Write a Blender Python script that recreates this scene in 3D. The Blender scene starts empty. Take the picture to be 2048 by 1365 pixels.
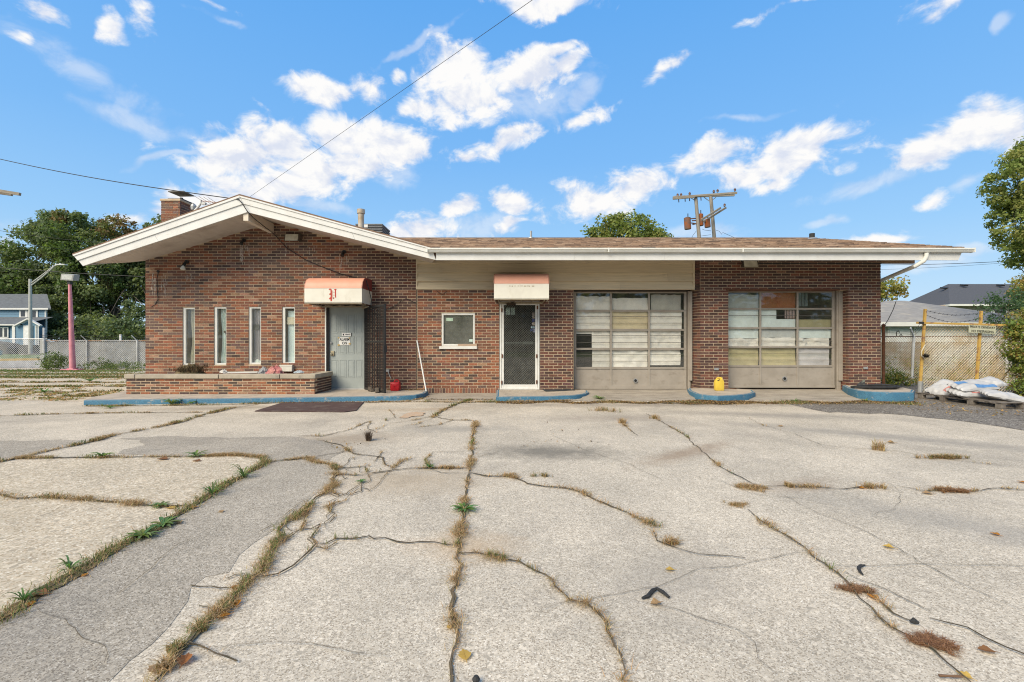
import bpy, bmesh, math, random
import numpy as np
from mathutils import Vector, Matrix, noise as mnoise
R = random.Random(7)
NR = np.random.default_rng(11)
scene = bpy.context.scene
COL = scene.collection
# ------------------------------------------------------------------ camera, sky, sun, exposure
FP = 939.0          # focal length in photo pixels (photo 2048 wide)
CZ = 1.31           # camera height
D = 11.73           # distance of the brick front
cam = bpy.data.cameras.new('camera'); co = bpy.data.objects.new('camera', cam); COL.objects.link(co)
cam.lens = 36 * FP / 2048; cam.sensor_width = 36; cam.clip_start = .05; cam.clip_end = 2000
co.location = (0, 0, CZ); co.rotation_euler = (math.radians(90), 0, 0)
scene.camera = co
SUN_EL, SUN_AZ = math.radians(40), math.radians(-38)   # azimuth of the sun as seen from the lot, 0 = behind the camera, negative = to its left
EXPO = 0.55
scene.view_settings.view_transform = 'Standard'; scene.view_settings.look = 'None'
scene.view_settings.exposure = EXPO; scene.view_settings.gamma = 1; scene.view_settings.use_curve_mapping = False
sun = bpy.data.lights.new('sun', 'SUN'); sun.energy = 3.9; sun.angle = math.radians(42); sun.color = (1, .89, .70)
so = bpy.data.objects.new('sun', sun); COL.objects.link(so)
sd = Vector((math.sin(SUN_AZ) * math.cos(SUN_EL), -math.cos(SUN_AZ) * math.cos(SUN_EL), math.sin(SUN_EL)))
so.rotation_euler = sd.to_track_quat('Z', 'Y').to_euler(); so.location = sd * 60

world = bpy.data.worlds.new('World'); scene.world = world; world.use_nodes = True
wn = world.node_tree; wn.nodes.clear()
def wnode(t, **k):
    n = wn.nodes.new(t)
    for a, b in k.items(): setattr(n, a, b)
    return n
def wl(a, b): wn.links.new(a, b)
def wmath(op, a, b=None, c=None, clamp=False):
    n = wnode('ShaderNodeMath', operation=op, use_clamp=clamp)
    for i, v in enumerate((a, b, c)):
        if v is None: continue
        if isinstance(v, (int, float)): n.inputs[i].default_value = v
        else: wl(v, n.inputs[i])
    return n.outputs[0]
def wmix(f, a, b, blend='MIX'):
    n = wnode('ShaderNodeMix', data_type='RGBA', blend_type=blend)
    for s, v in ((n.inputs[0], f), (n.inputs[6], a), (n.inputs[7], b)):
        if isinstance(v, (int, float)): s.default_value = v
        elif isinstance(v, tuple): s.default_value = (*v, 1)
        else: wl(v, s)
    return n.outputs[2]
sky = wnode('ShaderNodeTexSky', sky_type='NISHITA', sun_disc=False, sun_elevation=SUN_EL, sun_rotation=math.pi - SUN_AZ)
sky.air_density = 1.0; sky.dust_density = .6; sky.ozone_density = 1.5
tc = wnode('ShaderNodeTexCoord'); sep = wnode('ShaderNodeSeparateXYZ'); wl(tc.outputs['Generated'], sep.inputs[0])
dx, dy, dz = sep.outputs
az = wmath('ARCTAN2', dx, dy); el = wmath('ARCSINE', dz)
def wnoise(scale, detail, rough, dist=0, vec=None, stretch=None):
    n = wnode('ShaderNodeTexNoise'); n.inputs['Scale'].default_value = scale; n.inputs['Detail'].default_value = detail
    n.inputs['Roughness'].default_value = rough; n.inputs['Distortion'].default_value = dist
    v = tc.outputs['Generated']
    if stretch:
        m = wnode('ShaderNodeVectorMath', operation='MULTIPLY'); wl(v, m.inputs[0]); m.inputs[1].default_value = stretch; v = m.outputs[0]
    wl(v, n.inputs['Vector']); return n
n1 = wnoise(9, 3, .5); n2 = wnoise(15, 9, .60, .35, stretch=(1, 1, 1.45)); n3 = wnoise(5, 8, .6, stretch=(1, 1, 2.2))
wsub = wnode('ShaderNodeVectorMath', operation='SUBTRACT'); wl(n1.outputs['Color'], wsub.inputs[0]); wsub.inputs[1].default_value = (.5, .5, .5)
wsc = wnode('ShaderNodeVectorMath', operation='MULTIPLY'); wl(wsub.outputs[0], wsc.inputs[0]); wsc.inputs[1].default_value = (.11, .06, 0)
cmb = wnode('ShaderNodeCombineXYZ'); wl(az, cmb.inputs[0]); wl(el, cmb.inputs[1]); cmb.inputs[2].default_value = 1
wadd = wnode('ShaderNodeVectorMath', operation='ADD'); wl(cmb.outputs[0], wadd.inputs[0]); wl(wsc.outputs[0], wadd.inputs[1])
UV = wadd.outputs[0]
def blobs(lst):
    out = None
    for (x, y, rx, ry, rot, w) in lst:
        u = x - 1024; h = 682 - y
        a0 = math.atan2(u, FP); e0 = math.atan2(h, math.hypot(u, FP))
        sa = math.cos(a0) ** 2 / FP; se = math.cos(a0) * math.cos(e0) ** 2 / FP
        RX, RY = rx * 1.2 * sa, ry * 1.3 * se
        t = math.radians(rot); c, s = math.cos(t), math.sin(t)
        A = (c / RX, s / RX, -(a0 * c + e0 * s) / RX); B = (-s / RY, c / RY, -(-a0 * s + e0 * c) / RY)
        da = wnode('ShaderNodeVectorMath', operation='DOT_PRODUCT'); wl(UV, da.inputs[0]); da.inputs[1].default_value = A
        db = wnode('ShaderNodeVectorMath', operation='DOT_PRODUCT'); wl(UV, db.inputs[0]); db.inputs[1].default_value = B
        r2 = wmath('MULTIPLY_ADD', da.outputs['Value'], da.outputs['Value'], wmath('MULTIPLY', db.outputs['Value'], db.outputs['Value']))
        f = wmath('MULTIPLY_ADD', wmath('SQRT', r2), -w, w)
        out = f if out is None else wmath('MAXIMUM', out, f)
    return out
strong = [(470,312,105,42,5,1),(570,295,110,48,0,1),(700,272,105,45,5,1),(805,300,70,42,0,1),(620,345,100,48,0,1),(520,375,90,38,0,1),(440,395,100,22,0,1),(700,330,90,40,0,.9),
 (735,165,32,32,0,1),(650,178,62,26,5,1),(920,135,82,50,0,1.1),(935,205,90,38,0,1),(1055,150,80,42,5,1),(1125,120,55,22,18,1),(1112,88,50,14,5,.9),(830,212,68,20,10,.9),
 (795,150,24,13,0,.8),(1175,228,62,20,14,.8),(1010,285,70,22,16,.9),(930,312,28,12,20,.7),(1090,5,110,26,0,.9),(1355,138,54,15,28,.7),(1600,-2,85,12,0,.8),
 (1195,402,108,36,6,1.1),(1265,378,62,34,0,1.1),(1585,312,105,46,6,1.05),(1430,312,72,28,4,1),(1500,345,90,28,4,.9),(1555,365,45,18,0,.8),
 (1960,250,90,48,4,1.1),(1880,292,110,40,10,1),(2035,265,70,45,0,1.1),(1825,312,60,22,8,.9),(2120,270,90,45,0,1),(1850,398,48,17,14,.8),(1750,474,70,15,0,.7),
 (850,462,80,24,0,1),(915,425,50,18,14,.8),(1020,404,44,20,10,.8),(1010,452,42,12,28,.6),(380,392,70,22,0,.9),(235,432,62,18,14,.8),(310,425,50,22,10,.8),
 (45,14,40,20,10,.55),(36,70,20,14,10,.5),(206,44,30,20,28,.6),(300,30,30,22,-30,.5),(410,3,50,9,0,.5),(5,492,26,16,0,.7),(1850,22,36,16,30,.45)]
weak = [(830,92,105,9,24,1),(370,303,130,8,24,1),(280,248,130,20,-8,.7),(150,130,170,34,-22,.6),(450,45,60,10,0,.7),(1500,235,110,7,0,.5),(1740,362,110,20,10,1),(1655,437,45,12,0,1),
 (780,345,75,32,5,1),(970,455,80,22,10,1),(1400,462,80,18,0,1),(1860,530,100,16,0,1),(1160,185,40,30,0,1),(1950,360,50,14,5,.8),(1060,185,130,60,0,.8),(640,415,90,18,0,1),(2040,28,30,26,0,1),(1940,505,60,14,0,1),(100,470,120,14,0,.4)]
nz = wmath('SUBTRACT', n2.outputs['Fac'], .5)
ms = blobs(strong)
cosf = wmath('MULTIPLY', wmath('COSINE', az), wmath('COSINE', el))
outm = wnode('ShaderNodeMapRange', interpolation_type='SMOOTHSTEP'); wl(cosf, outm.inputs[0]); outm.inputs[1].default_value = .64; outm.inputs[2].default_value = .44; outside = outm.outputs[0]          # clouds go on out of view, thickened there to whiten the sky light
mo = wmath('MULTIPLY_ADD', wmath('SUBTRACT', n3.outputs['Fac'], .50), 4.0, wmath('MULTIPLY', wmath('SUBTRACT', 1, outside), -3))
ms = wmath('MAXIMUM', ms, mo)
val = wmath('MULTIPLY_ADD', nz, 2.5, ms)
mr = wnode('ShaderNodeMapRange', interpolation_type='SMOOTHSTEP'); wl(val, mr.inputs[0]); mr.inputs[1].default_value = -.06; mr.inputs[2].default_value = .60
valw = wmath('MULTIPLY_ADD', nz, 1.6, blobs(weak))
mw = wnode('ShaderNodeMapRange', interpolation_type='SMOOTHSTEP'); wl(valw, mw.inputs[0]); mw.inputs[1].default_value = 0; mw.inputs[2].default_value = .7; mw.inputs[4].default_value = .38
above = wmath('GREATER_THAN', dz, -.01)
dens = wmath('MULTIPLY', wmath('MAXIMUM', mr.outputs[0], mw.outputs[0]), above)
K = .1 
sk = wnode('ShaderNodeVectorMath', operation='SCALE'); wl(sky.outputs[0], sk.inputs[0]); sk.inputs['Scale'].default_value = K
ramp = wnode('ShaderNodeValToRGB'); wl(dz, ramp.inputs[0]); cr = ramp.color_ramp
SKYR = [(0, (.40, .52, .64)), (.1, (.32, .485, .655)), (.2, (.225, .425, .665)), (.35, (.145, .35, .655)), (.58, (.09, .29, .63)), (1, (.045, .20, .55))]
for i, (p_, c_) in enumerate(SKYR):
    e = cr.elements[i] if i < 2 else cr.elements.new(p_)
    e.position = p_; e.color = (*c_, 1)
cr.elements[0].position = 0
skycol = wmix(.92, sk.outputs[0], ramp.outputs[0])
offv = wnode('ShaderNodeVectorMath', operation='ADD'); wl(tc.outputs['Generated'], offv.inputs[0]); offv.inputs[1].default_value = (-.008, 0, .018)
offm = wnode('ShaderNodeVectorMath', operation='MULTIPLY'); wl(offv.outputs[0], offm.inputs[0]); offm.inputs[1].default_value = (1, 1, 1.45)
n4 = wnode('ShaderNodeTexNoise'); wl(offm.outputs[0], n4.inputs['Vector']); n4.inputs['Scale'].default_value = 15; n4.inputs['Detail'].default_value = 5; n4.inputs['Roughness'].default_value = .6; n4.inputs['Distortion'].default_value = .25
cshade = wmath('MULTIPLY_ADD', wmath('SUBTRACT', n4.outputs['Fac'], n2.outputs['Fac']), 4.5, wmath('MULTIPLY_ADD', n1.outputs['Fac'], -1.6, 1.05), clamp=True)
CB = 1.0
ccol = wmix(cshade, (.675 * CB, .67 * CB, .665 * CB), (.49 * CB, .525 * CB, .61 * CB))
fin = wmix(dens, skycol, ccol)
bg = wnode('ShaderNodeBackground'); wl(fin, bg.inputs[0]); bg.inputs[1].default_value = 1.0
wo = wnode('ShaderNodeOutputWorld'); wl(bg.outputs[0], wo.inputs[0])
world.cycles.sampling_method = 'MANUAL'; world.cycles.sample_map_resolution = 512
scene.cycles.max_bounces = 6; scene.cycles.diffuse_bounces = 3; scene.cycles.transparent_max_bounces = 16
scene.cycles.use_denoising = True; scene.cycles.denoising_input_passes = 'RGB_ALBEDO_NORMAL'; scene.cycles.denoising_prefilter = 'NONE'; scene.cycles.filter_width = 1.1; scene.cycles.sample_clamp_indirect = 4

# ------------------------------------------------------------------ helpers
def P(px, py, Y): return Vector(((px - 1024) * Y / FP, Y, CZ - (py - 682) * Y / FP))
def G(px, py, z=0.0):
    Y = FP * (CZ - z) / (py - 682); return Vector(((px - 1024) * Y / FP, Y, z))
def WX(px, Y=D): return (px - 1024) * Y / FP
def WZ(py, Y=D): return CZ - (py - 682) * Y / FP
ORI = {}
def tag(o, label=None, cat=None, group=None, kind=None):
    if label: o['label'] = label
    if cat: o['category'] = cat
    if group: o['group'] = group
    if kind: o['kind'] = kind
    return o
def thing(name, label, cat, loc, group=None):
    o = bpy.data.objects.new(name, None); COL.objects.link(o); o.location = loc; o.empty_display_size = .1
    ORI[o.name] = Vector(loc); tag(o, label, cat, group); return o
class MB:
    def __init__(s): s.v = []; s.f = []; s.c = []; s.cc = None
    def add(s, vs, fs):
        b = len(s.v); s.v += [tuple(v) for v in vs]; s.f += [tuple(i + b for i in f) for f in fs]; s.c += [s.cc] * len(fs); return s
    def box(s, x0, x1, y0, y1, z0, z1):
        return s.add([(x, y, z) for x in (x0, x1) for y in (y0, y1) for z in (z0, z1)],
            [(0, 1, 3, 2), (4, 6, 7, 5), (0, 4, 5, 1), (2, 3, 7, 6), (0, 2, 6, 4), (1, 5, 7, 3)])
    def obox(s, c, a, b, h):
        c, a, b, h = Vector(c), Vector(a), Vector(b), Vector(h)
        return s.add([c + i * a + j * b + k * h for i in (-1, 1) for j in (-1, 1) for k in (-1, 1)],
            [(0, 1, 3, 2), (4, 6, 7, 5), (0, 4, 5, 1), (2, 3, 7, 6), (0, 2, 6, 4), (1, 5, 7, 3)])
    def beam(s, p, q, w, h, up=(0, 0, 1)):
        p, q = Vector(p), Vector(q); d = q - p; u = Vector(up)
        r = d.cross(u).normalized(); u = r.cross(d).normalized()
        return s.obox((p + q) / 2, d / 2, r * w / 2, u * h / 2)
    def poly(s, pts): return s.add(pts, [tuple(range(len(pts)))])
    def prism(s, pts, vec):
        n = len(pts); vec = Vector(vec); pts = [Vector(p) for p in pts]
        s.add(pts + [p + vec for p in pts], [tuple(range(n)), tuple(range(2 * n - 1, n - 1, -1))] + [(i, n + i, n + (i + 1) % n, (i + 1) % n) for i in range(n)]); return s
    def tube(s, pts, r, n=8, cap=True):
        pts = [Vector(p) for p in pts]; rr = r if isinstance(r, (list, tuple)) else [r] * len(pts)
        vs = []; u = None
        for i, p in enumerate(pts):
            d = (pts[min(i + 1, len(pts) - 1)] - pts[max(i - 1, 0)])
            if d.length < 1e-9: d = Vector((0, 0, 1))
            d.normalize()
            if u is None: u = d.orthogonal().normalized()
            u = (u - d * u.dot(d))
            u = u.normalized() if u.length > 1e-6 else d.orthogonal().normalized()
            w = d.cross(u)
            vs += [p + (u * math.cos(2 * math.pi * k / n) + w * math.sin(2 * math.pi * k / n)) * rr[i] for k in range(n)]
        fs = [(i * n + k, i * n + (k + 1) % n, (i + 1) * n + (k + 1) % n, (i + 1) * n + k) for i in range(len(pts) - 1) for k in range(n)]
        if cap: fs += [tuple(range(n - 1, -1, -1)), tuple(range((len(pts) - 1) * n, len(pts) * n))]
        return s.add(vs, fs)
    def lathe(s, prof, c, n=20):
        c = Vector(c)
        vs = [c + Vector((r * math.cos(2 * math.pi * k / n), r * math.sin(2 * math.pi * k / n), z)) for r, z in prof for k in range(n)]
        fs = [(i * n + k, i * n + (k + 1) % n, (i + 1) * n + (k + 1) % n, (i + 1) * n + k) for i in range(len(prof) - 1) for k in range(n)]
        return s.add(vs, fs + [tuple(range(n - 1, -1, -1)), tuple(range((len(prof) - 1) * n, len(prof) * n))])
    def grid(s, fn, nu, nv):
        vs = [fn(i / nu, j / nv) for j in range(nv + 1) for i in range(nu + 1)]
        return s.add(vs, [(j * (nu + 1) + i, j * (nu + 1) + i + 1, (j + 1) * (nu + 1) + i + 1, (j + 1) * (nu + 1) + i) for j in range(nv) for i in range(nu)])
    def build(s, name, mat, parent=None, smooth=False, bevel=0, origin=None, label=None):
        me = bpy.data.meshes.new(name)
        A = np.array(s.v, dtype=float)
        lo, hi = A.min(0), A.max(0)
        if origin is None: origin = Vector(((lo[0] + hi[0]) / 2, (lo[1] + hi[1]) / 2, lo[2]))
        origin = Vector(origin)
        me.from_pydata([tuple(x) for x in (A - np.array(origin))], [], s.f)
        if any(c is not None for c in s.c):
            at = me.color_attributes.new('tone', 'FLOAT_COLOR', 'CORNER')
            arr = []
            for f, c in zip(s.f, s.c): arr += list((*(c or (.5, .5, .5)), 1)) * len(f)
            at.data.foreach_set('color', arr)
        bm = bmesh.new(); bm.from_mesh(me)
        if len(s.f) < 20000: bmesh.ops.recalc_face_normals(bm, faces=bm.faces)
        if bevel:
            es = [e for e in bm.edges if len(e.link_faces) == 2 and e.calc_face_angle(0) > .6]
            bmesh.ops.bevel(bm, geom=es, offset=bevel, segments=2, affect='EDGES', profile=.5, clamp_overlap=True)
        bm.to_mesh(me); bm.free()
        if smooth:
            me.polygons.foreach_set('use_smooth', [True] * len(me.polygons))
            me.set_sharp_from_angle(angle=math.radians(38))
        if mat: me.materials.append(mat)
        return link(name, me, origin, parent, label)
def link(name, me, origin, parent=None, label=None):
    o = bpy.data.objects.new(name, me); COL.objects.link(o)
    if parent is not None:
        o.parent = parent; o.location = Vector(origin) - ORI[parent.name]
    else: o.location = origin
    ORI[o.name] = Vector(origin)
    if label: o['label'] = label
    return o
def npmesh(name, V, nper, cols, mat, parent=None, label=None, normals=None):
    """many separate faces with nper corners each, from arrays"""
    nf = len(V) // nper; me = bpy.data.meshes.new(name)
    org = Vector(((V[:, 0].min() + V[:, 0].max()) / 2, (V[:, 1].min() + V[:, 1].max()) / 2, V[:, 2].min()))
    me.vertices.add(len(V)); me.vertices.foreach_set('co', (V - np.array(org)).astype(np.float32).ravel())
    me.loops.add(len(V)); me.loops.foreach_set('vertex_index', np.arange(len(V), dtype=np.int32))
    me.polygons.add(nf); me.polygons.foreach_set('loop_start', np.arange(0, len(V), nper, dtype=np.int32))
    me.update(calc_edges=True)
    if cols is not None:
        at = me.color_attributes.new('tone', 'FLOAT_COLOR', 'CORNER')
        c4 = np.ones((len(V), 4), dtype=np.float32); c4[:, :3] = np.repeat(cols, nper, axis=0)
        at.data.foreach_set('color', c4.ravel())
    me.materials.append(mat)
    return link(name, me, org, parent, label)

# ------------------------------------------------------------------ materials
def newmat(name):
    m = bpy.data.materials.new(name); m.use_nodes = True; nt = m.node_tree; nt.nodes.clear()
    o = nt.nodes.new('ShaderNodeOutputMaterial'); b = nt.nodes.new('ShaderNodeBsdfPrincipled'); nt.links.new(b.outputs[0], o.inputs[0])
    return m, nt, b, o
def nd(nt, t, **k):
    n = nt.nodes.new(t)
    for a, b in k.items(): setattr(n, a, b)
    return n
def mixc(nt, f, a, b, blend='MIX'):
    n = nd(nt, 'ShaderNodeMix', data_type='RGBA', blend_type=blend)
    for s, v in ((n.inputs[0], f), (n.inputs[6], a), (n.inputs[7], b)):
        if isinstance(v, (int, float)): s.default_value = v
        elif isinstance(v, (tuple, list)): s.default_value = (*v[:3], 1)
        else: nt.links.new(v, s)
    return n.outputs[2]
def posn(nt, stretch=(1, 1, 1)):
    g = nd(nt, 'ShaderNodeNewGeometry'); m = nd(nt, 'ShaderNodeVectorMath', operation='MULTIPLY')
    nt.links.new(g.outputs['Position'], m.inputs[0]); m.inputs[1].default_value = stretch; return m.outputs[0]
def noi(nt, scale, detail=5, rough=.6, stretch=(1, 1, 1), dist=0):
    n = nd(nt, 'ShaderNodeTexNoise'); nt.links.new(posn(nt, stretch), n.inputs['Vector'])
    n.inputs['Scale'].default_value = scale; n.inputs['Detail'].default_value = detail; n.inputs['Roughness'].default_value = rough; n.inputs['Distortion'].default_value = dist
    return n.outputs['Fac']
def ramp_(nt, fac, a, b, ca=(0, 0, 0), cb=(1, 1, 1)):
    r = nd(nt, 'ShaderNodeValToRGB'); nt.links.new(fac, r.inputs[0]); e = r.color_ramp.elements
    e[0].position = a; e[1].position = b; e[0].color = (*ca, 1); e[1].color = (*cb, 1); return r.outputs[0]
def M(name, c1, c2=None, scale=6, stretch=(1, 1, 1), rough=.75, bump=0, metal=0, lo=.35, hi=.65, dirt=None, dscale=2.5, dstretch=(1, 1, 1), dlo=.52, dhi=.72, bscale=None, detail=6, spec=.3, c3=None, fscale=60):
    m, nt, b, o = newmat(name)
    c = mixc(nt, ramp_(nt, noi(nt, scale, detail, .62, stretch), lo, hi), c1, c2 or tuple(x * .8 for x in c1))
    if c3: c = mixc(nt, ramp_(nt, noi(nt, fscale, 3, .6), .45, .7), c, c3)
    if dirt: c = mixc(nt, ramp_(nt, noi(nt, dscale, 7, .68, dstretch), dlo, dhi), c, dirt)
    if isinstance(c, tuple): b.inputs['Base Color'].default_value = (*c, 1)
    else: nt.links.new(c, b.inputs['Base Color'])
    b.inputs['Roughness'].default_value = rough; b.inputs['Metallic'].default_value = metal; b.inputs['Specular IOR Level'].default_value = spec
    if bump:
        bn = nd(nt, 'ShaderNodeBump'); bn.inputs['Strength'].default_value = bump; bn.inputs['Distance'].default_value = .01
        nt.links.new(noi(nt, bscale or scale * 6, 5, .65, stretch), bn.inputs['Height']); nt.links.new(bn.outputs[0], b.inputs['Normal'])
    return m
def toned(name, objcolor=False, rough=.8, var=.35, scale=30, stretch=(1, 1, 1), bump=.3, transl=0, stain=None):
    """colour comes from each piece (face attribute or object colour) with grain on top"""
    m, nt, b, o = newmat(name)
    if objcolor: src = nd(nt, 'ShaderNodeObjectInfo').outputs['Color']
    else: src = nd(nt, 'ShaderNodeAttribute', attribute_name='tone').outputs['Color']
    n = ramp_(nt, noi(nt, scale, 5, .65, stretch), .3, .7, (1 - var,) * 3, (1 + var * .6,) * 3)
    c = mixc(nt, 1, src, n, 'MULTIPLY')
    if stain: c = mixc(nt, ramp_(nt, noi(nt, stain[1], 7, .7, stain[2]), stain[3], stain[4]), c, stain[0])
    nt.links.new(c, b.inputs['Base Color']); b.inputs['Roughness'].default_value = rough; b.inputs['Specular IOR Level'].default_value = .25
    if bump:
        bn = nd(nt, 'ShaderNodeBump'); bn.inputs['Strength'].default_value = bump; bn.inputs['Distance'].default_value = .006
        nt.links.new(noi(nt, scale * 3, 4, .6), bn.inputs['Height']); nt.links.new(bn.outputs[0], b.inputs['Normal'])
    if transl:
        t = nd(nt, 'ShaderNodeBsdfTranslucent'); mx = nd(nt, 'ShaderNodeMixShader'); mx.inputs[0].default_value = transl
        tcx = mixc(nt, 1, c, (1.25, 1.3, .7), 'MULTIPLY'); nt.links.new(tcx, t.inputs[0])
        nt.links.new(b.outputs[0], mx.inputs[1]); nt.links.new(t.outputs[0], mx.inputs[2]); nt.links.new(mx.outputs[0], o.inputs[0])
    return m
def glassmat(name, tint=(.99, .99, .98), dirt=.08, rough=.02, refl=1.0, f0=.045):
    m, nt, b, o = newmat(name); nt.nodes.remove(b)
    tr = nd(nt, 'ShaderNodeBsdfTransparent'); tr.inputs[0].default_value = (*tint, 1)
    gl = nd(nt, 'ShaderNodeBsdfGlossy'); gl.inputs['Roughness'].default_value = rough; gl.inputs[0].default_value = (refl,) * 3 + (1,)
    lw = nd(nt, 'ShaderNodeLayerWeight'); lw.inputs[0].default_value = .5
    pw5 = nd(nt, 'ShaderNodeMath', operation='POWER'); nt.links.new(lw.outputs['Facing'], pw5.inputs[0]); pw5.inputs[1].default_value = 5
    fr = nd(nt, 'ShaderNodeMath', operation='MULTIPLY_ADD'); nt.links.new(pw5.outputs[0], fr.inputs[0]); fr.inputs[1].default_value = .9; fr.inputs[2].default_value = f0
    df = nd(nt, 'ShaderNodeBsdfDiffuse'); df.inputs[0].default_value = (.35, .35, .3, 1)
    m1 = nd(nt, 'ShaderNodeMixShader'); m2 = nd(nt, 'ShaderNodeMixShader')
    nt.links.new(fr.outputs[0], m1.inputs[0]); nt.links.new(tr.outputs[0], m1.inputs[1]); nt.links.new(gl.outputs[0], m1.inputs[2])
    mul = nd(nt, 'ShaderNodeMath', operation='MULTIPLY'); nt.links.new(noi(nt, 3, 6, .7), mul.inputs[0]); mul.inputs[1].default_value = dirt * 2  # grime film; in door_glass it serves as painted reflection haze
    nt.links.new(mul.outputs[0], m2.inputs[0]); nt.links.new(m1.outputs[0], m2.inputs[1]); nt.links.new(df.outputs[0], m2.inputs[2]); nt.links.new(m2.outputs[0], o.inputs[0])
    return m
def ground_mat(name, base, dark, light, warm, cell=175, spread=1.0, stainc=(.2, .18, .155), st=(.5, .76), bump=.5, smudges=()):
    """pebbly pavement: stones of different tone, broad wear stains"""
    m, nt, b, o = newmat(name)
    v = nd(nt, 'ShaderNodeTexVoronoi'); v.inputs['Scale'].default_value = cell; nt.links.new(posn(nt), v.inputs['Vector'])
    sp = nd(nt, 'ShaderNodeSeparateColor'); nt.links.new(v.outputs['Color'], sp.inputs[0])
    r = nd(nt, 'ShaderNodeValToRGB'); nt.links.new(sp.outputs[0], r.inputs[0]); e = r.color_ramp.elements
    e[0].position = 0; e[0].color = (*dark, 1); e[1].position = 1; e[1].color = (*light, 1)
    for p_, c_ in ((.16, dark), (.3, base), (.72, base), (.86, warm)):
        q = e.new(p_); q.color = (*c_, 1)
    v2 = nd(nt, 'ShaderNodeTexVoronoi'); v2.inputs['Scale'].default_value = cell * .42; nt.links.new(posn(nt), v2.inputs['Vector'])
    s2 = nd(nt, 'ShaderNodeSeparateColor'); nt.links.new(v2.outputs['Color'], s2.inputs[0])
    c = mixc(nt, ramp_(nt, s2.outputs[0], .92, .95), r.outputs[0], tuple(x * .72 for x in base))
    c = mixc(nt, ramp_(nt, s2.outputs[1], .93, .96), c, tuple(min(.85, x * 1.25) for x in base))
    c = mixc(nt, 1, c, ramp_(nt, noi(nt, .9, 8, .62), .3, .72, (.80, .80, .80), (1.12, 1.11, 1.1)), 'MULTIPLY')
    c = mixc(nt, 1, c, ramp_(nt, noi(nt, 9, 6, .7), .3, .72, (.91, .91, .91), (1.06, 1.06, 1.06)), 'MULTIPLY')
    c = mixc(nt, 1, c, ramp_(nt, noi(nt, 38, 4, .7), .32, .7, (.90, .90, .90), (1.07, 1.07, 1.07)), 'MULTIPLY')
    sm = nd(nt, 'ShaderNodeMath', operation='MULTIPLY'); nt.links.new(ramp_(nt, noi(nt, .55, 8, .7, (1, .8, 1), .6), *st), sm.inputs[0]); sm.inputs[1].default_value = .6
    c = mixc(nt, sm.outputs[0], c, stainc)
    ss = nd(nt, 'ShaderNodeMath', operation='MULTIPLY'); nt.links.new(ramp_(nt, noi(nt, 2.2, 7, .75, (.6, 2.2, 1), 1.2), .6, .74), ss.inputs[0]); ss.inputs[1].default_value = .4
    c = mixc(nt, ss.outputs[0], c, stainc)
    for (sx, sy, ra, rb, rot, amt, cc_) in smudges:      # oil and dirt marks lying where they lie on the lot
        t = math.radians(rot); cs_, sn_ = math.cos(t), math.sin(t)
        pa_, pb_ = nd(nt, 'ShaderNodeVectorMath', operation='DOT_PRODUCT'), nd(nt, 'ShaderNodeVectorMath', operation='DOT_PRODUCT')
        q_ = nd(nt, 'ShaderNodeVectorMath', operation='SUBTRACT'); nt.links.new(posn(nt), q_.inputs[0]); q_.inputs[1].default_value = (sx, sy, 0)
        nt.links.new(q_.outputs[0], pa_.inputs[0]); pa_.inputs[1].default_value = (cs_ / ra, sn_ / ra, 0); nt.links.new(q_.outputs[0], pb_.inputs[0]); pb_.inputs[1].default_value = (-sn_ / rb, cs_ / rb, 0)
        cb_ = nd(nt, 'ShaderNodeCombineXYZ'); nt.links.new(pa_.outputs['Value'], cb_.inputs[0]); nt.links.new(pb_.outputs['Value'], cb_.inputs[1])
        ln = nd(nt, 'ShaderNodeVectorMath', operation='LENGTH'); nt.links.new(cb_.outputs[0], ln.inputs[0])
        ad = nd(nt, 'ShaderNodeMath', operation='MULTIPLY_ADD'); nt.links.new(noi(nt, 5, 6, .75), ad.inputs[0]); ad.inputs[1].default_value = -1.6; nt.links.new(ln.outputs['Value'], ad.inputs[2])
        mm = nd(nt, 'ShaderNodeMapRange'); nt.links.new(ad.outputs[0], mm.inputs[0]); mm.inputs[1].default_value = .35; mm.inputs[2].default_value = -.6; mm.inputs[3].default_value = 0; mm.inputs[4].default_value = amt
        c = mixc(nt, mm.outputs[0], c, cc_)
    nt.links.new(c, b.inputs['Base Color']); b.inputs['Roughness'].default_value = .92; b.inputs['Specular IOR Level'].default_value = .15
    bn = nd(nt, 'ShaderNodeBump'); bn.inputs['Strength'].default_value = bump; bn.inputs['Distance'].default_value = .003
    nt.links.new(sp.outputs[1], bn.inputs['Height']); nt.links.new(bn.outputs[0], b.inputs['Normal'])
    return m
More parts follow.
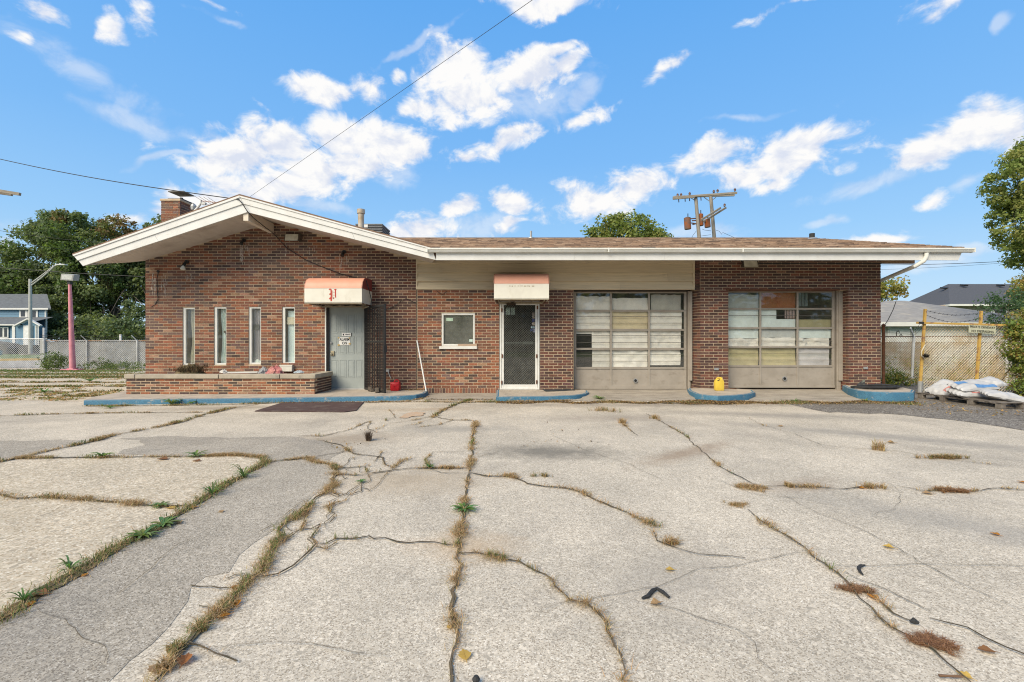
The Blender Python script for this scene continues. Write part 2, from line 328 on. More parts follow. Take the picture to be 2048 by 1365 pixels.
m_lot = ground_mat('lot_aggregate', (.53, .465, .37), (.32, .27, .205), (.74, .675, .57), (.57, .49, .375), smudges=[(2.05, 5.5, 1.1, .22, 38, 0.70, (.26, .19, .13)), (.42, 5.55, .95, .45, 0, 0.78, (.13, .12, .10)), (2.6, 4.25, .5, .2, 20, 0.54, (.27, .20, .14)), (5.2, 6.4, 2.6, .35, -32, 0.62, (.24, .22, .19)), (4.6, 8.3, 2.4, .4, -12, 0.62, (.22, .20, .17)), (-.75, 7.0, 1.0, .35, 0, 0.54, (.24, .22, .19)), (2.7, 9.6, 4.5, .35, 0, 0.54, (.2, .17, .14)), (.9, 2.6, .6, .4, 40, 0.46, (.28, .25, .21)), (-2.2, 6.3, .9, .5, 10, 0.62, (.27, .21, .15)), (-5.5, 9.2, 2.0, .3, 8, 0.62, (.27, .22, .16)), (3.4, 3.2, 1.6, .35, -40, 0.46, (.27, .25, .22)), (-1.0, 4.4, .9, .5, 0, .5, (.33, .25, .16)), (-3.0, 5.2, 1.2, .35, 25, .5, (.30, .24, .18)), (6.8, 5.2, 2.2, .3, -35, .5, (.27, .24, .2)), (-.3, 3.0, .4, .25, 0, .4, (.46, .31, .17)), (1.6, 8.0, 1.4, .4, 5, .5, (.25, .21, .17)), (7.5, 9.3, 2.2, .5, -6, .6, (.17, .155, .135)), (-1.6, 9.0, 1.1, .3, 10, .45, (.34, .25, .16))])
m_patch = ground_mat('patch_asphalt', (.38, .335, .27), (.20, .17, .13), (.60, .55, .47), (.39, .335, .26), stainc=(.13, .125, .12))
m_slab = ground_mat('concrete_slab', (.52, .445, .335), (.36, .29, .20), (.74, .68, .56), (.56, .45, .32), cell=90, stainc=(.33, .27, .18), st=(.5, .8))
m_gravel = ground_mat('dark_gravel', (.20, .18, .155), (.07, .06, .052), (.5, .47, .42), (.2, .165, .12), cell=60, stainc=(.06, .05, .04))
m_pad = M('pad_concrete', (.42, .35, .27), (.30, .25, .20), scale=2.5, rough=.9, bump=.3, bscale=90, dirt=(.20, .165, .13), dscale=5, dlo=.55, dhi=.75, c3=(.46, .41, .34))
m_apron = M('apron_concrete', (.33, .285, .225), (.24, .205, .165), scale=2.2, rough=.9, bump=.3, bscale=90, dirt=(.14, .115, .09), dscale=3, dstretch=(.5, 2, 1), dlo=.5, dhi=.75, c3=(.4, .36, .3))
m_blue = M('blue_kerb_paint', (.045, .145, .235), (.065, .185, .27), scale=6, rough=.65, bump=.2, bscale=60, dirt=(.27, .26, .235), dscale=7, dlo=.58, dhi=.68, c3=(.04, .10, .15))
m_soil = M('crack_soil', (.12, .088, .05), (.20, .15, .085), scale=30, rough=1, bump=.8, bscale=120, c3=(.05, .06, .025), fscale=12)
m_mortar = M('mortar', (.50, .39, .265), (.42, .32, .215), scale=8, rough=.95, bump=.3, bscale=120, dirt=(.36, .28, .20), dscale=1.5, dlo=.6, dhi=.8)
BST = ((.115, .078, .06), .75, (1, 1, 1.6), .5, .95)
m_brick = toned('brick_piece', True, var=.42, scale=26, bump=.45, rough=.85, stain=BST)
m_bricks = toned('brick_masonry', False, var=.42, scale=26, bump=.45, rough=.85, stain=BST)
m_white = M('white_painted_wood', (.65, .64, .61), (.58, .57, .535), scale=3, rough=.55, bump=.12, bscale=25, dirt=(.48, .43, .36), dscale=2.5, dstretch=(1, 1, 3), dlo=.6, dhi=.8)
m_cream = M('cream_gutter', (.66, .65, .60), (.58, .57, .515), scale=3, rough=.45, dirt=(.36, .34, .27), dscale=5, dstretch=(1, 1, 4), dlo=.62, dhi=.78)
m_soffit = M('soffit_boards', (.56, .50, .44), (.50, .44, .385), scale=2, rough=.7, stretch=(4, .6, 1), dirt=(.38, .32, .27), dscale=1.6)
m_shingle = toned('roof_shingles', False, var=.4, scale=14, stretch=(.6, 2, 1), bump=.4, rough=.95)
m_siding0 = M('beige_siding', (.62, .515, .36), (.53, .44, .30), scale=2, stretch=(1, 1, 7), rough=.75, bump=.35, bscale=18, dirt=(.33, .28, .20), dscale=2.2, dstretch=(.7, 1, 4), dlo=.55, dhi=.8)
m_black = M('black_metal', (.018, .018, .018), (.03, .028, .026), rough=.5, scale=12)
m_rust = M('rusty_iron', (.16, .065, .03), (.08, .04, .025), rough=.9, scale=14, bump=.3)
m_steel = M('galvanised_steel', (.40, .40, .39), (.30, .30, .29), rough=.5, metal=.5, scale=9)
m_dark = M('dark_interior', (.02, .02, .02), rough=.9)
m_glass = glassmat('window_glass')
m_dglass = glassmat('door_glass', tint=(.6, .63, .62), dirt=.28, f0=.15)  # dirt here is a pale haze in the colour, standing in for window reflections
m_gdoor = M('overhead_door_paint', (.335, .295, .245), (.28, .245, .20), scale=3, rough=.6, bump=.1, dirt=(.20, .165, .125), dscale=4, dstretch=(1, 1, 2), dlo=.55, dhi=.78)
m_greydoor = M('grey_green_door_paint', (.32, .345, .325), (.28, .305, .29), scale=4, rough=.5, bump=.08, dirt=(.21, .225, .21), dscale=6, dlo=.62, dhi=.8)
m_wood = M('weathered_wood', (.30, .26, .205), (.19, .16, .125), scale=3, stretch=(1, 1, 8), rough=.9, bump=.5, bscale=14)
m_pole = M('utility_pole_wood', (.30, .27, .23), (.20, .175, .15), scale=4, stretch=(4, 4, .6), rough=.9, bump=.4)
m_leaf = toned('leaf', False, var=.2, scale=3, bump=0, transl=.42, rough=.6)
m_blade = toned('grass_blade', False, var=.15, scale=20, bump=0, transl=.25, rough=.7)
m_bark = M('bark', (.07, .055, .042), (.12, .10, .08), scale=6, stretch=(3, 3, .5), rough=.95, bump=.6)
m_wire = M('wire', (.03, .03, .03), rough=.6)
m_orange = M('salmon_awning', (.58, .29, .20), (.53, .255, .17), scale=4, rough=.45, dirt=(.72, .62, .55), dscale=14, dlo=.68, dhi=.72)
m_awn = M('cream_awning', (.66, .63, .54), (.60, .565, .48), scale=3, rough=.4, dirt=(.46, .41, .31), dscale=3, dstretch=(2, 1, .8), dlo=.58, dhi=.85)
m_yellow = M('chipped_yellow_paint', (.50, .32, .08), (.42, .26, .07), scale=5, rough=.6, dirt=(.24, .13, .07), dscale=9, dlo=.52, dhi=.6)
m_grass = M('lawn', (.07, .13, .03), (.11, .15, .04), scale=3, rough=1, bump=.6)
m_siding = toned('beige_boards', True, var=.14, scale=3, stretch=(.5, 1, 9), bump=.3, stain=((.30, .25, .18), 2.2, (.7, 1, 4), .56, .82))
m_crk = M('crack_shadow_gap', (.075, .06, .042), (.15, .115, .075), scale=20, rough=1)
# ------------------------------------------------------------------ ground
def sheet(name, pts, mat, kind='structure', parent=None, label=None):
    mb = MB(); mb.poly(pts); o = mb.build(name, mat, parent, origin=(pts[0][0], pts[0][1], pts[0][2]))
    if parent is None: tag(o, label=label, kind=kind)
    bm = bmesh.new(); bm.from_mesh(o.data); bmesh.ops.triangulate(bm, faces=bm.faces)
    for f in bm.faces:
        if f.normal.z < 0: f.normal_flip()
    bm.to_mesh(o.data); bm.free(); return o
def ragged(pts, z, step=.12, amp=.02, closed=True, seed=0):
    out = []; n = len(pts)
    for i in range(n if closed else n - 1):
        a, b = Vector(pts[i]), Vector(pts[(i + 1) % n]); L = (b - a).length; k = max(1, min(60, int(L / step)))
        nrm = Vector((-(b - a).y, (b - a).x, 0)).normalized() if L > 0 else Vector()
        for j in range(k):
            p = a.lerp(b, j / k); w = mnoise.noise(p * 3.1 + Vector((seed, 0, 0))) * amp * 1.6 + mnoise.noise(p * 14 + Vector((0, seed, 0))) * amp
            q = p + nrm * (w if j else w * .3); out.append((q.x, q.y, z))
    return out
sheet('ground', [(-500, -300, -.06), (500, -300, -.06), (500, 700, -.06), (-500, 700, -.06)], m_grass)
sheet('parking_lot', [(-34, -14, 0), (24, -14, 0), (24, 15.0, 0), (9.9, 15.6, 0), (-10, 22.6, 0), (-40, 22.6, 0)], m_lot)
m_road = ground_mat('road', (.36, .335, .30), (.2, .18, .16), (.5, .48, .44), (.38, .34, .29), cell=40)
sheet('road', [(-70, 23.4, -.02), (-9, 23.4, -.02), (-9, 41, -.02), (-24.6, 38, -.02), (-33.8, 31.9, -.02), (-70, 10, -.02)], m_road)
m_ycurb = M('yellow_kerb', (.62, .38, .04), (.5, .3, .05), rough=.7)
mb = MB(); mb.beam((-70, 8.0, .04), (-33.8, 31.7, .04), .3, .16).beam((-33.8, 31.7, .04), (-16, 43.6, .04), .3, .16); tag(mb.build('kerb', m_ycurb), 'faded yellow kerb across the road', kind='structure')
sheet('lawn', [(-33.9, 32.0, .11), (-16, 44, .11), (10, 60, .11), (-20, 95, .11), (-90, 95, .11), (-90, 0, .11), (-70, 8.3, .11)], m_grass)
# darker patches, beige slabs, gravel
def gp(pts, z=0): return [G(x, y, z) for x, y in pts]
C1p = [(0,1245),(61,1199),(120,1165),(205,1113),(284,1072),(328,1048),(376,1018),(420,989),(455,969),(485,952),(523,932),(533,926)]
sheet('asphalt_patch', ragged(gp(C1p + [(581,921),(612,916),(632,926),(663,931),(676,945),(663,959),(642,980),(614,1004),(586,1030),(560,1049),(506,1086),(478,1110),(458,1144),(410,1154),(383,1175),(376,1202),(342,1250),(307,1288),(260,1322),(219,1365),(170,1420),(-200,1420),(-200,1390)], .002), .002, amp=.022), m_patch, label='darker grey asphalt strip')
sheet('asphalt_patch', ragged(gp([(239,877),(280,880),(290,890),(246,899),(236,908),(300,911),(461,911),(516,917),(533,926),(581,921),(612,916),(660,921),(687,904),(677,894),(632,880),(581,873),(444,875),(330,872)], .002), .002, amp=.035, seed=3), m_patch)
sheet('asphalt_patch', ragged(gp([(-60,884),(0,882),(137,880),(219,877),(171,887),(102,901),(34,918),(0,921),(-60,926)], .002), .002, amp=.04, seed=5), m_patch)
sheet('concrete_slab', ragged(gp([(-400,925),(0,923),(160,917),(300,915),(400,912),(470,911),(516,918),(530,926),(523,932),(485,952),(455,969),(420,989),(376,1011),(348,1013),(273,1011),(232,1005),(171,1000),(102,995),(34,997),(0,990),(-400,985)], .0025), .0025, amp=.015, seed=7), m_slab, label='pale beige concrete slab')
sheet('concrete_slab', ragged(gp([(-400,990),(0,993),(34,999),(102,998),(171,1003),(232,1008),(273,1014),(348,1016),(376,1018),(328,1048),(284,1072),(205,1113),(120,1165),(61,1199),(0,1243),(-400,1420)], .0025), .0025, amp=.015, seed=8), m_slab)
sheet('gravel_strip', ragged([G(1560,804),G(1629,820),G(1657,825),G(1793,829),G(1929,843),G(2048,861),G(2300,880),Vector((22,11,0)),Vector((22,15.0,0)),Vector((9.4,15.0,0)),Vector((9.35,11,0)),G(1700,803)], .004, amp=.08, step=.2, seed=9), m_gravel, label='dark gravelly strip by the pallet')
sheet('concrete_slab', ragged(gp([(-300,742),(0,743),(290,745),(262,772),(250,790),(165,803),(0,800),(-300,805)], .002), .002, amp=.05, step=.3, seed=12), m_slab)

# raised pads with blue kerb faces; (px,py) of the top edge, anticlockwise from the left end
def pad(name, label, pts, z, nface, cat='kerb pad'):
    """pts: outline of the top; the first nface edges are the painted kerb, broken into segments"""
    root = thing(name, label, cat, (sum(p[0] for p in pts) / len(pts), sum(p[1] for p in pts) / len(pts), 0), 'raised pads with blue kerb faces')
    mb = MB(); mb.prism([(p[0], p[1], -.05) for p in pts], (0, 0, z + .05)); mb.build('slab', m_pad, root)
    c = Vector(root.location)
    kb = MB()
    path = [Vector((p[0], p[1], 0)) for p in pts[:nface + 1]]
    dens = []
    for a, b in zip(path, path[1:]):
        k = max(1, int((b - a).length / .15)); dens += [a.lerp(b, j / k) for j in range(k)]
    dens.append(path[-1])
    def nrm(i):
        d = (dens[min(i + 1, len(dens) - 1)] - dens[max(i - 1, 0)]).normalized(); n = Vector((d.y, -d.x, 0))
        return n
    n = len(dens); seg = []; s = 0
    while s < n - 1:
        e = min(n - 1, s + R.randint(9, 16)); seg.append((s, e)); s = e
    for s, e in seg:
        kb = MB(); vs = []
        for i in range(s, e + 1):
            q = nrm(i); w = .008 * mnoise.noise(dens[i] * 7)
            p = dens[i] + (Vector() if i not in (s, e) else (dens[s + 1] - dens[s]).normalized() * (.004 if i == s else -.004))
            for off, zz in ((.012 + w, -.03), (.012 + w, z - .025), (.004 + w, z - .004), (-.03, z + .0035), (-.05, z + .003), (-.05, -.03)):
                vs.append((p.x + q.x * off, p.y + q.y * off, zz))
        m = e - s + 1
        fs = [(i * 6 + k, (i + 1) * 6 + k, (i + 1) * 6 + (k + 1) % 6, i * 6 + (k + 1) % 6) for i in range(m - 1) for k in range(6)] + [tuple(range(6)), tuple(range(m * 6 - 1, m * 6 - 7, -1))]
        kb.add(vs, fs); kb.build('kerb_stone', m_blue, root, smooth=True)
    return root
def arc(pts): return pts
ZP1 = .10
pad('kerb_pad', 'long raised concrete pad with blue kerb under the planter and grey door', [G(168,800.5,ZP1),G(300,799,ZP1),G(500,796.5,ZP1),G(700,793.6,ZP1),G(800,792,ZP1),G(832,790,ZP1),G(848,786.5,ZP1),G(855,782,ZP1),Vector((WX(852),11.77,ZP1)),Vector((WX(291),11.77,ZP1)),Vector((WX(262),12.2,ZP1)),G(190,793,ZP1)], ZP1, 8)
ZP2 = .09
pad('kerb_pad', 'small raised concrete step with blue kerb below the glass door', [Vector((WX(994),11.77,ZP2)),G(993,794,ZP2),G(1103,792.5,ZP2),G(1150,790.5,ZP2),G(1170,787.5,ZP2),G(1177,784.5,ZP2),G(1175,781,ZP2),Vector((WX(1168),11.77,ZP2))], ZP2, 6)
ZP3 = .13
pad('kerb_pad', 'rounded concrete pad with blue kerb carrying the yellow jug', [Vector((WX(1384),11.77,ZP3)),G(1375.7,777,ZP3),G(1380,782,ZP3),G(1394,787.5,ZP3),G(1415,790.5,ZP3),G(1436,792,ZP3),G(1474,790.2,ZP3),G(1500,787.5,ZP3),G(1510,784.3,ZP3),G(1505,780,ZP3),Vector((WX(1490),11.4,ZP3)),Vector((WX(1456),11.77,ZP3))], ZP3, 9)
ZP4 = .20
pad('kerb_pad', 'tall blue kerbed pad at the right corner carrying the hose', [Vector((WX(1688),11.77,ZP4)),G(1697,776,ZP4),G(1717,781,ZP4),G(1745,783.6,ZP4),G(1785,784.6,ZP4),G(1826,784.5,ZP4),G(1828,780,ZP4),Vector((WX(1790),11.85,ZP4)),Vector((WX(1762),11.85,ZP4))], ZP4, 6)
def apron(x0, x1, zb=.07, yb=12.12):
    f = [G(x, 801 + R.uniform(-.8, .8), .012) for x in np.linspace(x0, x1, 7)]
    pts = [Vector((WX(x0), yb, zb))] + f + [Vector((WX(x1), yb, zb))]
    return pts
for x0, x1, zb, lab in ((851, 995, .012, 'concrete apron below the small window'), (1165, 1392, .075, 'concrete apron before the left garage door'), (1500, 1700, .075, 'concrete apron before the right garage door')):
    pts = apron(x0, x1, zb, 12.12 if zb > .05 else 11.8)
    if x0 == 1500: pts.insert(-1, G(1776, 800.5, .012))
    mb = MB(); mb.prism([(p.x, p.y, p.z) for p in pts], (0, 0, -.09)); tag(mb.build('concrete_apron', m_apron), lab, kind='structure')

# ------------------------------------------------------------------ building
XL, XR = -9.163, 9.219
YB = 21.4
SHOP = thing('brick_building', 'long low brick repair shop with a white gable at its left end', 'building', (0, D, 0))
def wall_boxes(mb, x0, x1, z0, z1, holes, y0, y1):
    xs = sorted({x0, x1, *[h[0] for h in holes], *[h[1] for h in holes]}); xs = [x for x in xs if x0 <= x <= x1]
    for a, b in zip(xs, xs[1:]):
        m = (a + b) / 2; hs = sorted([(h[2], h[3]) for h in holes if h[0] < m < h[1]]); z = z0
        for p, q in hs:
            if p > z: mb.box(a, b, y0, y1, z, p)
            z = max(z, q)
        if z < z1: mb.box(a, b, y0, y1, z, z1)
slits = [(365, 389.5, 615, 730.5), (427.7, 452.4, 613.6, 729.7), (497, 521.7, 613.4, 728.8), (564, 589.7, 613.3, 728.5)]
H = [(WX(a), WX(b), WZ(d), WZ(c)) for a, b, c, d in slits]
HD1 = (WX(650), WX(731), 0, WZ(609)); HW = (WX(883), WX(950), WZ(692), WZ(626.3)); HD2 = (WX(998.5), WX(1080), 0, WZ(601))
HG1 = (WX(1147), 4.70, 0, WZ(579)); HG2 = (WX(1457), 8.41, 0, WZ(580))
ZT = 3.46
WY = D + .006
def gz(x):   # underside of the soffit on the gable wall
    return 4.18 + .297 * (x + 6.30) if x < -5.995 else 3.827 - .261 * (x + 4.297)
mb = MB()
wall_boxes(mb, XL + .01, WX(833.5), 0, 3.28, H + [HD1], WY, WY + .28)
mb.prism([(XL + .01, WY, 3.28), (WX(833.5), WY, 3.28), (WX(833.5), WY, gz(WX(833.5)) + .1), (-5.995, WY, 4.37), (XL + .01, WY, gz(XL) + .1)], (0, .28, 0))
w1 = mb.build('gable_wall', m_mortar, SHOP)
mb = MB(); wall_boxes(mb, WX(833.5), WX(1147), 0, WZ(577), [HW, HD2], WY, WY + .28); w2 = mb.build('office_wall', m_mortar, SHOP)
mb = MB(); wall_boxes(mb, 4.70, XR - .01, 0, ZT, [HG2], WY, WY + .28)
mb.prism([(4.70, WY, 0), (4.595, 12.06, 0), (4.7, 12.06, 0)], (0, 0, WZ(579)))
mb.box(8.42, 8.7, D + .28, 12.4, 0, WZ(580))
mb.box(4.60, 4.9, D + .28, 12.4, 0, ZT); w3 = mb.build('garage_wall', m_mortar, SHOP)
mb = MB(); mb.box(WX(833), 4.70, WY + .04, WY + .28, WZ(577), ZT)
mb.box(XL + .01, XL + .25, WY + .28, YB, 0, 3.3); mb.box(XR - .25, XR - .01, WY + .28, YB, 0, 3.4); mb.box(XL + .01, XR - .01, YB, YB + .25, 0, 3.35)
mb.box(XL + .25, XR - .25, WY + .28, YB, -.02, .06)
mb.build('rear_walls', m_mortar, SHOP)
# brick courses
def pick(pal):
    t = R.random(); s = 0
    for w, c in pal:
        s += w
        if t <= s: break
    k = R.uniform(.85, 1.16); return tuple(min(.8, max(0, x * k * R.uniform(.95, 1.05))) for x in c)
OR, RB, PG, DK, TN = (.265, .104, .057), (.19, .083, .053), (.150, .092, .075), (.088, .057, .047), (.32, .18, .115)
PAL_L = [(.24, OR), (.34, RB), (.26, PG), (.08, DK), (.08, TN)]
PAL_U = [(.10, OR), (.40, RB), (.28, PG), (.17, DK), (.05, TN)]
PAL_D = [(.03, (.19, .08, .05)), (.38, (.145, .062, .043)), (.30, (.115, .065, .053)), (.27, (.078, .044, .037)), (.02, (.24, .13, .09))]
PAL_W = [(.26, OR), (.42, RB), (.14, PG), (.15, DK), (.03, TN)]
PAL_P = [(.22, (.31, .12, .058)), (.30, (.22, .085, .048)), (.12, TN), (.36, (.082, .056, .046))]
PC, HC = .07, .0565
bricks = []   # (wall key, x0,x1,y0,y1,z0,z1, colour)
def lay(key, x0, x1, z0, z1, holes, pal, off=0, bond=.226, y=D, zfun=None, zb=0.0):
    k0 = int(round((z0 - zb) / PC)); k1 = int((z1 - zb) / PC) + 1
    for k in range(k0, k1):
        a, b = zb + k * PC, zb + k * PC + HC
        if b > z1 + .012: break
        free = [(x0, x1)]
        for h in holes:
            if h[2] < (a + b) / 2 < h[3]:
                nf = []
                for p, q in free:
                    if h[1] <= p or h[0] >= q: nf.append((p, q)); continue
                    if h[0] > p: nf.append((p, h[0]))
                    if h[1] < q: nf.append((h[1], q))
                free = nf
        sh = off + (bond / 2 if k % 2 else 0)
        i0 = int(math.floor((x0 - sh) / bond)) - 1
        for p, q in free:
            i = i0; lead = None
            while True:
                u = i * bond + sh; v = u + bond - .0145; i += 1
                if u > q: break
                uu, vv = max(u, p + .003), min(v, q - .003)
                if vv - uu < .035:
                    if u < p: lead = uu
                    elif bricks and bricks[-1][0] == key and abs(bricks[-1][5] - a) < .01 and uu - bricks[-1][2] < .05: t_ = list(bricks[-1]); t_[2] = vv; bricks[-1] = tuple(t_)
                    continue
                if lead is not None: uu = lead; lead = None
                if zfun and (zfun(uu) < b - .02 or zfun(vv) < b - .02): continue
                c = pick(pal((uu + vv) / 2, (a + b) / 2) if callable(pal) else pal)
                dy = R.uniform(-.002, .003)
                bricks.append((key, uu, vv, y + dy, y + .05, a + R.uniform(-.001, .001), b + R.uniform(-.001, .001), c))
xd = WX(733)
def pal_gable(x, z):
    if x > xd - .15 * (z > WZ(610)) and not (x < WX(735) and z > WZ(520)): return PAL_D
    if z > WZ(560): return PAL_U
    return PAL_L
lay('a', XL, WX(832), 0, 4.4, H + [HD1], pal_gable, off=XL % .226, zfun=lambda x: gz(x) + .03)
lay('b', WX(835), WX(998.5), .14, WZ(578), [HW], PAL_W, off=.05)
for i in range(int((WX(998) - WX(852)) / .07)):       # soldier course
    x = WX(852) + i * .07; bricks.append(('b', x, x + .058, D + R.uniform(-.002, .003), D + .05, .012, .129, pick(PAL_W)))
lay('b', WX(835), WX(851), .07, .14, [], PAL_W, off=.05)
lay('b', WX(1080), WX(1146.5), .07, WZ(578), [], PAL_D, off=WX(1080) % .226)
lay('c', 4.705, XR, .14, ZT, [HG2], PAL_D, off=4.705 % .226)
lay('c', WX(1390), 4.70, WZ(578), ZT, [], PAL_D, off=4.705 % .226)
SCN = [b for b in bricks if (b[2] - b[1]) > .19]
SCN.sort(key=lambda b: ((b[1] + b[2]) / 2) ** 2 + ((b[5] + b[6]) / 2 - CZ) ** 2 * 4)
single = set(id(b) for b in SCN[:300])
stdb = None
stf = {'a': MB(), 'b': MB(), 'c': MB()}; wl3 = {'a': w1, 'b': w2, 'c': w3}
smp = MB(); smp.box(-.1075, .1075, 0, .05, 0, .059); so_ = smp.build('brick', m_brick, origin=(0, 0, 0)); bme = so_.data
bm = bmesh.new(); bm.from_mesh(bme); bmesh.ops.bevel(bm, geom=bm.edges[:], offset=.0025, segments=1, affect='EDGES'); bm.to_mesh(bme); bm.free()
bpy.data.objects.remove(so_)
for b in bricks:
    key, x0, x1, y0, y1, a, c, colr = b
    if id(b) in single:
        o = bpy.data.objects.new('brick', bme); COL.objects.link(o); o.parent = wl3[key]
        o.location = Vector(((x0 + x1) / 2, y0, a)) - ORI[wl3[key].name]; o.scale = ((x1 - x0) / .215, 1, (c - a) / .059); o.color = (*colr, 1)
    else:
        s = stf[key]; s.cc = colr; s.box(x0, x1, y0, y1, a, c)
# reveal bricks (garage openings) seen edge-on
for k in range(1, int(WZ(579) / PC)):
    for (xa, ya, xb, yb, key) in ((4.70, D, 4.595, 12.055, 'c'), (8.41, D, 8.41, 12.055, 'c')):
        d = Vector((xb - xa, yb - ya, 0)); L = d.length; d.normalize(); n = Vector((-d.y, d.x, 0)) ; 
        if n.x > 0: n = -n
        cuts = [(0, .10), (.111, L)] if k % 2 else [(0, .215), (.226, L)]
        for u, v in cuts:
            s = stf[key]; s.cc = pick(PAL_D); c = Vector((xa, ya, k * PC + HC / 2)) + d * (u + v) / 2 + n * -.02
            s.obox(c, d * (v - u) / 2, n * .026, (0, 0, HC / 2))
for k in stf: tag(stf[k].build('brickwork', m_bricks, wl3[k]), kind='stuff')

# fascia, soffit, roofs
YF = D / 1.11
GF = [(-9.863, 3.244), (-6.118, 4.575), (-1.80, 3.395)]     # top of rake, front
BF = [(-9.66, 2.997), (-5.96, 4.21), (-1.71, 3.13)]         # bottom of rake, front
roof = MB(); roof.cc = (.20, .13, .09)
def slab(pts, t=.05):
    roof.prism(pts, (0, 0, t))
roof_part = None
# gable roof slopes (prow: the overhang narrows to nothing at the wall corner)
lt = lambda x: GF[0][1] + (x - GF[0][0]) * (GF[1][1] - GF[0][1]) / (GF[1][0] - GF[0][0])
rt = lambda x: GF[1][1] + (x - GF[1][0]) * (GF[2][1] - GF[1][1]) / (GF[2][0] - GF[1][0])
slab([(-9.87, YF - .03, lt(-9.87)), (GF[1][0], YF - .03, GF[1][1]), (GF[1][0], YB + .3, GF[1][1]), (-9.22, YB + .3, lt(-9.22)), (-9.22, D, lt(-9.22))], .035)
slab([(GF[1][0], YF - .03, GF[1][1]), (-1.78, YF - .03, rt(-1.78)), (-1.78, YF + .3, rt(-1.78)), (-1.2, 13.0, rt(-1.2)), (-1.2, YB + .3, rt(-1.2)), (GF[1][0], YB + .3, GF[1][1])], .035)
rp = roof.build('gable_roof', m_shingle, SHOP)
# main roof, laid in overlapping courses
S0, S1 = 3.40, 4.82
mbr = MB(); ncr = 38
for k in range(ncr):
    t0, t1 = k / ncr, (k + 1) / ncr
    y0 = 10.50 + t0 * 5.5; y1 = 10.50 + t1 * 5.5 + .05; za = S0 + t0 * (S1 - S0); zb_ = S0 + (t1) * (S1 - S0) + .012
    xl = -1.8 - t0 * 4.6
    x = xl + R.uniform(0, .3)
    x_prev = xl
    while x_prev < 10.12:
        x = min(10.12, x_prev + R.uniform(.16, .42)); lift = .014 + R.choice((0, .004, .008))
        cc = R.choice([(.28, .19, .13), (.21, .14, .10), (.36, .26, .19), (.14, .10, .078), (.30, .20, .135)]); kk = R.uniform(.85, 1.15); mbr.cc = tuple(c * kk for c in cc)
        if k < 3: mbr.cc = tuple(c * 1.0 for c in (.30, .19, .125))if R.random() < .45 else mbr.cc
        mbr.add([(x_prev, y0, za + lift), (x, y0, za + lift), (x, y1, zb_ + .003), (x_prev, y1, zb_ + .003), (x_prev, y0, za - .004), (x, y0, za - .004)], [(0, 1, 2, 3), (4, 5, 1, 0)])
        x_prev = x
mr_ = MB(); mr_.cc = (.18, .12, .085)
mr_.prism([(-1.8, 10.50, S0 - .03), (10.12, 10.50, S0 - .03), (10.12, 16.0, S1 - .03), (-6.4, 16.0, S1 - .03)], (0, 0, .025))
mr_.prism([(-6.4, 16.0, S1 - .03), (10.12, 16.0, S1 - .03), (10.12, YB + .5, S0 - .03), (-6.4, YB + .5, S0 - .03)], (0, 0, .05))
main_roof = mr_.build('main_roof', m_shingle, SHOP); tag(mbr.build('shingles', m_shingle, main_roof), kind='stuff')
# soffits
mb = MB()
sof = lambda x: gz(x)
nb = 14
Lfx = [(-9.66, YF, 3.06), (-5.96, YF, 4.30)]
def soff_strip(x0, x1, xw0, xw1):
    pass
# boards run along the slope, side by side from front to wall
for i in range(nb):
    t0, t1 = i / nb, (i + 1) / nb - .006 / 1.17
    def pt(side, t):
        Y = YF + .02 + t * (D + .02 - YF)
        if side == 'l': x = -9.64 + t * .47; z = 3.075 + (gz(x) + 0.0 - 3.075) * t
        elif side == 'm': x = -5.98; z = 4.235 + t * .04
        else: x = -1.72 + t * -.3; z = 3.16 + t * .10
        return Vector((x, Y, z))
    for s in 'lr':
        a, b, c, d_ = pt(s, t0), pt('m', t0), pt('m', t1), pt(s, t1)
        mb = MB(); mb.prism([a, b, c, d_], (0, 0, .012)); mb.build('soffit_board', m_soffit, SHOP)
# ridge beam
mb = MB(); xb0, xb1 = WX(485, YF) , WX(495.3, YF)
mb.prism([(xb0, YF + .03, WZ(441, YF)), (xb1, YF + .03, WZ(441, YF)), (xb1, YF + .03, 4.26), (xb0, YF + .03, 4.26)], (0, D - YF + .0, -.02))
mb.build('ridge_beam', M('beam_paint', (.66, .58, .47), (.6, .52, .42), scale=3, rough=.6), SHOP, bevel=.006)
# rake boards: lower and upper boards each side, with a drip edge
def rake(P0, P1, Q0, Q1, u0, u1, yoff, th, mat, name):
    """strip between top line P0-P1 and bottom line Q0-Q1 at fractions u0..u1"""
    L = lambda p, q, t: (p[0] + (q[0] - p[0]) * t, p[1] + (q[1] - p[1]) * t)
    a, b, c, d_ = L(P0, Q0, u0), L(P1, Q1, u0), L(P1, Q1, u1), L(P0, Q0, u1)
    mb = MB(); mb.prism([(p[0], YF - yoff, p[1]) for p in (a, b, c, d_)], (0, th, 0)); return mb.build(name, mat, SHOP, bevel=.004)
def seamed(P0, P1, Q0, Q1, cuts, u0, u1, yoff, th, name):
    L = lambda p, q, t: (p[0] + (q[0] - p[0]) * t, p[1] + (q[1] - p[1]) * t)
    for c0, c1 in zip(cuts, cuts[1:]):
        rake(L(P0, P1, c0), L(P0, P1, c1 - .0006), L(Q0, Q1, c0), L(Q0, Q1, c1 - .0006), u0, u1, yoff, th, m_white, name)
for (a, b, cu) in ((0, 1, (0, .46, 1)), (1, 2, (0, .57, 1))):
    seamed(GF[a], GF[b], BF[a], BF[b], cu, .47, 1, .0, .03, 'rake_board')
    seamed(GF[a], GF[b], BF[a], BF[b], (0, 1), .11, .50, .022, .05, 'rake_board')
    seamed(GF[a], GF[b], BF[a], BF[b], (0, 1), .0, .12, .04, .06, 'rake_trim')
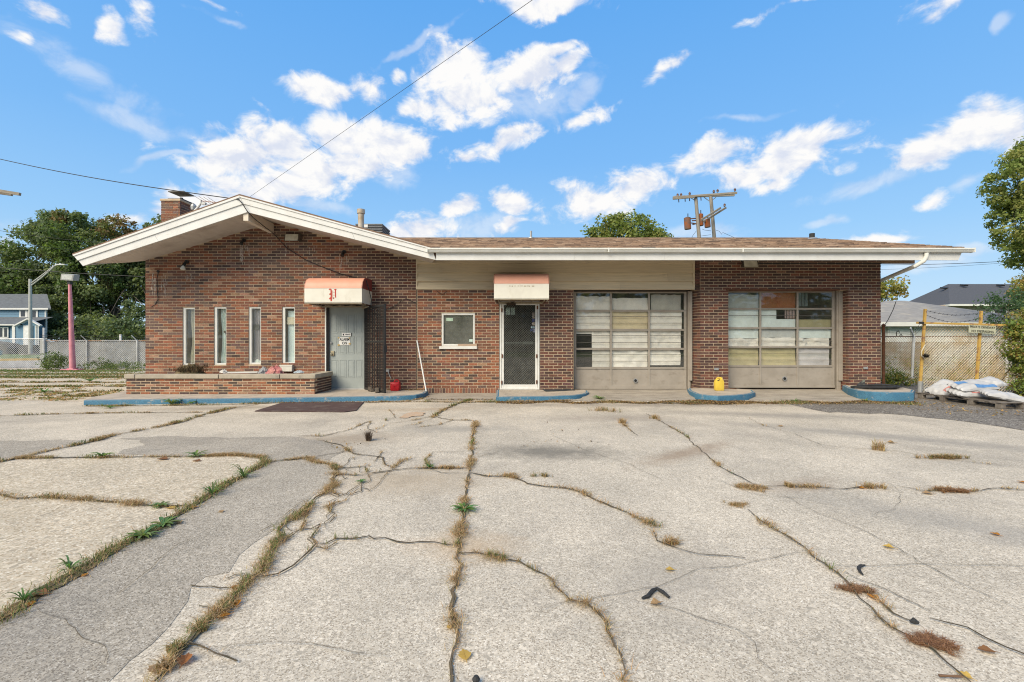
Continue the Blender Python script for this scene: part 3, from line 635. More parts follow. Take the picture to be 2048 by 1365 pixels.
# eave closure left (short return from the front corner to the wall corner)
mb = MB(); mb.prism([(-9.84, YF + .05, 3.235), (-9.65, YF + .05, 3.02), (-9.18, D, gz(XL) + .0), (-9.22, D, 3.44)], (.03, .01, 0)); mb.build('eave_return', m_white, SHOP)
# main fascia, in lengths
cuts = [872, 1150, 1330, 1600, 1917]
for a, b in zip(cuts, cuts[1:]):
    mb = MB()
    x0, x1 = WX(a, YF), WX(b, YF) - .003
    if b == 1917: mb.prism([(x0, YF, 3.385), (x1 + .12, YF, 3.385), (x1, YF, 3.13), (x0, YF, 3.13)], (0, .03, 0))
    else: mb.box(x0, x1, YF, YF + .03, 3.13, 3.385)
    mb.build('fascia_board', m_white, SHOP, bevel=.003)
mb = MB(); mb.prism([(10.04, YF + .03, 3.13), (10.04, YF + .03, 3.39), (10.04, 16, 4.80), (10.04, 16, 4.55)], (.03, 0, 0)); mb.build('fascia_board', m_white, SHOP)
mb = MB()
mb.prism([(-1.7, YF + .03, 3.17), (10.04, YF + .03, 3.17), (10.04, D + .05, 3.45), (-1.7, D + .05, 3.45)], (0, 0, .012)); mb.build('soffit_panel', m_soffit, SHOP)
# gutter (K profile)
gy = YF - .002
prof = [(gy, 3.385), (gy, 3.295), (gy - .07, 3.295), (gy - .085, 3.31), (gy - .09, 3.335), (gy - .115, 3.352), (gy - .115, 3.385), (gy - .108, 3.385), (gy - .105, 3.36), (gy - .08, 3.345), (gy - .075, 3.315), (gy - .01, 3.305), (gy - .01, 3.385)]
mb = MB(); mb.prism([(WX(856, YF), p[0], p[1]) for p in prof], (WX(1940, YF) - WX(856, YF), 0, 0)); mb.build('gutter', m_cream, SHOP, smooth=False)
mb = MB(); mb.box(WX(855, YF), WX(857, YF), gy - .12, gy, 3.29, 3.39); mb.box(WX(1939, YF), WX(1941, YF), gy - .12, gy, 3.29, 3.39)
for xj in (1214, 1480): mb.box(WX(xj, YF), WX(xj, YF) + .03, gy - .119, gy - .1, 3.294, 3.388)
mb.build('gutter_cap', m_cream, SHOP)
mb = MB(); p0 = P(1853, 506, YF - .05)
mb.tube([p0, p0 + Vector((0, 0, -.07)), p0 + Vector((-.03, .03, -.17)), p0 + Vector((-.14, .12, -.27)), P(1762, 561, 12.05) + Vector((.0, 0, 0)), (XR + .05, 12.25, 2.75), (XR + .05, 12.3, .3)], .045, 10)
mb.build('downspout', m_cream, SHOP, smooth=True)
m_osb = M('splintered_plywood', (.34, .21, .12), (.20, .12, .07), scale=30, rough=.95, bump=.6)
mb = MB(); mb.box(XR - .02, WX(1831), D + .02, D + .07, 3.25, 3.365); mb.build('lookout_board', m_osb, SHOP)
mb = MB(); mb.box(WX(1500), XR + .004, D - .012, D + .02, 3.235, 3.25); mb.build('wall_cable', m_black, SHOP)
# siding boards
rows = [(517, 527.7, [919, 1215]), (527.7, 545.8, [975, 1280]), (545.8, 563.3, [1070, 1335]), (563.3, 579.2, [1099, 1240])]
for yt, yb_, seams in rows:
    xs = [834.5] + seams + [1386]
    for a, b in zip(xs, xs[1:]):
        x0, x1 = WX(a), WX(b) - .003; zt, zb2 = WZ(yt), WZ(yb_)
        if yt == 517: zt = ZT
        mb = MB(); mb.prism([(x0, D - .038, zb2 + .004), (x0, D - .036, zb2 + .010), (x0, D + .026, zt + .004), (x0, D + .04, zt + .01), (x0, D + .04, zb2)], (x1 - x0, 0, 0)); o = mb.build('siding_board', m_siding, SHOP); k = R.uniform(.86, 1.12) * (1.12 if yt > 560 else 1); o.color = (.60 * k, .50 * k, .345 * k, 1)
mb = MB(); mb.box(WX(832.3), WX(835), D - .022, D + .05, WZ(579), ZT); mb.box(WX(1386), WX(1389), D - .022, D + .05, WZ(579.5), ZT); mb.build('corner_trim', m_siding0, SHOP)
mb = MB(); mb.box(WX(832.5), WX(834), D - .006, D + .05, 0, WZ(579)); mb.build('control_joint', M('joint_sealant', (.09, .07, .055)), SHOP)
mb = MB(); mb.box(WX(1452), WX(1680), D - .004, D + .3, WZ(580.5), WZ(578)); mb.build('lintel', m_rust, SHOP)

# roof items: chimney, vents
CH = 13.2
cx0, cx1 = WX(322, CH), WX(360, CH)
mb = MB(); mb.box(cx0 + .008, cx1 - .008, CH + .008, CH + .77, 0, WZ(402, CH)); chim = mb.build('chimney', m_mortar, SHOP)
sb = MB(); ztop = WZ(402, CH)
k = int(2.9 / PC)
while k * PC + HC < ztop:
    a = k * PC
    for face in range(2):
        L = (cx1 - cx0) if face == 0 else .78; o_ = (0 if k % 2 else -.113) if face == 0 else (-.113 if k % 2 else 0)
        u = o_
        while u < L:
            p, q = max(u, 0), min(u + .215, L); u += .226
            if q - p < .03: continue
            sb.cc = pick(PAL_U if R.random() < .6 else PAL_L)
            if face == 0: sb.box(cx0 + p, cx0 + q, CH + R.uniform(0, .004), CH + .05, a, a + HC)
            else: sb.box(cx1 - .05, cx1 - R.uniform(0, .004), CH + p, CH + q, a, a + HC)
    k += 1
tag(sb.build('brickwork', m_bricks, chim), kind='stuff')
mb = MB(); mb.box(cx0 - .02, cx1 + .02, CH - .02, CH + .8, ztop, WZ(397.5, CH)); mb.build('coping', m_mortar, chim, bevel=.01)
mb = MB(); mb.box(cx0 + .1, cx1 - .03, CH + .12, CH + .66, WZ(397.5, CH), WZ(394, CH)); mb.tube([(cx0 + .33, CH + .35, WZ(397, CH)), (cx0 + .33, CH + .35, WZ(388, CH))], .04); mb.build('flue_frame', m_black, chim)
mb = MB(); pa = [P(335, 383.5, CH), P(368, 383, CH), P(388, 393.5, CH + .5), P(358, 393.5, CH + .5)]
mb.prism([(-9.66, CH - .02, 5.47), (-9.2, CH - .02, 5.48), (-9.18, CH + .75, 5.53), (-9.64, CH + .75, 5.52)], (0, 0, .02)); mb.v = []; mb.f = []; mb.c = []
q = [Vector((WX(336, CH), CH, WZ(383.6, CH))), Vector((WX(367, CH), CH, WZ(383.2, CH))), Vector((WX(389, CH + .75), CH + .75, WZ(393, CH + .75))), Vector((WX(360, CH + .75), CH + .75, WZ(393.6, CH + .75)))]
mb.prism(q, (0, 0, .025)); mb.build('rain_cap', M('tarnished_sheet', (.10, .10, .09), (.15, .14, .12), scale=5, rough=.7), chim)
def roof_z(Y): return S0 + (Y - 10.5) / 5.5 * (S1 - S0)
mb = MB(); Yv = 15.6; c = P(1062, 476, Yv); zr = roof_z(Yv)
mb.lathe([(.11, -.02), (.10, .03), (.035, .045), (.035, WZ(462, Yv) - zr + .0)], (c.x, Yv, zr), 12); mb.build('vent_pipe', m_steel, SHOP, smooth=True)
mb = MB(); Yv = 15.2; c = P(1624, 480, Yv); zr = roof_z(Yv)
mb.lathe([(.22, -.03), (.14, .03), (.085, .04)], (c.x, Yv, zr), 14); fl = mb.build('vent_flashing', m_steel, SHOP, smooth=True)
mb = MB(); mb.lathe([(.08, 0), (.08, WZ(467, Yv) - zr)], (c.x, Yv, zr), 14); mb.build('vent_pipe', M('black_pipe', (.035, .035, .035)), SHOP, smooth=True, label='short black vent pipe')
mb = MB(); Yv = 13.6; c = P(722, 440, Yv); zb_ = 3.9
zt = WZ(419, Yv); mb.lathe([(.085, 3.8), (.085, zt - .28), (.088, zt - .18), (.088, zt - .13), (.11, zt - .12), (.112, zt), (.0, zt + .01)], (c.x, Yv, 0), 14)
mb.build('flue_pipe', M('stained_flue', (.36, .27, .17), (.50, .46, .40), scale=4, rough=.7, metal=.2), SHOP, smooth=True, label='tall rust-streaked flue pipe with cap')
# gable wall fittings: side windows
m_frame = M('window_frame_paint', (.66, .65, .61), (.58, .57, .52), scale=6, rough=.5, dirt=(.38, .33, .26), dscale=10, dlo=.64, dhi=.76)
m_curt = M('aqua_curtain', (.70, .80, .76), (.60, .72, .67), scale=3, stretch=(6, 1, .5), rough=.9)
m_curt2 = M('cream_curtain', (.70, .67, .52), (.56, .54, .42), scale=3, stretch=(8, 1, .5), rough=.9)
m_curt3 = M('grey_curtain', (.42, .41, .44), (.35, .34, .37), scale=3, stretch=(8, 1, .5), rough=.9)
m_curt4 = M('pale_blue_sheet', (.70, .84, .84), (.65, .80, .80), scale=3, rough=.9)
def framed(root, x0, x1, z0, z1, w, y, dpt=.05, mat=m_frame, name='frame'):
    mb = MB()
    mb.box(x0, x0 + w, y, y + dpt, z0, z1).box(x1 - w, x1, y, y + dpt, z0, z1).box(x0 + w, x1 - w, y, y + dpt, z1 - w, z1).box(x0 + w, x1 - w, y, y + dpt, z0, z0 + w)
    return mb.build(name, mat, root, bevel=.004)
for i, h in enumerate(H):
    x0, x1, z0, z1 = h
    wmb = MB(); w = .042; y = D + .045
    wmb.box(x0, x0 + w + .02, y - .02, y + .04, z0, z1).box(x1 - w * .55, x1, y - .02, y + .04, z0, z1).box(x0 + w + .02, x1 - w * .55, y - .02, y + .04, z1 - w, z1).box(x0 + w + .02, x1 - w * .55, y - .02, y + .04, z0, z0 + w)
    wf = wmb.build('window', m_frame, SHOP, bevel=.004, label=['slit window with parted cream curtain', 'slit window with aqua curtain and a dark heart', 'slit window with grey curtain', 'slit window with pale blue sheet'][i])
    mb = MB(); mb.box(x0 + .03, x1 - .01, y + .015, y + .02, z0 + .03, z1 - .03); mb.build('pane', m_glass, wf)
    mb = MB(); mb.box(x0 + .0, x1, D + .06, D + .1, z0 - .001, z0 + .03); mb.build('sill', m_frame, wf)
    a, b = x0 + .02, x1 + .1
    def cur(ax, bx, za, zb3, mat, amp=.02, fr=22, taper=None, yy=y + .10):
        mb = MB()
        def fn(u, v):
            x = ax + (bx - ax) * u; z = za + (zb3 - za) * v
            if taper: x = ax + (bx - ax) * (u * (1 - taper * math.sin(v * math.pi)) + (taper * .5) * math.sin(v * math.pi))
            return (x, yy + amp * math.sin(x * fr * 6 + 1.3 * math.sin(v * 4)) + amp * .6 * mnoise.noise(Vector((x * 8, z * 2, 0))), z)
        mb.grid(fn, 24, 14); return mb.build('curtain', mat, wf, smooth=True)
    if i == 0: cur(x0 + .09, x1 + .05, z0 - .1, z1 + .1, m_curt2, taper=.35); cur(x0 + .12, x1 + .2, z0 + .9, z1 + .1, m_curt, yy=y + .16)
    if i == 1:
        cur(x0 + .09, x1 + .12, z0 - .1, z1 + .1, m_curt, taper=.15)
        mb = MB(); hx, hz = x0 + .225, z0 + .82; hp = []
        for t in range(24):
            a_ = t / 24 * 2 * math.pi; hp.append((hx + .0032 * 16 * math.sin(a_) ** 3, y + .07, hz + .0032 * (13 * math.cos(a_) - 5 * math.cos(2 * a_) - 2 * math.cos(3 * a_) - math.cos(4 * a_))))
        mb.prism(hp, (0, .006, 0)); mb.build('heart_ornament', m_black, wf)
    if i == 2:
        cur(x0 + .05, x1 + .12, z0 - .1, z1 + .1, m_curt3, amp=.012)
        mb = MB(); mb.grid(lambda u, v: (x0 + .07 + .2 * u, y + .06 + .01 * math.sin(u * 9), z0 + .04 + v * .09 * math.sin(math.pi * u)), 10, 4); mb.build('bag_on_sill', m_curt, wf)
        mb = MB(); mb.box(x0 + .06, x0 + .2, y + .07, y + .09, z0 + .87, z0 + 1.0); mb.build('dark_card', M('dark_card', (.12, .13, .13)), wf)
    if i == 3:
        cur(x0 + .08, x1 + .1, z0 - .1, z1 - .1, m_curt4, amp=.003)
        mb = MB(); mb.box(x0 + .075, x1, y + .05, y + .07, z0 + 1.0, z0 + 1.18); mb.build('card', m_curt2, wf)
# small office window
x0, x1, z0, z1 = HW
wf = framed(SHOP, x0 + .004, x1 - .004, z0 + .004, z1 - .004, .045, D + .01, .08, name='window'); wf['label'] = 'square office window with white frame'
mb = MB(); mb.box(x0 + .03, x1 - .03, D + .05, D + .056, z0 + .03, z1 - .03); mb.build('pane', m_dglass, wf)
mb = MB(); mb.box(WX(879), WX(954), D - .045, D + .06, WZ(698), WZ(692.5)); mb.build('sill', m_frame, wf, bevel=.005)
mb = MB(); mb.obox((WX(935), D - .01, WZ(690.2)), (WX(954) - WX(935), 0, 0), (0, .02, 0), (-.0, 0, .03)); mb.build('loose_plank', M('plank', (.42, .31, .22), (.36, .26, .19), stretch=(.3, 1, 1), rough=.9), wf)
mb = MB(); mb.box(WX(892), WX(905.5), D + .045, D + .049, WZ(642), WZ(635.5)); mb.build('sticker', M('pale_green_notice', (.42, .55, .42)), wf)
mb = MB(); mb.box(WX(938), WX(945), D + .045, D + .049, WZ(683.5), WZ(678.5)); mb.build('sticker', M('pale_notice', (.5, .62, .56)), wf)
# room behind the window
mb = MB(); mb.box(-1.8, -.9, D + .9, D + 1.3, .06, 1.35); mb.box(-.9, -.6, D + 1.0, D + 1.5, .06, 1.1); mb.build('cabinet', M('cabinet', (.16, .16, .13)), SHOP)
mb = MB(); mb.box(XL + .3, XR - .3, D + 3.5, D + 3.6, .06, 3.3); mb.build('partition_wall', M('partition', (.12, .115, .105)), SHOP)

# grey entrance door
dd = thing_door = MB(); dx0, dx1 = WX(656), WX(727.5); dz0, dz1 = .125, WZ(613)
mb = MB(); mb.box(dx0, dx1, D + .09, D + .13, dz0, dz1); door = mb.build('entrance_door', m_greydoor, SHOP, label='grey-green eight panel door', bevel=.003)
def panel(x0, x1, z0, z1, y, root, mat):
    mb = MB(); t = .012
    # moulded rim and raised field
    for (a, b, c, d_) in ((x0, x1, z1 - t, z1), (x0, x1, z0, z0 + t), (x0, x0 + t, z0 + t, z1 - t), (x1 - t, x1, z0 + t, z1 - t)): mb.box(a, b, y - .006, y, c, d_)
    mb.box(x0 + .035, x1 - .035, y - .005, y, z0 + .035, z1 - .035); return mb.build('door_panel', mat, root, bevel=.002)
pwid = (dx1 - dx0 - .06) / 4
for j in range(4):
    xa = dx0 + .03 + j * pwid + .02
    for za, zb4 in ((WZ(756), WZ(720)), (WZ(708), WZ(672.5)), (WZ(666), WZ(628))):
        panel(xa, xa + pwid - .04, za, zb4, D + .09, door, m_greydoor)
for py, r in ((685.5, .026), (0, 0)):
    if r: mb = MB(); mb.tube([P(662, py, D + .09), P(662, py, D + .05)], r, 14); mb.build('deadbolt', m_steel, door, smooth=True)
mb = MB(); mb.box(WX(659.5), WX(666.5), D + .06, D + .09, WZ(711.5), WZ(702)); mb.tube([P(662.5, 708, D + .065), P(662.5, 708, D + .02)], .025, 12); mb.build('door_knob', M('brass', (.42, .36, .24), metal=.6, rough=.4), door, bevel=.004)
mb = MB(); mb.box(WX(650), WX(652.3), D - .01, D + .16, .1, WZ(609)); mb.box(WX(729.5), WX(731), D + .0, D + .16, .1, WZ(609)); mb.build('door_casing', m_frame, SHOP)
mb = MB(); mb.box(WX(652.3), WX(656), D + .03, D + .16, .1, WZ(609)); mb.box(WX(656), WX(729.5), D + .03, D + .16, WZ(612.5), WZ(609)); mb.box(WX(727.5), WX(729.5), D + .03, D + .16, .1, WZ(612.5)); mb.build('door_jamb', m_black, SHOP)
mb = MB(); mb.box(WX(652), WX(730), D - .02, D + .14, .09, .125); mb.build('threshold', M('aluminium_sill', (.5, .5, .48), metal=.4, rough=.5), SHOP)

# glass door
gd0, gd1 = WX(999.3), WX(1079); gz0, gz1 = .135, WZ(601.5)
fr = framed(SHOP, gd0, gd1, gz0 - .04, gz1, .045, D + .01, .12, mat=m_frame, name='door_frame')
ddm = MB(); a0, a1 = gd0 + .05, gd1 - .05; b0, b1 = gz0, gz1 - .055; w = .055
ddm.box(a0, a0 + w, D + .02, D + .065, b0, b1).box(a1 - w, a1, D + .02, D + .065, b0, b1).box(a0 + w, a1 - w, D + .02, D + .065, b1 - .05, b1).box(a0 + w, a1 - w, D + .02, D + .065, b0, b0 + .085)
gdoor = ddm.build('glass_door', m_frame, SHOP, bevel=.004, label='white framed glass door behind a diamond grille')
mb = MB(); mb.box(a0 + w - .01, a1 - w + .01, D + .05, D + .056, b0 + .08, b1 - .04); mb.build('pane', glassmat('grimy_door_glass', tint=(.6, .63, .62), dirt=.05), gdoor)
mb = MB(); sx, ex, sz_, ez_ = a0 + w, a1 - w, b0 + .085, b1 - .05
def lattice(mb, x0, x1, z0, z1, y, sx_, sz2, r, flat=.6):
    """expanded metal: two families of slanted strands clipped to the rectangle"""
    for sgn in (1, -1):
        k = sz2 / sx_
        c = (z0 - k * x1) if sgn > 0 else (z0 + k * x0)
        cmax = (z1 - k * x0) if sgn > 0 else (z1 + k * x1)
        while c < cmax:
            pts = []
            for x in (x0, x1):
                z = c + sgn * k * x
                if z0 <= z <= z1: pts.append((x, z))
            for z in (z0, z1):
                x = (z - c) / (sgn * k)
                if x0 < x < x1: pts.append((x, z))
            if len(pts) >= 2:
                (xa, za), (xb, zb) = pts[0], pts[1]
                if (xa - xb) ** 2 + (za - zb) ** 2 > 1e-5:
                    d = Vector((xb - xa, 0, zb - za)).normalized(); n = Vector((-d.z, 0, d.x)) * r; yo = y + sgn * r * .6
                    mb.add([(xa + n.x, yo, za + n.z), (xb + n.x, yo, zb + n.z), (xb, yo - r * flat, zb), (xa, yo - r * flat, za), (xa - n.x, yo, za - n.z), (xb - n.x, yo, zb - n.z)], [(0, 1, 2, 3), (3, 2, 5, 4), (0, 4, 5, 1)])
            c += sz2
lattice(mb, sx, ex, sz_, ez_, D + .025, .060, .060, .003)
tag(mb.build('grille', M('grille_metal', (.10, .10, .09), (.16, .16, .14), rough=.5, metal=.3), gdoor), kind='stuff')
mb = MB(); mb.box(sx, ex, D + .07, D + .1, WZ(687), WZ(684.5)); mb.box(WX(1046), WX(1066), D + .065, D + .1, WZ(688.5), WZ(683)); mb.build('push_bar', m_frame, gdoor)
for (px_, py_) in ((1003.5, 620), (1075, 615), (1004.5, 712), (1073.5, 712), (1003.5, 765), (1073.5, 764)):
    mb = MB(); mb.box(WX(px_ - 1.3), WX(px_ + 1.3), D - .005, D + .02, WZ(py_ + 3.5), WZ(py_ - 3.5)); mb.build('grille_clip', m_rust, gdoor)
mb = MB(); mb.box(WX(1013), WX(1031.5), D - .05, D + .02, WZ(610.5), WZ(606.5)); mb.beam(P(1018, 608, D - .03), P(1029, 603.5, D - .06), .02, .015); mb.build('door_closer', M('brown_closer', (.06, .04, .025)), gdoor)
for (x_, y_, w_, h_, c_) in ((1067, 631, 5, 12, (.42, .35, .28)), (1067, 640.5, 5, 6, (.05, .07, .22)), (1067, 647.5, 6, 6, (.5, .42, .34)), (1066, 654.5, 8, 4, (.4, .55, .6)), (1063.5, 660, 5, 5, (.05, .08, .2)), (1069, 661, 3.5, 7, (.35, .36, .5)), (1016, 622, 8.5, 14, (.38, .48, .4)), (1026, 622, 8, 14, (.34, .44, .37))):
    mb = MB(); mb.box(WX(x_ - w_ / 2), WX(x_ + w_ / 2), D + .045, D + .048, WZ(y_ + h_ / 2), WZ(y_ - h_ / 2)); mb.build('sticker', M('sticker', c_, tuple(q * .6 for q in c_), scale=25, lo=.48, hi=.52), gdoor)

# garage doors
GY = 12.03
m_sheet = toned('plastic_sheet', False, var=.12, scale=2.5, stretch=(2, 1, 1), bump=.15, rough=.6)
m_gglass = glassmat('garage_glass', dirt=.04)
def gx(px): return WX(px, GY)
def gzz(py): return WZ(py, GY)
def garage(label, xs, rails, bottom, cells, jamb, vent, bars, top):
    mb = MB(); y0, y1 = GY - .02, GY + .03
    z0 = gzz(bottom[1])
    fr_w = .035
    rail_h = [(gzz(b), gzz(a)) for a, b in rails]
    mb.box(gx(xs[0]), gx(xs[-1]), y0, y1, rail_h[0][0], rail_h[0][1])
    door = mb.build('overhead_door', m_gdoor, SHOP, label=label, bevel=.003)
    for a, b in rail_h[1:]:
        mb = MB(); m_ = (a + b) / 2
        mb.box(gx(xs[0]), gx(xs[-1]), y0, y1, a, m_ - .002).box(gx(xs[0]), gx(xs[-1]), y0, y1, m_ + .002, b); mb.build('rail', m_gdoor, door, bevel=.003)
    mb = MB(); mb.box(gx(xs[0]), gx(xs[-1]), y0 - .006, y1, z0, gzz(bottom[0])); mb.build('bottom_rail', m_gdoor, door, bevel=.004)
    zt = rail_h[0][0]
    edges = [h for h in rail_h] + [(z0, gzz(bottom[0]))]
    for i in range(len(edges) - 1):
        za, zb = edges[i + 1][1], edges[i][0]
        for j, xm in enumerate(xs):
            w = .022 if 0 < j < len(xs) - 1 else .03
            c = gx(xm) + (.03 if j == 0 else -.03 if j == len(xs) - 1 else 0)
            mb = MB(); mb.box(c - w, c + w, y0 + .004, y1 - .004, za, zb); mb.build('mullion', m_gdoor, door, bevel=.003)
        for j in range(len(xs) - 1):
            xa, xb = gx(xs[j]) + (.06 if j == 0 else .022), gx(xs[j + 1]) - (.06 if j == len(xs) - 2 else .022)
            if i == len(edges) - 2:
                mb = MB(); mb.box(xa, xb, y0 + .018, y1 - .01, za, zb); mb.build('panel', m_gdoor, door)
                continue
            mb = MB(); mb.box(xa, xb, y0 + .018, y0 + .022, za, zb); mb.build('pane', m_gglass, door)
            for (u0, u1, v0, v1, c, wr) in cells[i][j]:
                ax, bx = xa + (xb - xa) * u0, xa + (xb - xa) * u1; az_, bz_ = za + (zb - za) * v0, za + (zb - za) * v1
                mb = MB(); sd_ = R.uniform(0, 50)
                def fn(u, v):
                    x = ax + (bx - ax) * u; z = az_ + (bz_ - az_) * v
                    d = mnoise.fractal(Vector((x * 3 + z * 2.2 + sd_, z * 1.2, 0)), 1, 2, 3) * wr + abs(mnoise.noise(Vector((x * 6 - z * 5, sd_, 0)))) * wr * .8
                    zz = z
                    if v == 1 and v1 < 1 and wr > .005: zz = z - abs(mnoise.noise(Vector((x * 5, sd_, 1)))) * .05
                    return (x, GY + .05 + d, zz)
                mb.cc = c; mb.grid(fn, 14, 9); mb.build('sheet', m_sheet, door, smooth=True)
    for (ja, jb, py_) in bars:
        mb = MB(); mb.tube([(gx(ja), y0 + .012, gzz(py_)), (gx(jb), y0 + .012, gzz(py_))], .006, 6); mb.build('security_bar', M('bar_metal', (.16, .15, .13), metal=.3), door)
    mb = MB(); vx, vz = gx(vent[0]), gzz(vent[1])
    ring = []
    mb.tube([(vx, y0 - .012, vz), (vx, y0 + .02, vz)], .055, 20); mb.build('vent_ring', m_steel, door, smooth=True)
    mb = MB(); mb.tube([(vx, y0 - .016, vz), (vx, y0 + .0, vz)], .036, 18); mb.build('vent_hole', m_dark, door)
    mb = MB(); mb.box(gx(jamb[0]), gx(jamb[1]), GY - .06, GY + .02, .06, gzz(top)); mb.box(gx(jamb[0]) + .02, gx(jamb[1]) + .03, GY - .10, GY - .06, .3, gzz(top)); mb.build('jamb', m_gdoor, door, bevel=.006)
    mb = MB(); mb.box(gx(xs[0]) - .04, gx(jamb[1]) + .0, GY + .0, GY + .06, gzz(rails[0][0]), gzz(top) + .1); mb.build('head_jamb', M('dark_head', (.07, .055, .045)), door)
    return door
Wc, Yw, Bl, Kh, Dk_, Gr = (.80, .77, .70), (.68, .58, .38), (.68, .76, .73), (.50, .44, .25), (.03, .03, .03), (.64, .62, .56)
F_ = lambda c, wr=.03: [(0, 1, 0, 1, c, wr)]
garage('left garage door with torn white sheets behind its glass', [1147.7, 1221.9, 1298, 1372.7], [(583.5, 586.5), (619.6, 623.4), (657.9, 661.6), (695.8, 699.6), (734, 738)], (771, 778),
       [[[(0, 1, 0, .86, Wc, .06)], [(0, 1, 0, .74, Wc, .05)], [(.05, .93, 0, .95, (.50, .48, .42), .03)]],
        [F_(Wc, .05), F_(Yw, .015), [(0, .95, 0, 1, Wc, .03)]],
        [[(.47, 1, 0, 1, Wc, .01), (0, 1, .82, 1, Gr, .01)], F_(Wc, .012), [(0, .93, 0, 1, Wc, .05)]],
        [[(.48, 1, 0, 1, Gr, .01)], F_(Wc, .05), [(0, .92, .1, 1, Wc, .05)]]], (1374.5, 1379.5), (1270.5, 761),
       [(1148, 1372, y) for y in (633.3, 646.3, 671.3, 685, 709.3, 722.3)], 583)
garage('right garage door with a brown board and khaki sheets behind its glass', [1450, 1520.4, 1594.8, 1668.6], [(582, 585), (616, 619.2), (654.3, 658), (692.5, 696.2), (730.5, 734)], (770.3, 775.3),
       [[[(0, 1, 0, .92, (.44, .47, .43), .03)], F_((.33, .105, .03), .002), [(0, .32, .12, 1, (.12, .15, .14), .01)]],
        [F_(Bl, .004), [(0, .46, 0, 1, Bl, .004), (0, 1, 0, .46, Bl, .004), (.7, 1, .5, 1, (.4, .3, .27), .004)], [(0, 1, 0, .44, (.34, .31, .17), .004)]],
        [[(0, 1, .46, 1, Bl, .004), (0, 1, 0, .52, Wc, .07)], [(0, 1, .5, 1, (.5, .52, .5), .006), (0, 1, 0, .52, Wc, .04)], [(0, 1, .48, 1, Bl, .004), (0, .96, 0, .5, Wc, .07)]],
        [F_(Kh, .03), F_(Kh, .03), [(0, .96, 0, 1, (.56, .54, .54), .02)]]], (1671, 1678.5), (1568, 757),
       [(1457, 1668, y) for y in (631, 682, 706.3, 720)], 582)
# bars behind the right door's upper panes
mb = MB()
for px in (1597, 1605, 1612): mb.box(gx(px) - .008, gx(px) + .008, GY + .045, GY + .047, gzz(612), gzz(586))
for px in (1575, 1580, 1586, 1592): mb.box(gx(px) - .008, gx(px) + .008, GY + .035, GY + .037, gzz(637), gzz(620))
mb.build('window_bars', m_black, SHOP)
# ------------------------------------------------------------------ planter
YP, PZ = 10.70, .10
pl0, pl1 = WX(252.5, YP), WX(629, YP); pzt = WZ(757, YP); pyb = D - .02
pr = thing('brick_planter', 'low brick planter with stone coping under the slit windows', 'planter', ((pl0 + pl1) / 2, YP, PZ))
mb = MB(); mb.box(pl0 + .01, pl1 - .006, YP + .006, YP + .12, PZ - .02, pzt); mb.box(pl0 + .01, pl0 + .13, YP + .12, pyb, PZ - .02, pzt); mb.box(pl1 - .13, pl1 - .006, YP + .12, pyb, PZ - .02, pzt)
pw = mb.build('wall', m_mortar, pr)
nrow = 6; ph = (pzt - PZ) / nrow
for k in range(nrow):
    z = PZ + k * ph; off = 0 if k % 2 else -.11
    u = pl0 + off
    while u < pl1:
        a, b = max(u, pl0), min(u + .205, pl1); u += .221
        if b - a < .03: continue
        o = bpy.data.objects.new('brick', bme); COL.objects.link(o); o.parent = pw; o.location = Vector(((a + b) / 2, YP + R.uniform(-.002, .003), z)) - ORI[pw.name]
        o.scale = ((b - a) / .215, 1, (ph - .016) / .059); o.color = (*pick(PAL_P), 1)
    v = YP + (0.11 if k % 2 else .22)
    v = YP + .055 + (.11 if k % 2 else 0)
    while v < pyb:
        a, b = v, min(v + .205, pyb); v += .221
        if b - a < .03: continue
        o = bpy.data.objects.new('brick', bme); COL.objects.link(o); o.parent = pw; o.location = Vector((pl1 - R.uniform(-.002, .003), (a + b) / 2, z)) - ORI[pw.name]; o.rotation_euler = (0, 0, math.pi / 2)
        o.scale = ((b - a) / .215, 1, (ph - .016) / .059); o.color = (*pick(PAL_D), 1)
m_cop = M('coping_stone', (.40, .35, .27), (.31, .27, .21), scale=4, rough=.9, bump=.3, bscale=60, dirt=(.20, .18, .15), dscale=7, dlo=.57, dhi=.75)
for a, b in ((250, 271), (272, 438), (439.5, 560), (561, 632)):
    mb = MB(); mb.box(WX(a, YP), WX(b, YP) - .004, YP - .03, YP + .24, pzt, WZ(748.5, YP) + R.uniform(-.006, .006)); mb.build('coping_stone', m_cop, pr, bevel=.008)
mb = MB(); mb.box(pl1 - .22, pl1 + .03, YP + .245, D - .005, pzt, WZ(748.5, YP)); mb.build('coping_stone', m_cop, pr, bevel=.008)
mb = MB(); mb.grid(lambda u, v: (pl0 + .1 + (pl1 - pl0 - .2) * u, YP + .2 + (pyb - YP - .2) * v, pzt + .02 + .04 * mnoise.fractal(Vector((u * 30, v * 4, 0)), 1, 2, 4)), 60, 10); mb.build('planter_soil', m_soil, pr, smooth=True)
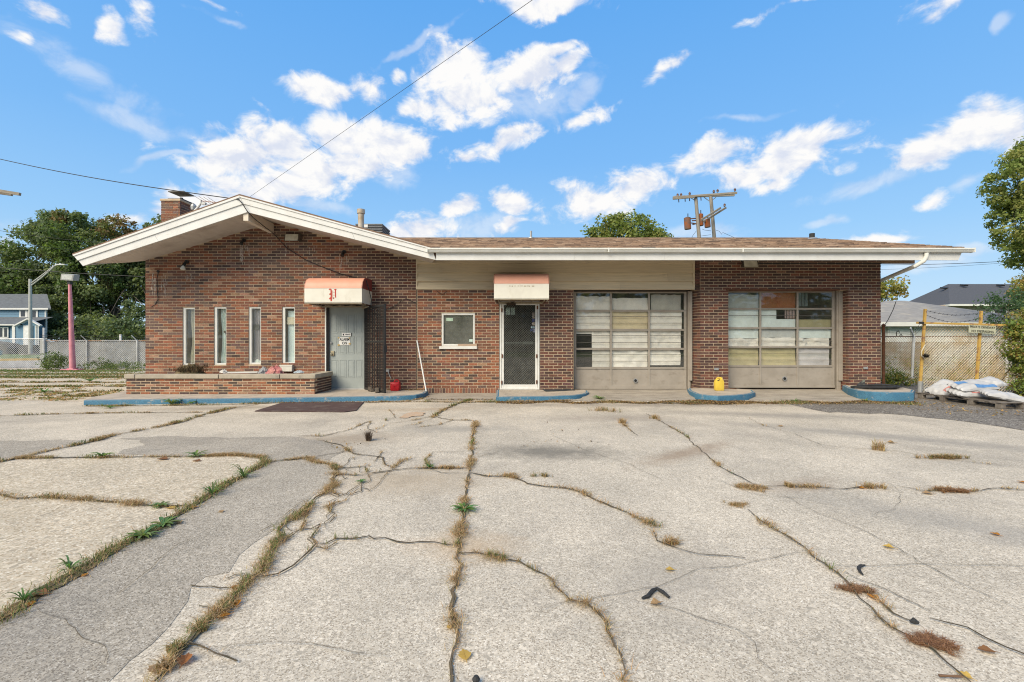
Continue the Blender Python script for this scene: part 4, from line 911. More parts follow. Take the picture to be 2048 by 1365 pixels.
# ------------------------------------------------------------------ leaf / blade generators
def blades(name, spots, n, hgt, wid, cols, spread, parent=None, z=0, lean=.7, mat=None, flat=0):
    """spots: list of (x,y,z,weight); thin two-segment blades"""
    S = np.array([s[:3] for s in spots]); W = np.array([s[3] if len(s) > 3 else 1 for s in spots], float); W /= W.sum()
    idx = NR.choice(len(S), n, p=W); C = S[idx].copy(); C[:, :2] += NR.normal(0, spread, (n, 2))
    ang = NR.uniform(0, 2 * np.pi, n); h = hgt * NR.uniform(.35, 1.15, n); ln = lean * NR.uniform(.2, 1.3, n); w = wid * NR.uniform(.5, 1.2, n)
    d = np.stack([np.cos(ang), np.sin(ang), np.zeros(n)], 1); s = np.stack([-np.sin(ang), np.cos(ang), np.zeros(n)], 1)
    up = np.array([0, 0, 1.]); hz = h[:, None] * (1 - flat)
    mid = C + d * (ln * h * .35)[:, None] + up * hz * .6; tip = C + d * (ln * h)[:, None] + up * hz * (1 - .3 * ln[:, None].clip(0, 1))
    a, b = C - s * w[:, None] * .5, C + s * w[:, None] * .5; c, e = mid + s * w[:, None] * .4, mid - s * w[:, None] * .4
    V = np.stack([a, b, c, e, e, c, tip, tip + s * 1e-4], 1).reshape(-1, 3)
    cc = np.array(cols)[NR.integers(0, len(cols), n)] * NR.uniform(.7, 1.25, (n, 1)); cc = np.repeat(cc, 2, 0)
    return npmesh(name, V, 4, cc, mat or m_blade, parent)
def leaves(name, C, size, cols, parent=None, mat=None, nb=None, droop=.3, aspect=.6):
    n = len(C); 
    if nb is None: nb = NR.normal(0, 1, (n, 3))
    nrm = nb + NR.normal(0, .7, (n, 3)); nrm /= np.linalg.norm(nrm, axis=1)[:, None] + 1e-9
    t = NR.normal(0, 1, (n, 3)); t[:, 2] -= droop; t -= nrm * (t * nrm).sum(1)[:, None]; t /= np.linalg.norm(t, axis=1)[:, None] + 1e-9
    b = np.cross(nrm, t); s = (size * NR.uniform(.55, 1.3, n))[:, None]
    V = np.stack([C - t * s * .5, C + b * s * aspect * .5 - nrm * s * .08, C + t * s * .5, C - b * s * aspect * .5 - nrm * s * .08], 1).reshape(-1, 3)
    if len(cols) == n and isinstance(cols, np.ndarray): cc = cols
    else: cc = np.array(cols)[NR.integers(0, len(cols), n)] * NR.uniform(.75, 1.25, (n, 1))
    return npmesh(name, V, 4, cc, mat or m_leaf, parent)
def limb(mb, a, b, r0, r1, wob=.1, n=5, sides=6):
    a, b = Vector(a), Vector(b); L = (b - a).length; pts = []
    for i in range(n + 1):
        t = i / n; p = a.lerp(b, t) + Vector((mnoise.noise(a + Vector((t * 3, 0, 0))), mnoise.noise(b + Vector((0, t * 3, 0))), .3 * mnoise.noise(a + Vector((0, 0, t * 3))))) * L * wob * math.sin(math.pi * t)
        pts.append(p)
    mb.tube(pts, [r0 + (r1 - r0) * i / n for i in range(n + 1)], sides); return pts
def tree(label, base, H, crown, n, size, cols, trunk_r=.25, group=None, name='tree', clumps=60, csig=.5, limbs=14, stems=1, fill=.0, cat='tree', zcut=None):
    base = Vector(base); root = thing(name, label, cat, base, group)
    E = [(Vector(c), Vector(r)) for c, r in crown]; vol = np.array([e[1].x * e[1].y * e[1].z for e in E]); vol = vol ** .67; vol /= vol.sum()
    cl = []; rad = []
    for i in NR.choice(len(E), clumps, p=vol):
        c, r = E[i]; d = NR.normal(0, 1, 3); d /= np.linalg.norm(d); q = NR.uniform(.35, 1.0) ** .45
        cl.append([c.x + d[0] * r.x * q, c.y + d[1] * r.y * q, c.z + d[2] * r.z * q]); rad.append(d)
    cl = np.array(cl); rad = np.array(rad); cs = csig * NR.uniform(.5, 1.3, clumps)
    idx = NR.integers(0, clumps, n); off = NR.normal(0, 1, (n, 3)); off /= np.linalg.norm(off, axis=1)[:, None] + 1e-9
    off *= (NR.uniform(0, 1, n) ** .45)[:, None]; off[:, 2] *= .7
    C = cl[idx] + off * cs[idx][:, None] * 1.7
    if zcut is not None: C = C[C[:, 2] > zcut]; idx = idx[:len(C)]
    m = len(C); tone = NR.integers(0, len(cols), clumps)
    cc = np.array(cols)[tone[idx[:m]]] * NR.uniform(.7, 1.35, (m, 1)); swap = NR.random(m) < .25; cc[swap] = np.array(cols)[NR.integers(0, len(cols), swap.sum())]
    leaves('crown', C, size, cc, root, nb=off[:m] + np.array([0, 0, .5]))
    mb = MB(); tops = []
    for s in range(stems):
        b0 = base + Vector((R.uniform(-.5, .5), R.uniform(-.3, .3), 0)) * (stems > 1) * 1.2
        top = Vector((base.x + R.uniform(-1, 1) * (.1 if stems == 1 else .28) * H, base.y + R.uniform(-.5, .5), base.z + H * .62))
        pts = limb(mb, b0 - Vector((0, 0, .2)), top, trunk_r, trunk_r * .35, .08, 8, 8); tops += pts[3:]
    for j in range(limbs):
        p = R.choice(tops); q = Vector(cl[R.randrange(clumps)]); limb(mb, p, q, trunk_r * .3, trunk_r * .06, .12, 5, 5)
    mb.build('trunk', m_bark, root, smooth=True)
    return root
# planter contents
brush = thing('brush_pile', 'heap of dead brown twigs lying in the brick planter', 'brush pile', (WX(380, 11.2), 11.2, pzt + .02))
bc = [(WX(380, 11.2) + R.gauss(0, .16), 11.2 + R.gauss(0, .08), pzt + .10 + abs(R.gauss(0, .06)), 1) for _ in range(60)]
blades('twigs', bc, 2600, .14, .006, [(.10, .065, .04), (.16, .11, .07), (.07, .045, .03), (.22, .16, .1)], .05, brush, lean=1.5)
mb = MB(); mb.grid(lambda u, v: (WX(380, 11.2) + .34 * (u * 2 - 1), 11.2 + .2 * (v * 2 - 1), pzt + .04 + .24 * max(0, 1 - (u * 2 - 1) ** 2 * 1.0) * max(0, 1 - (v * 2 - 1) ** 2) * (1 + .5 * mnoise.noise(Vector((u * 9, v * 9, 0))))), 20, 12); mb.build('leaf_mould', m_soil, brush, smooth=True)
def crumple(name, label, cat, c, sx, sy, sz, mat, freq=9, seed=0, group=None):
    mb = MB(); c = Vector(c)
    def fn(u, v):
        a = u * 2 * math.pi; b = v * math.pi / 2; r = 1 + .45 * mnoise.fractal(Vector((math.cos(a) * 1.5 + seed, math.sin(a) * 1.5, b * 1.5)), 1, 2, 4)
        z = math.sin(b) * sz * (1 + .7 * mnoise.noise(Vector((math.cos(a) * freq * .3, math.sin(a) * freq * .3, b * 3 + seed))))
        return (c.x + math.cos(a) * math.cos(b) * sx * r, c.y + math.sin(a) * math.cos(b) * sy * r, c.z + max(0, z))
    mb.grid(fn, 32, 12); o = mb.build(name, mat, smooth=False); return tag(o, label, cat, group)
zc = pzt + .03
crumple('rag', 'crumpled dusty red cloth lying in the brick planter', 'cloth', (WX(551, 11.1), 11.05, zc + .06), .17, .10, .15, M('red_cloth', (.36, .11, .12), (.48, .24, .2), scale=14, rough=.95), seed=4)
mb_ = MB(); mb_.grid(lambda u, v: (WX(562 + 26 * u, 11.15), 11.1 + .12 * v, zc + .03 * math.sin(u * 7) + .03), 12, 3); mb_.build('cloth_tail', M('red_cloth_tail', (.30, .09, .10), (.4, .18, .16), scale=14), bpy.data.objects['rag'])
crumple('plastic_bag', 'wadded grey plastic bag beside the red cloth', 'bag', (WX(528, 11.1), 11.1, zc + .06), .13, .09, .12, M('grey_bag', (.32, .33, .33), (.22, .22, .22), scale=20), seed=9)
crumple('plastic_bag', 'flat pale blue plastic bag right of the white box', 'bag', (WX(598, 11.1), 11.1, zc + .07), .12, .08, .05, M('blue_bag', (.42, .47, .50), (.3, .34, .36), scale=20), seed=14)
crumple('styrofoam_bowl', 'white foam lump in the middle of the planter', 'foam piece', (WX(450, 11.2), 11.15, zc + .07), .08, .07, .06, M('foam', (.60, .57, .52), (.5, .47, .42), scale=20), seed=22)
bx = thing('electrical_box', 'cream metal box under the rightmost slit window', 'box', (WX(577), D - .1, WZ(743)))
mb = MB(); mb.box(WX(563.5), WX(587.5), D - .10, D, WZ(742.5), WZ(729.5)); mb.build('body', m_awn, bx, bevel=.006)
mb = MB(); mb.box(WX(563), WX(588), D - .106, D - .10, WZ(732), WZ(729.2)); mb.build('lid', m_awn, bx)
mb = MB(); mb.beam((WX(400, 11), 10.98, pzt + .06), (WX(432, 11), 11.0, pzt + .062), .05, .02); mb.build('board', m_white); tag(bpy.data.objects['board'], 'short white board at the left of the planter top', 'board')
mb = MB(); mb.beam((WX(446, 11.3), 11.33, pzt + .09), (WX(516, 11.4), 11.4, pzt + .10), .06, .03); tag(mb.build('board', m_white), 'long white board along the wall in the planter', 'board')
# ------------------------------------------------------------------ awnings
def awning(label, x0, x1, zb, zm, zt, Yf, letter=None, slats=True):
    root = thing('door_awning', label, 'awning', ((x0 + x1) / 2, Yf, zb), 'curved awnings over the doors')
    mb = MB(); mb.box(x0, x1, Yf, Yf + .012, zb, zm); mb.build('front_panel', m_awn, root)
    n = 10; prof = [(Yf - .004, zm)]
    for i in range(1, n + 1):
        a = i / n * math.pi / 2; prof.append((Yf + .34 * (1 - math.cos(a)), zm + (zt - zm) * math.sin(a)))
    prof.append((D, zt + .015))
    mb = MB(); vs = []; m = len(prof)
    for x in (x0 - .006, x1 + .006): vs += [(x, y, z) for y, z in prof]
    mb.add(vs, [(i, i + 1, m + i + 1, m + i) for i in range(m - 1)]); mb.build('curved_top', m_orange, root, smooth=True)
    m_or = M('maroon_end', (.22, .045, .04), (.19, .04, .035), scale=5)
    for x, s in ((x0, 1), (x1, -1)):
        mb = MB(); mb.prism([(x, Yf + .012, zb), (x, D, zb), (x, D, zm), (x, Yf + .012, zm)], (.01 * s, 0, 0)); mb.build('side_panel', m_awn, root)
        mb = MB(); mb.prism([(x, y, z) for y, z in prof] + [(x, D, zm + .002)], (.01 * s, 0, 0)); mb.build('end_cap', m_or, root)
    mb = MB(); mb.box(x0, x1, Yf, Yf + .03, zb - .015, zb + .01); mb.box(x0 + .1, x1 - .1, D - .03, D, zb - .05, zb - .01)
    for i in range(5): xx = x0 + .1 + (x1 - x0 - .2) * i / 4; mb.box(xx - .012, xx + .012, Yf + .03, D, zb - .03, zb - .008)
    mb.build('frame', M('awning_frame', (.33, .29, .21), (.25, .2, .14), scale=6), root)
    return root
YA = 10.94
aw1 = awning('cream awning with a salmon top and red letter over the grey door', WX(608.8, YA), WX(723.7, YA), WZ(605.8, YA), WZ(576.5, YA), 2.82, YA)
YA2 = 10.94
aw2 = awning('cream awning with a salmon top over the glass door', WX(988, YA2), WX(1098, YA2), WZ(598, YA2), WZ(567.3, YA2), 2.92, YA2)
m_red = M('red_lettering', (.45, .045, .03), (.34, .05, .03), scale=40)
def pp(zx, zy): return (WX(640 + zx / 30.34, YA), YA - .004, WZ(570 + zy / 30.34, YA))
mb = MB()
for pts in ([(530,310),(545,250),(600,215),(660,225),(700,270),(725,370),(725,965),(640,985),(640,900),(600,840),(560,880),(552,830),(590,760),(640,740),(650,600),(600,595),(550,575),(590,505),(640,500),(635,300),(600,285)],
            [(845,270),(900,232),(1000,245),(1000,285),(970,310),(975,760),(915,760),(900,300)],
            [(770,735),(860,775),(790,835)], [(770,765),(775,845),(790,845),(900,770),(860,775)]):
    mb.prism([pp(*p) for p in pts], (0, .005, 0))
for (a, b, c, d_) in ((765, 330, 780, 760), (780, 432, 900, 442), (780, 610, 900, 620)): mb.prism([pp(a, b), pp(c, b), pp(c, d_), pp(a, d_)], (0, .004, 0))
mb.build('letter_p', m_red, aw1, label='red blackletter P')
mb = MB()
for i in range(9):
    x = WX(1018 + i * 5.8 + R.uniform(-1, 1), YA2); mb.box(x, x + R.uniform(.02, .06), YA2 - .003, YA2 + .001, WZ(572.6 + R.uniform(-.3, .8), YA2), WZ(571.4, YA2))
mb.build('peeled_lettering_trace', M('brown_trace', (.30, .23, .12)), aw2)
# ------------------------------------------------------------------ text helper
def text(name, body, size, loc, mat, parent, width=None, bold=.0, rot=(90, 0, 0), line=1.0):
    cu = bpy.data.curves.new(name, 'FONT'); cu.body = body; cu.size = size; cu.align_x = 'CENTER'; cu.align_y = 'CENTER'; cu.extrude = .0015; cu.offset = bold; cu.space_line = line; cu.resolution_u = 3
    t = bpy.data.objects.new(name, cu); COL.objects.link(t); bpy.context.view_layer.update()
    me = bpy.data.meshes.new_from_object(t.evaluated_get(bpy.context.evaluated_depsgraph_get())); bpy.data.objects.remove(t)
    xs = [v.co.x for v in me.vertices]; w = max(xs) - min(xs); sx = (width / w) if width else 1
    Rm = Matrix.Rotation(math.radians(rot[2]), 4, 'Z') @ Matrix.Rotation(math.radians(rot[0]), 4, 'X')
    me.transform(Rm @ Matrix.Diagonal((sx, 1, 1, 1))); me.materials.clear(); me.materials.append(mat)
    return link(name, me, loc, parent)
m_ink = M('black_ink', (.015, .015, .015)); m_signw = M('white_sign', (.68, .67, .63), (.62, .6, .56), scale=12)
yd = D + .09
sg = thing('door_sign', 'taped paper sign reading ALARM ON on the grey door', 'sign', (WX(689.5, yd), yd, WZ(691, yd)))
mb = MB(); mb.prism([(WX(a, yd), yd - .014, WZ(b, yd)) for a, b in ((678.5, 677), (680.5, 674.3), (700.5, 674), (701, 690.5), (681, 690.6), (678, 687.5))], (0, .004, 0)); mb.build('sheet', m_signw, sg)
text('lettering', 'ALARM', .098, (WX(689.5, yd), yd - .017, WZ(679, yd)), m_ink, sg, width=.245, bold=.0012)
text('lettering', 'ON', .098, (WX(689.5, yd), yd - .017, WZ(686.5, yd)), m_ink, sg, width=.115, bold=.0012)
m_tape = M('yellowed_tape', (.48, .36, .14), (.4, .26, .1), scale=20)
for px_, py_, w_, h_ in ((699, 676, 2.6, 3), (699.6, 687.5, 4, 3), (677.7, 675.5, 3, 3), (677.7, 690, 4, 3)):
    mb = MB(); mb.box(WX(px_ - w_ / 2, yd), WX(px_ + w_ / 2, yd), yd - .018, yd - .0155, WZ(py_ + h_ / 2, yd), WZ(py_ - h_ / 2, yd)); mb.build('tape', m_tape, sg)
sg = thing('door_sign', 'small narrow white plate with a black emblem above the alarm sign', 'sign', (WX(693, yd), yd, WZ(672, yd)))
mb = MB(); mb.box(WX(684, yd), WX(702.3, yd), yd - .012, yd - .006, WZ(672.2, yd), WZ(665.9, yd)); mb.build('plate', m_signw, sg)
mb = MB(); mb.box(WX(702.3, yd), WX(703.4, yd), yd - .010, yd - .004, WZ(672.8, yd), WZ(666, yd)); mb.build('backing', m_black, sg)
mb = MB(); cx_, cz_ = WX(687.2, yd), WZ(669.2, yd)
mb.tube([(cx_, yd - .015, cz_ - .004), (cx_, yd - .012, cz_ - .004)], .017, 14); mb.obox((cx_ - .01, yd - .0135, cz_ + .012), (.004, 0, 0), (0, .0015, 0), (0, 0, .01)); mb.obox((cx_ + .004, yd - .0135, cz_ + .014), (.004, 0, 0), (0, .0015, 0), (0, 0, .01)); mb.build('emblem', m_ink, sg)
text('lettering', 'PRIVATE', .034, (WX(695.8, yd), yd - .0135, WZ(669, yd)), m_ink, sg, width=.125, bold=.001)
# ------------------------------------------------------------------ open security gate at the grey door
hx, hy = WX(730.5), D - .02; ox, oy = WX(770.5, 10.86), 10.86; gb, gt = WZ(778.5), WZ(613.5)
dv = Vector((ox - hx, oy - hy, 0)); GL = dv.length; dv.normalize(); nv = Vector((-dv.y, dv.x, 0))
sgate = thing('security_gate', 'black barred security gate swung open beside the grey door', 'gate', (hx, hy, gb - .04), None)
def gp3(u, z, o=0): return Vector((hx, hy, 0)) + dv * u + nv * o + Vector((0, 0, z))
gb2 = gb + .0
mb = MB()
for u0, u1, z0_, z1_ in ((0, .05, gb, gt), (GL - .05, GL, gb, gt), (.05, GL - .05, gt - .05, gt), (.05, GL - .05, gb, gb + .05), (.05, GL - .05, WZ(683) - .02, WZ(683) + .02)):
    mb.obox(gp3((u0 + u1) / 2, (z0_ + z1_) / 2), dv * (u1 - u0) / 2, nv * .02, (0, 0, (z1_ - z0_) / 2))
mb.build('frame', m_black, sgate, bevel=.003)
for i in range(7):
    u = .05 + (GL - .1) * (i + .5) / 7; mb = MB(); mb.obox(gp3(u, (gb + gt) / 2), dv * .009, nv * .009, (0, 0, (gt - gb) / 2 - .05)); mb.build('bar', m_black, sgate)
mb = MB(); m_bmesh = M('dark_mesh', (.018, .016, .014), (.04, .032, .026), scale=20, rough=.7)
u = .06
while u < GL - .05: mb.obox(gp3(u, (gb + gt) / 2, -.012), dv * .005, nv * .003, (0, 0, (gt - gb) / 2 - .05)); u += .06
z = gb + .05
while z < gt - .05: mb.obox(gp3(GL / 2, z, -.015), dv * (GL / 2 - .05), nv * .003, (0, 0, .005)); z += .062
tag(mb.build('wire_mesh', m_bmesh, sgate), kind='stuff')
mb = MB(); mb.obox(gp3(GL - .02, WZ(697), 0), dv * .03, nv * .04, (0, 0, .08)); mb.build('lock_box', m_black, sgate)
mb = MB(); mb.beam(gp3(-.02, gt - .05, -.06), gp3(.34, gt - .015, -.06), .03, .025); mb.build('closer_arm', M('worn_aluminium', (.45, .38, .27), metal=.3), sgate)
for i, u in enumerate((.52, .86)):
    c = gp3(u, .10, -.08)
    mb = MB(); pts = [(-.09, 0), (.10, 0), (.115, .03), (.06, .06), (.0, .08), (-.03, .115), (-.09, .11)]
    a = Vector((math.cos(-.9 - i * .3), math.sin(-.9 - i * .3), 0)); b = Vector((-a.y, a.x, 0))
    mb.prism([c + a * p[0] - b * .045 + Vector((0, 0, p[1])) for p in pts], b * .09)
    sh = mb.build('shoe', M('worn_leather', (.05, .04, .032), (.12, .095, .07), scale=18), bevel=.015, smooth=True); tag(sh, ['worn dark shoe under the security gate, nearer the door', 'worn dark shoe at the outer foot of the security gate'][i], 'shoe', 'pair of dark shoes by the gate')
# ------------------------------------------------------------------ wall lights
def flood(label, px, py, Y, w, h):
    c = P(px, py, Y); root = thing('floodlight', label, 'floodlight', c)
    mb = MB(); W_, H_ = w / 2, h / 2
    vs = [(c.x - W_, Y - .20, c.z - H_), (c.x + W_, Y - .20, c.z - H_), (c.x + W_, Y - .16, c.z + H_), (c.x - W_, Y - .16, c.z + H_), (c.x - W_ * .7, Y, c.z - H_ * .5), (c.x + W_ * 1.0, Y, c.z - H_ * .5), (c.x + W_ * 1.0, Y, c.z + H_ * 1.0), (c.x - W_ * .7, Y, c.z + H_ * 1.0)]
    mb.add(vs, [(0, 1, 5, 4), (1, 2, 6, 5), (2, 3, 7, 6), (3, 0, 4, 7), (4, 5, 6, 7), (0, 1, 2, 3)]); mb.build('housing', M('bronze_housing', (.06, .052, .042), (.09, .075, .06)), root, bevel=.008)
    mb = MB(); k = .86
    mb.prism([(c.x - W_ * k, Y - .206, c.z - H_ * k), (c.x + W_ * k, Y - .206, c.z - H_ * k), (c.x + W_ * k, Y - .168, c.z + H_ * k), (c.x - W_ * k, Y - .168, c.z + H_ * k)], (0, .004, 0)); mb.build('lens', M('dusty_lens', (.58, .54, .43), (.42, .38, .29), scale=9, rough=.35), root)
    return root
flood('dusty floodlight under the right slope of the gable', 590, 478, D, .36, .19)
flood('dusty floodlight above the right garage door', 1494, 530, D, .38, .18)
def spot(label, px, py, bulb=True, bracket=True):
    c = P(px, py, D); root = thing('spotlight', label, 'spotlight', c, 'spotlights on the gable wall')
    mb = MB(); mb.tube([c + Vector((0, 0, 0)), c + Vector((0, -.05, 0))], .045, 12); mb.build('base', m_black, root, smooth=True)
    mb = MB(); mb.tube([c + Vector((0, -.04, 0)), c + Vector((-.01, -.09, -.05)), c + Vector((-.015, -.12, -.12))], [.02, .035, .045], 10); mb.build('socket', m_black, root, smooth=True)
    if bulb:
        mb = MB(); mb.tube([c + Vector((-.015, -.12, -.11)), c + Vector((-.02, -.13, -.15)), c + Vector((-.022, -.135, -.20)), c + Vector((-.022, -.136, -.215))], [.02, .045, .062, .04], 14); mb.build('bulb', M('white_bulb', (.7, .68, .6), rough=.3), root, smooth=True)
spot('spotlight with a white bulb left of the gable centre', 375, 524)
spot('dark spotlight near the peak of the gable', 489, 481, False)
spot('dark spotlight right of the gable floodlight', 689, 504, False)
mb = MB(); c = P(317, 543, D); mb.tube([c, c + Vector((0, -.03, 0))], .03, 10)
pts = [P(317, 543, D - .02), P(314, 556, D - .02), P(314.5, 580, D - .015), P(316, 598, D - .015), P(311, 608, D - .01), P(303, 614, D)]
mb.tube(pts, .008, 6); tag(mb.build('hanging_wire', m_wire), 'loose black wire dangling at the left end of the gable wall', 'wire')
# white drip stains below the lights (thin splashes of their own shape)
m_drip = M('lime_streak', (.62, .57, .5), (.45, .35, .28), scale=30)
mb = MB()
for cx_, cy_, n_, hh, sp in ((489, 486, 20, 52, 9), (687, 512, 13, 36, 8), (318, 548, 24, 60, 15), (380, 545, 7, 32, 6), (600, 478, 3, 60, 30)):
    for i in range(n_):
        s_ = R.choice((-1, 1)); x = cx_ + s_ * R.uniform(.3, 1) * sp; y0_ = cy_ + R.uniform(-3, hh * .5); ln_ = R.uniform(4, hh * .42); sl = s_ * R.uniform(0, .12)
        for q in range(3):
            w_ = R.uniform(.003, .008); xa = WX(x + sl * q * ln_ / 3); za = WZ(y0_ + q * ln_ / 3); zb_ = WZ(y0_ + (q + .8) * ln_ / 3)
            mb.add([(xa - w_, D - .0045, za), (xa + w_, D - .0045, za), (xa + w_ * .6 + sl * .02, D - .0045, zb_), (xa - w_ * .6 + sl * .02, D - .0045, zb_)], [(0, 1, 2, 3)])
tag(mb.build('lime_streaks', m_drip, SHOP), kind='stuff')
# ------------------------------------------------------------------ cans, pole, mats
def gascan():
    c = Vector((WX(791, 11.45), 11.45, ZP1)); root = thing('fuel_can', 'red plastic fuel can on the pad right of the security gate', 'fuel can', c)
    red = M('red_plastic', (.50, .012, .018), (.43, .01, .015), scale=6, rough=.4, spec=.4)
    mb = MB(); mb.box(c.x - .11, c.x + .11, c.y - .1, c.y + .1, c.z, c.z + .20); mb.build('body', red, root, bevel=.03, smooth=True)
    mb = MB(); mb.box(c.x - .11, c.x + .11, c.y - .08, c.y + .08, c.z + .165, c.z + .215); mb.build('shoulder', red, root, bevel=.02, smooth=True)
    mb = MB(); mb.tube([c + Vector((-.03, 0, .20)), c + Vector((-.02, 0, .25)), c + Vector((.03, 0, .262)), c + Vector((.075, 0, .25)), c + Vector((.09, 0, .20))], .014, 8); mb.build('handle', red, root, smooth=True)
    mb = MB(); mb.tube([c + Vector((-.075, 0, .2)), c + Vector((-.08, 0, .235))], .025, 12); mb.build('cap', m_black, root, smooth=True)
    mb = MB()
    for s in (-1, 1): mb.obox(c + Vector((0, -.101, .105)), Vector((.085, 0, .07 * s)), (0, .003, 0), Vector((.006 * -s, 0, .008)))
    mb.build('ribs', red, root)
gascan()
def jug():
    c = Vector((WX(1438, 11.2), 11.2, ZP3)); root = thing('plastic_jug', 'yellow plastic jug with moulded handle on the rounded pad', 'jug', c)
    yel = M('yellow_plastic', (.66, .47, .06), (.60, .42, .05), scale=5, rough=.4, spec=.4)
    w, h, t = .10, .30, .06
    prof = [(-w, .01), (-w + .01, 0), (w - .01, 0), (w, .01), (w, .20), (w - .015, .245), (.06, .275), (.055, .30), (.03, .30), (.025, .275), (-.0, .285), (-.045, .285), (-w + .02, .25), (-w, .20)]
    mb = MB(); mb.prism([(c.x + x, c.y - t, c.z + z) for x, z in prof], (0, 2 * t, 0)); mb.build('body', yel, root, bevel=.012, smooth=True)
    mb = MB(); mb.tube([c + Vector((-.065, 0, .25)), c + Vector((-.05, 0, .295)), c + Vector((-.01, 0, .31)), c + Vector((.03, 0, .295))], .014, 8); mb.build('handle', yel, root, smooth=True)
    mb = MB(); mb.obox(c + Vector((-.032, -.0615, .252)), (.032, 0, .012), (0, .002, 0), (-.003, 0, .009)); mb.build('grip_hole', m_dark, root)
    mb = MB(); mb.tube([c + Vector((.045, 0, .295)), c + Vector((.045, 0, .32))], .022, 12); mb.build('cap', yel, root, smooth=True)
jug()
mb = MB(); mb.tube([G(1418, 776.5, ZP3) + Vector((0, 0, .008)), G(1473, 778.5, ZP3) + Vector((0, 0, .008))], .008, 6); tag(mb.build('metal_rod', m_rust), 'thin rusty rod lying on the rounded pad by the jug', 'rod')
mb = MB(); a = P(834, 681, D - .04); b = Vector((WX(852.5, 11.2), 11.2, .11)); mb.tube([a, b], .017, 10); tag(mb.build('pvc_pipe', m_white, smooth=True), 'white pipe leaning on the wall beside the downspout joint', 'pipe')
bpy.data.objects['pvc_pipe']['label'] = 'white plastic pipe leaning against the brick wall'
def mat_(name, label, pts, z, th, m_):
    mb = MB(); P_ = ragged(pts, z, step=.15, amp=.008); mb.prism(P_, (0, 0, th)); return tag(mb.build(name, m_), label, 'mat')
mat_('rubber_mat', 'large dark maroon mat lying on the asphalt before the grey door', [G(509, 823.5), G(566, 806), G(728, 805), G(712, 822), G(690, 825)], .003, .014, M('maroon_mat', (.065, .038, .034), (.085, .055, .048), scale=3, rough=.95, bump=.5, bscale=120, dirt=(.14, .115, .095), dscale=4))
mat_('rubber_mat', 'small black mat on the step beside the glass door', [G(1081, 777.5, ZP2), G(1139, 776.5, ZP2), G(1150, 781, ZP2), G(1092, 783.5, ZP2)], ZP2 + .001, .012, M('black_mat', (.028, .033, .034), (.045, .05, .05), scale=5, rough=.8))
# hose coil on the right pad
hc = Vector((WX(1752, 10.95), 10.95, ZP4)); hose = thing('hose_coil', 'loose coil of black hose on the right kerb pad', 'hose', hc)
mb = MB(); pts = []
for i in range(200):
    t = i / 199; a = t * 2 * math.pi * 5.2; r = .30 + .07 * math.sin(a * .37 + 1) + .03 * t; pts.append(hc + Vector((math.cos(a) * r * 1.5, math.sin(a) * r * .75, .025 + .012 * t * 5 * (.6 + .4 * math.sin(a * .8)))))
mb.tube(pts, .017, 7); mb.build('coil', M('black_rubber', (.02, .02, .021), (.035, .035, .035), scale=9, rough=.6), hose, smooth=True)
c = Vector((WX(1716, 11.2), 11.2, ZP4)); mb = MB()
mb.add([c + Vector(v) for v in ((-.14, -.1, .0), (.12, -.08, .0), (.16, 0, .20), (.10, .1, .0), (-.0, 0, .10), (.02, -.03, .02))], [(0, 1, 4), (1, 2, 4), (0, 4, 3), (4, 2, 3), (0, 1, 3)])
crate = tag(mb.build('torn_bag', M('grey_green_bag', (.14, .15, .12), (.03, .03, .03), scale=12, lo=.45, hi=.55)), 'pointed scrap of dark sheeting beside the hose coil', 'scrap')
for i, (px_, py_) in enumerate(((1730, 736), (1432, 738), (733, 733), (1417, 738))[:2]):
    mb = MB(); c = P(px_, py_ , D); mb.box(c.x - .055, c.x + .055, D - .035, D - .003, c.z - .03, c.z + .03); o = mb.build('hose_bib_cover', m_steel, bevel=.006); tag(o, ['small grey outlet plate low on the right corner pier', 'small grey outlet plate low on the pier between the garage doors'][i], 'outlet plate')
mb = MB(); c = P(775, 741, D); mb.box(c.x - .05, c.x + .05, D - .05, D - .003, c.z - .03, c.z + .03); mb.tube([c + Vector((.02, -.03, -.02)), c + Vector((.06, -.04, -.12)), c + Vector((.10, -.05, -.20))], .012, 6); tag(mb.build('outdoor_socket', m_steel), 'grey socket with a cord on the dark brick by the fuel can', 'socket')
# ------------------------------------------------------------------ pallet and bags
pc = G(1908, 806, 0); pa = math.radians(-5)
A_ = G(1833, 797); B_ = G(2003, 820); C_ = G(2000, 800)
ex = (B_ - A_); Lp = ex.length; ex.normalize(); ey = Vector((-ex.y, ex.x, 0)); Wp = .95
pal = thing('wooden_pallet', 'weathered wooden pallet carrying the white sacks', 'pallet', A_ + ex * Lp / 2 + ey * Wp / 2)
def pw_(u, v, z): return A_ + ex * u + ey * v + Vector((0, 0, z))
m_pal = M('pallet_wood', (.20, .175, .145), (.12, .10, .085), scale=5, stretch=(1.5, 6, 1), rough=.95, bump=.5)
for v in (.02, .44, .86):
    mb = MB(); mb.obox(pw_(Lp / 2, v + .04, .012), ex * Lp / 2, ey * .045, (0, 0, .010)); mb.build('bottom_board', m_pal, pal)
    mb = MB(); mb.obox(pw_(Lp / 2, v + .04, .112), ex * Lp / 2, ey * .045, (0, 0, .009)); mb.build('stringer_board', m_pal, pal)
    for u in (.07, Lp * .33, Lp * .66, Lp - .07): mb = MB(); mb.obox(pw_(u, v + .04, .063), ex * .06, ey * .045, (0, 0, .039)); mb.build('block', m_pal, pal, bevel=.004)
nb_ = 9
for i in range(nb_):
    u = .05 + (Lp - .1) * i / (nb_ - 1); mb = MB(); mb.obox(pw_(u, Wp / 2, .131 + R.uniform(0, .003)), ex * .05, ey * Wp / 2, (0, 0, .008)); mb.build('deck_board', m_pal, pal, bevel=.003)
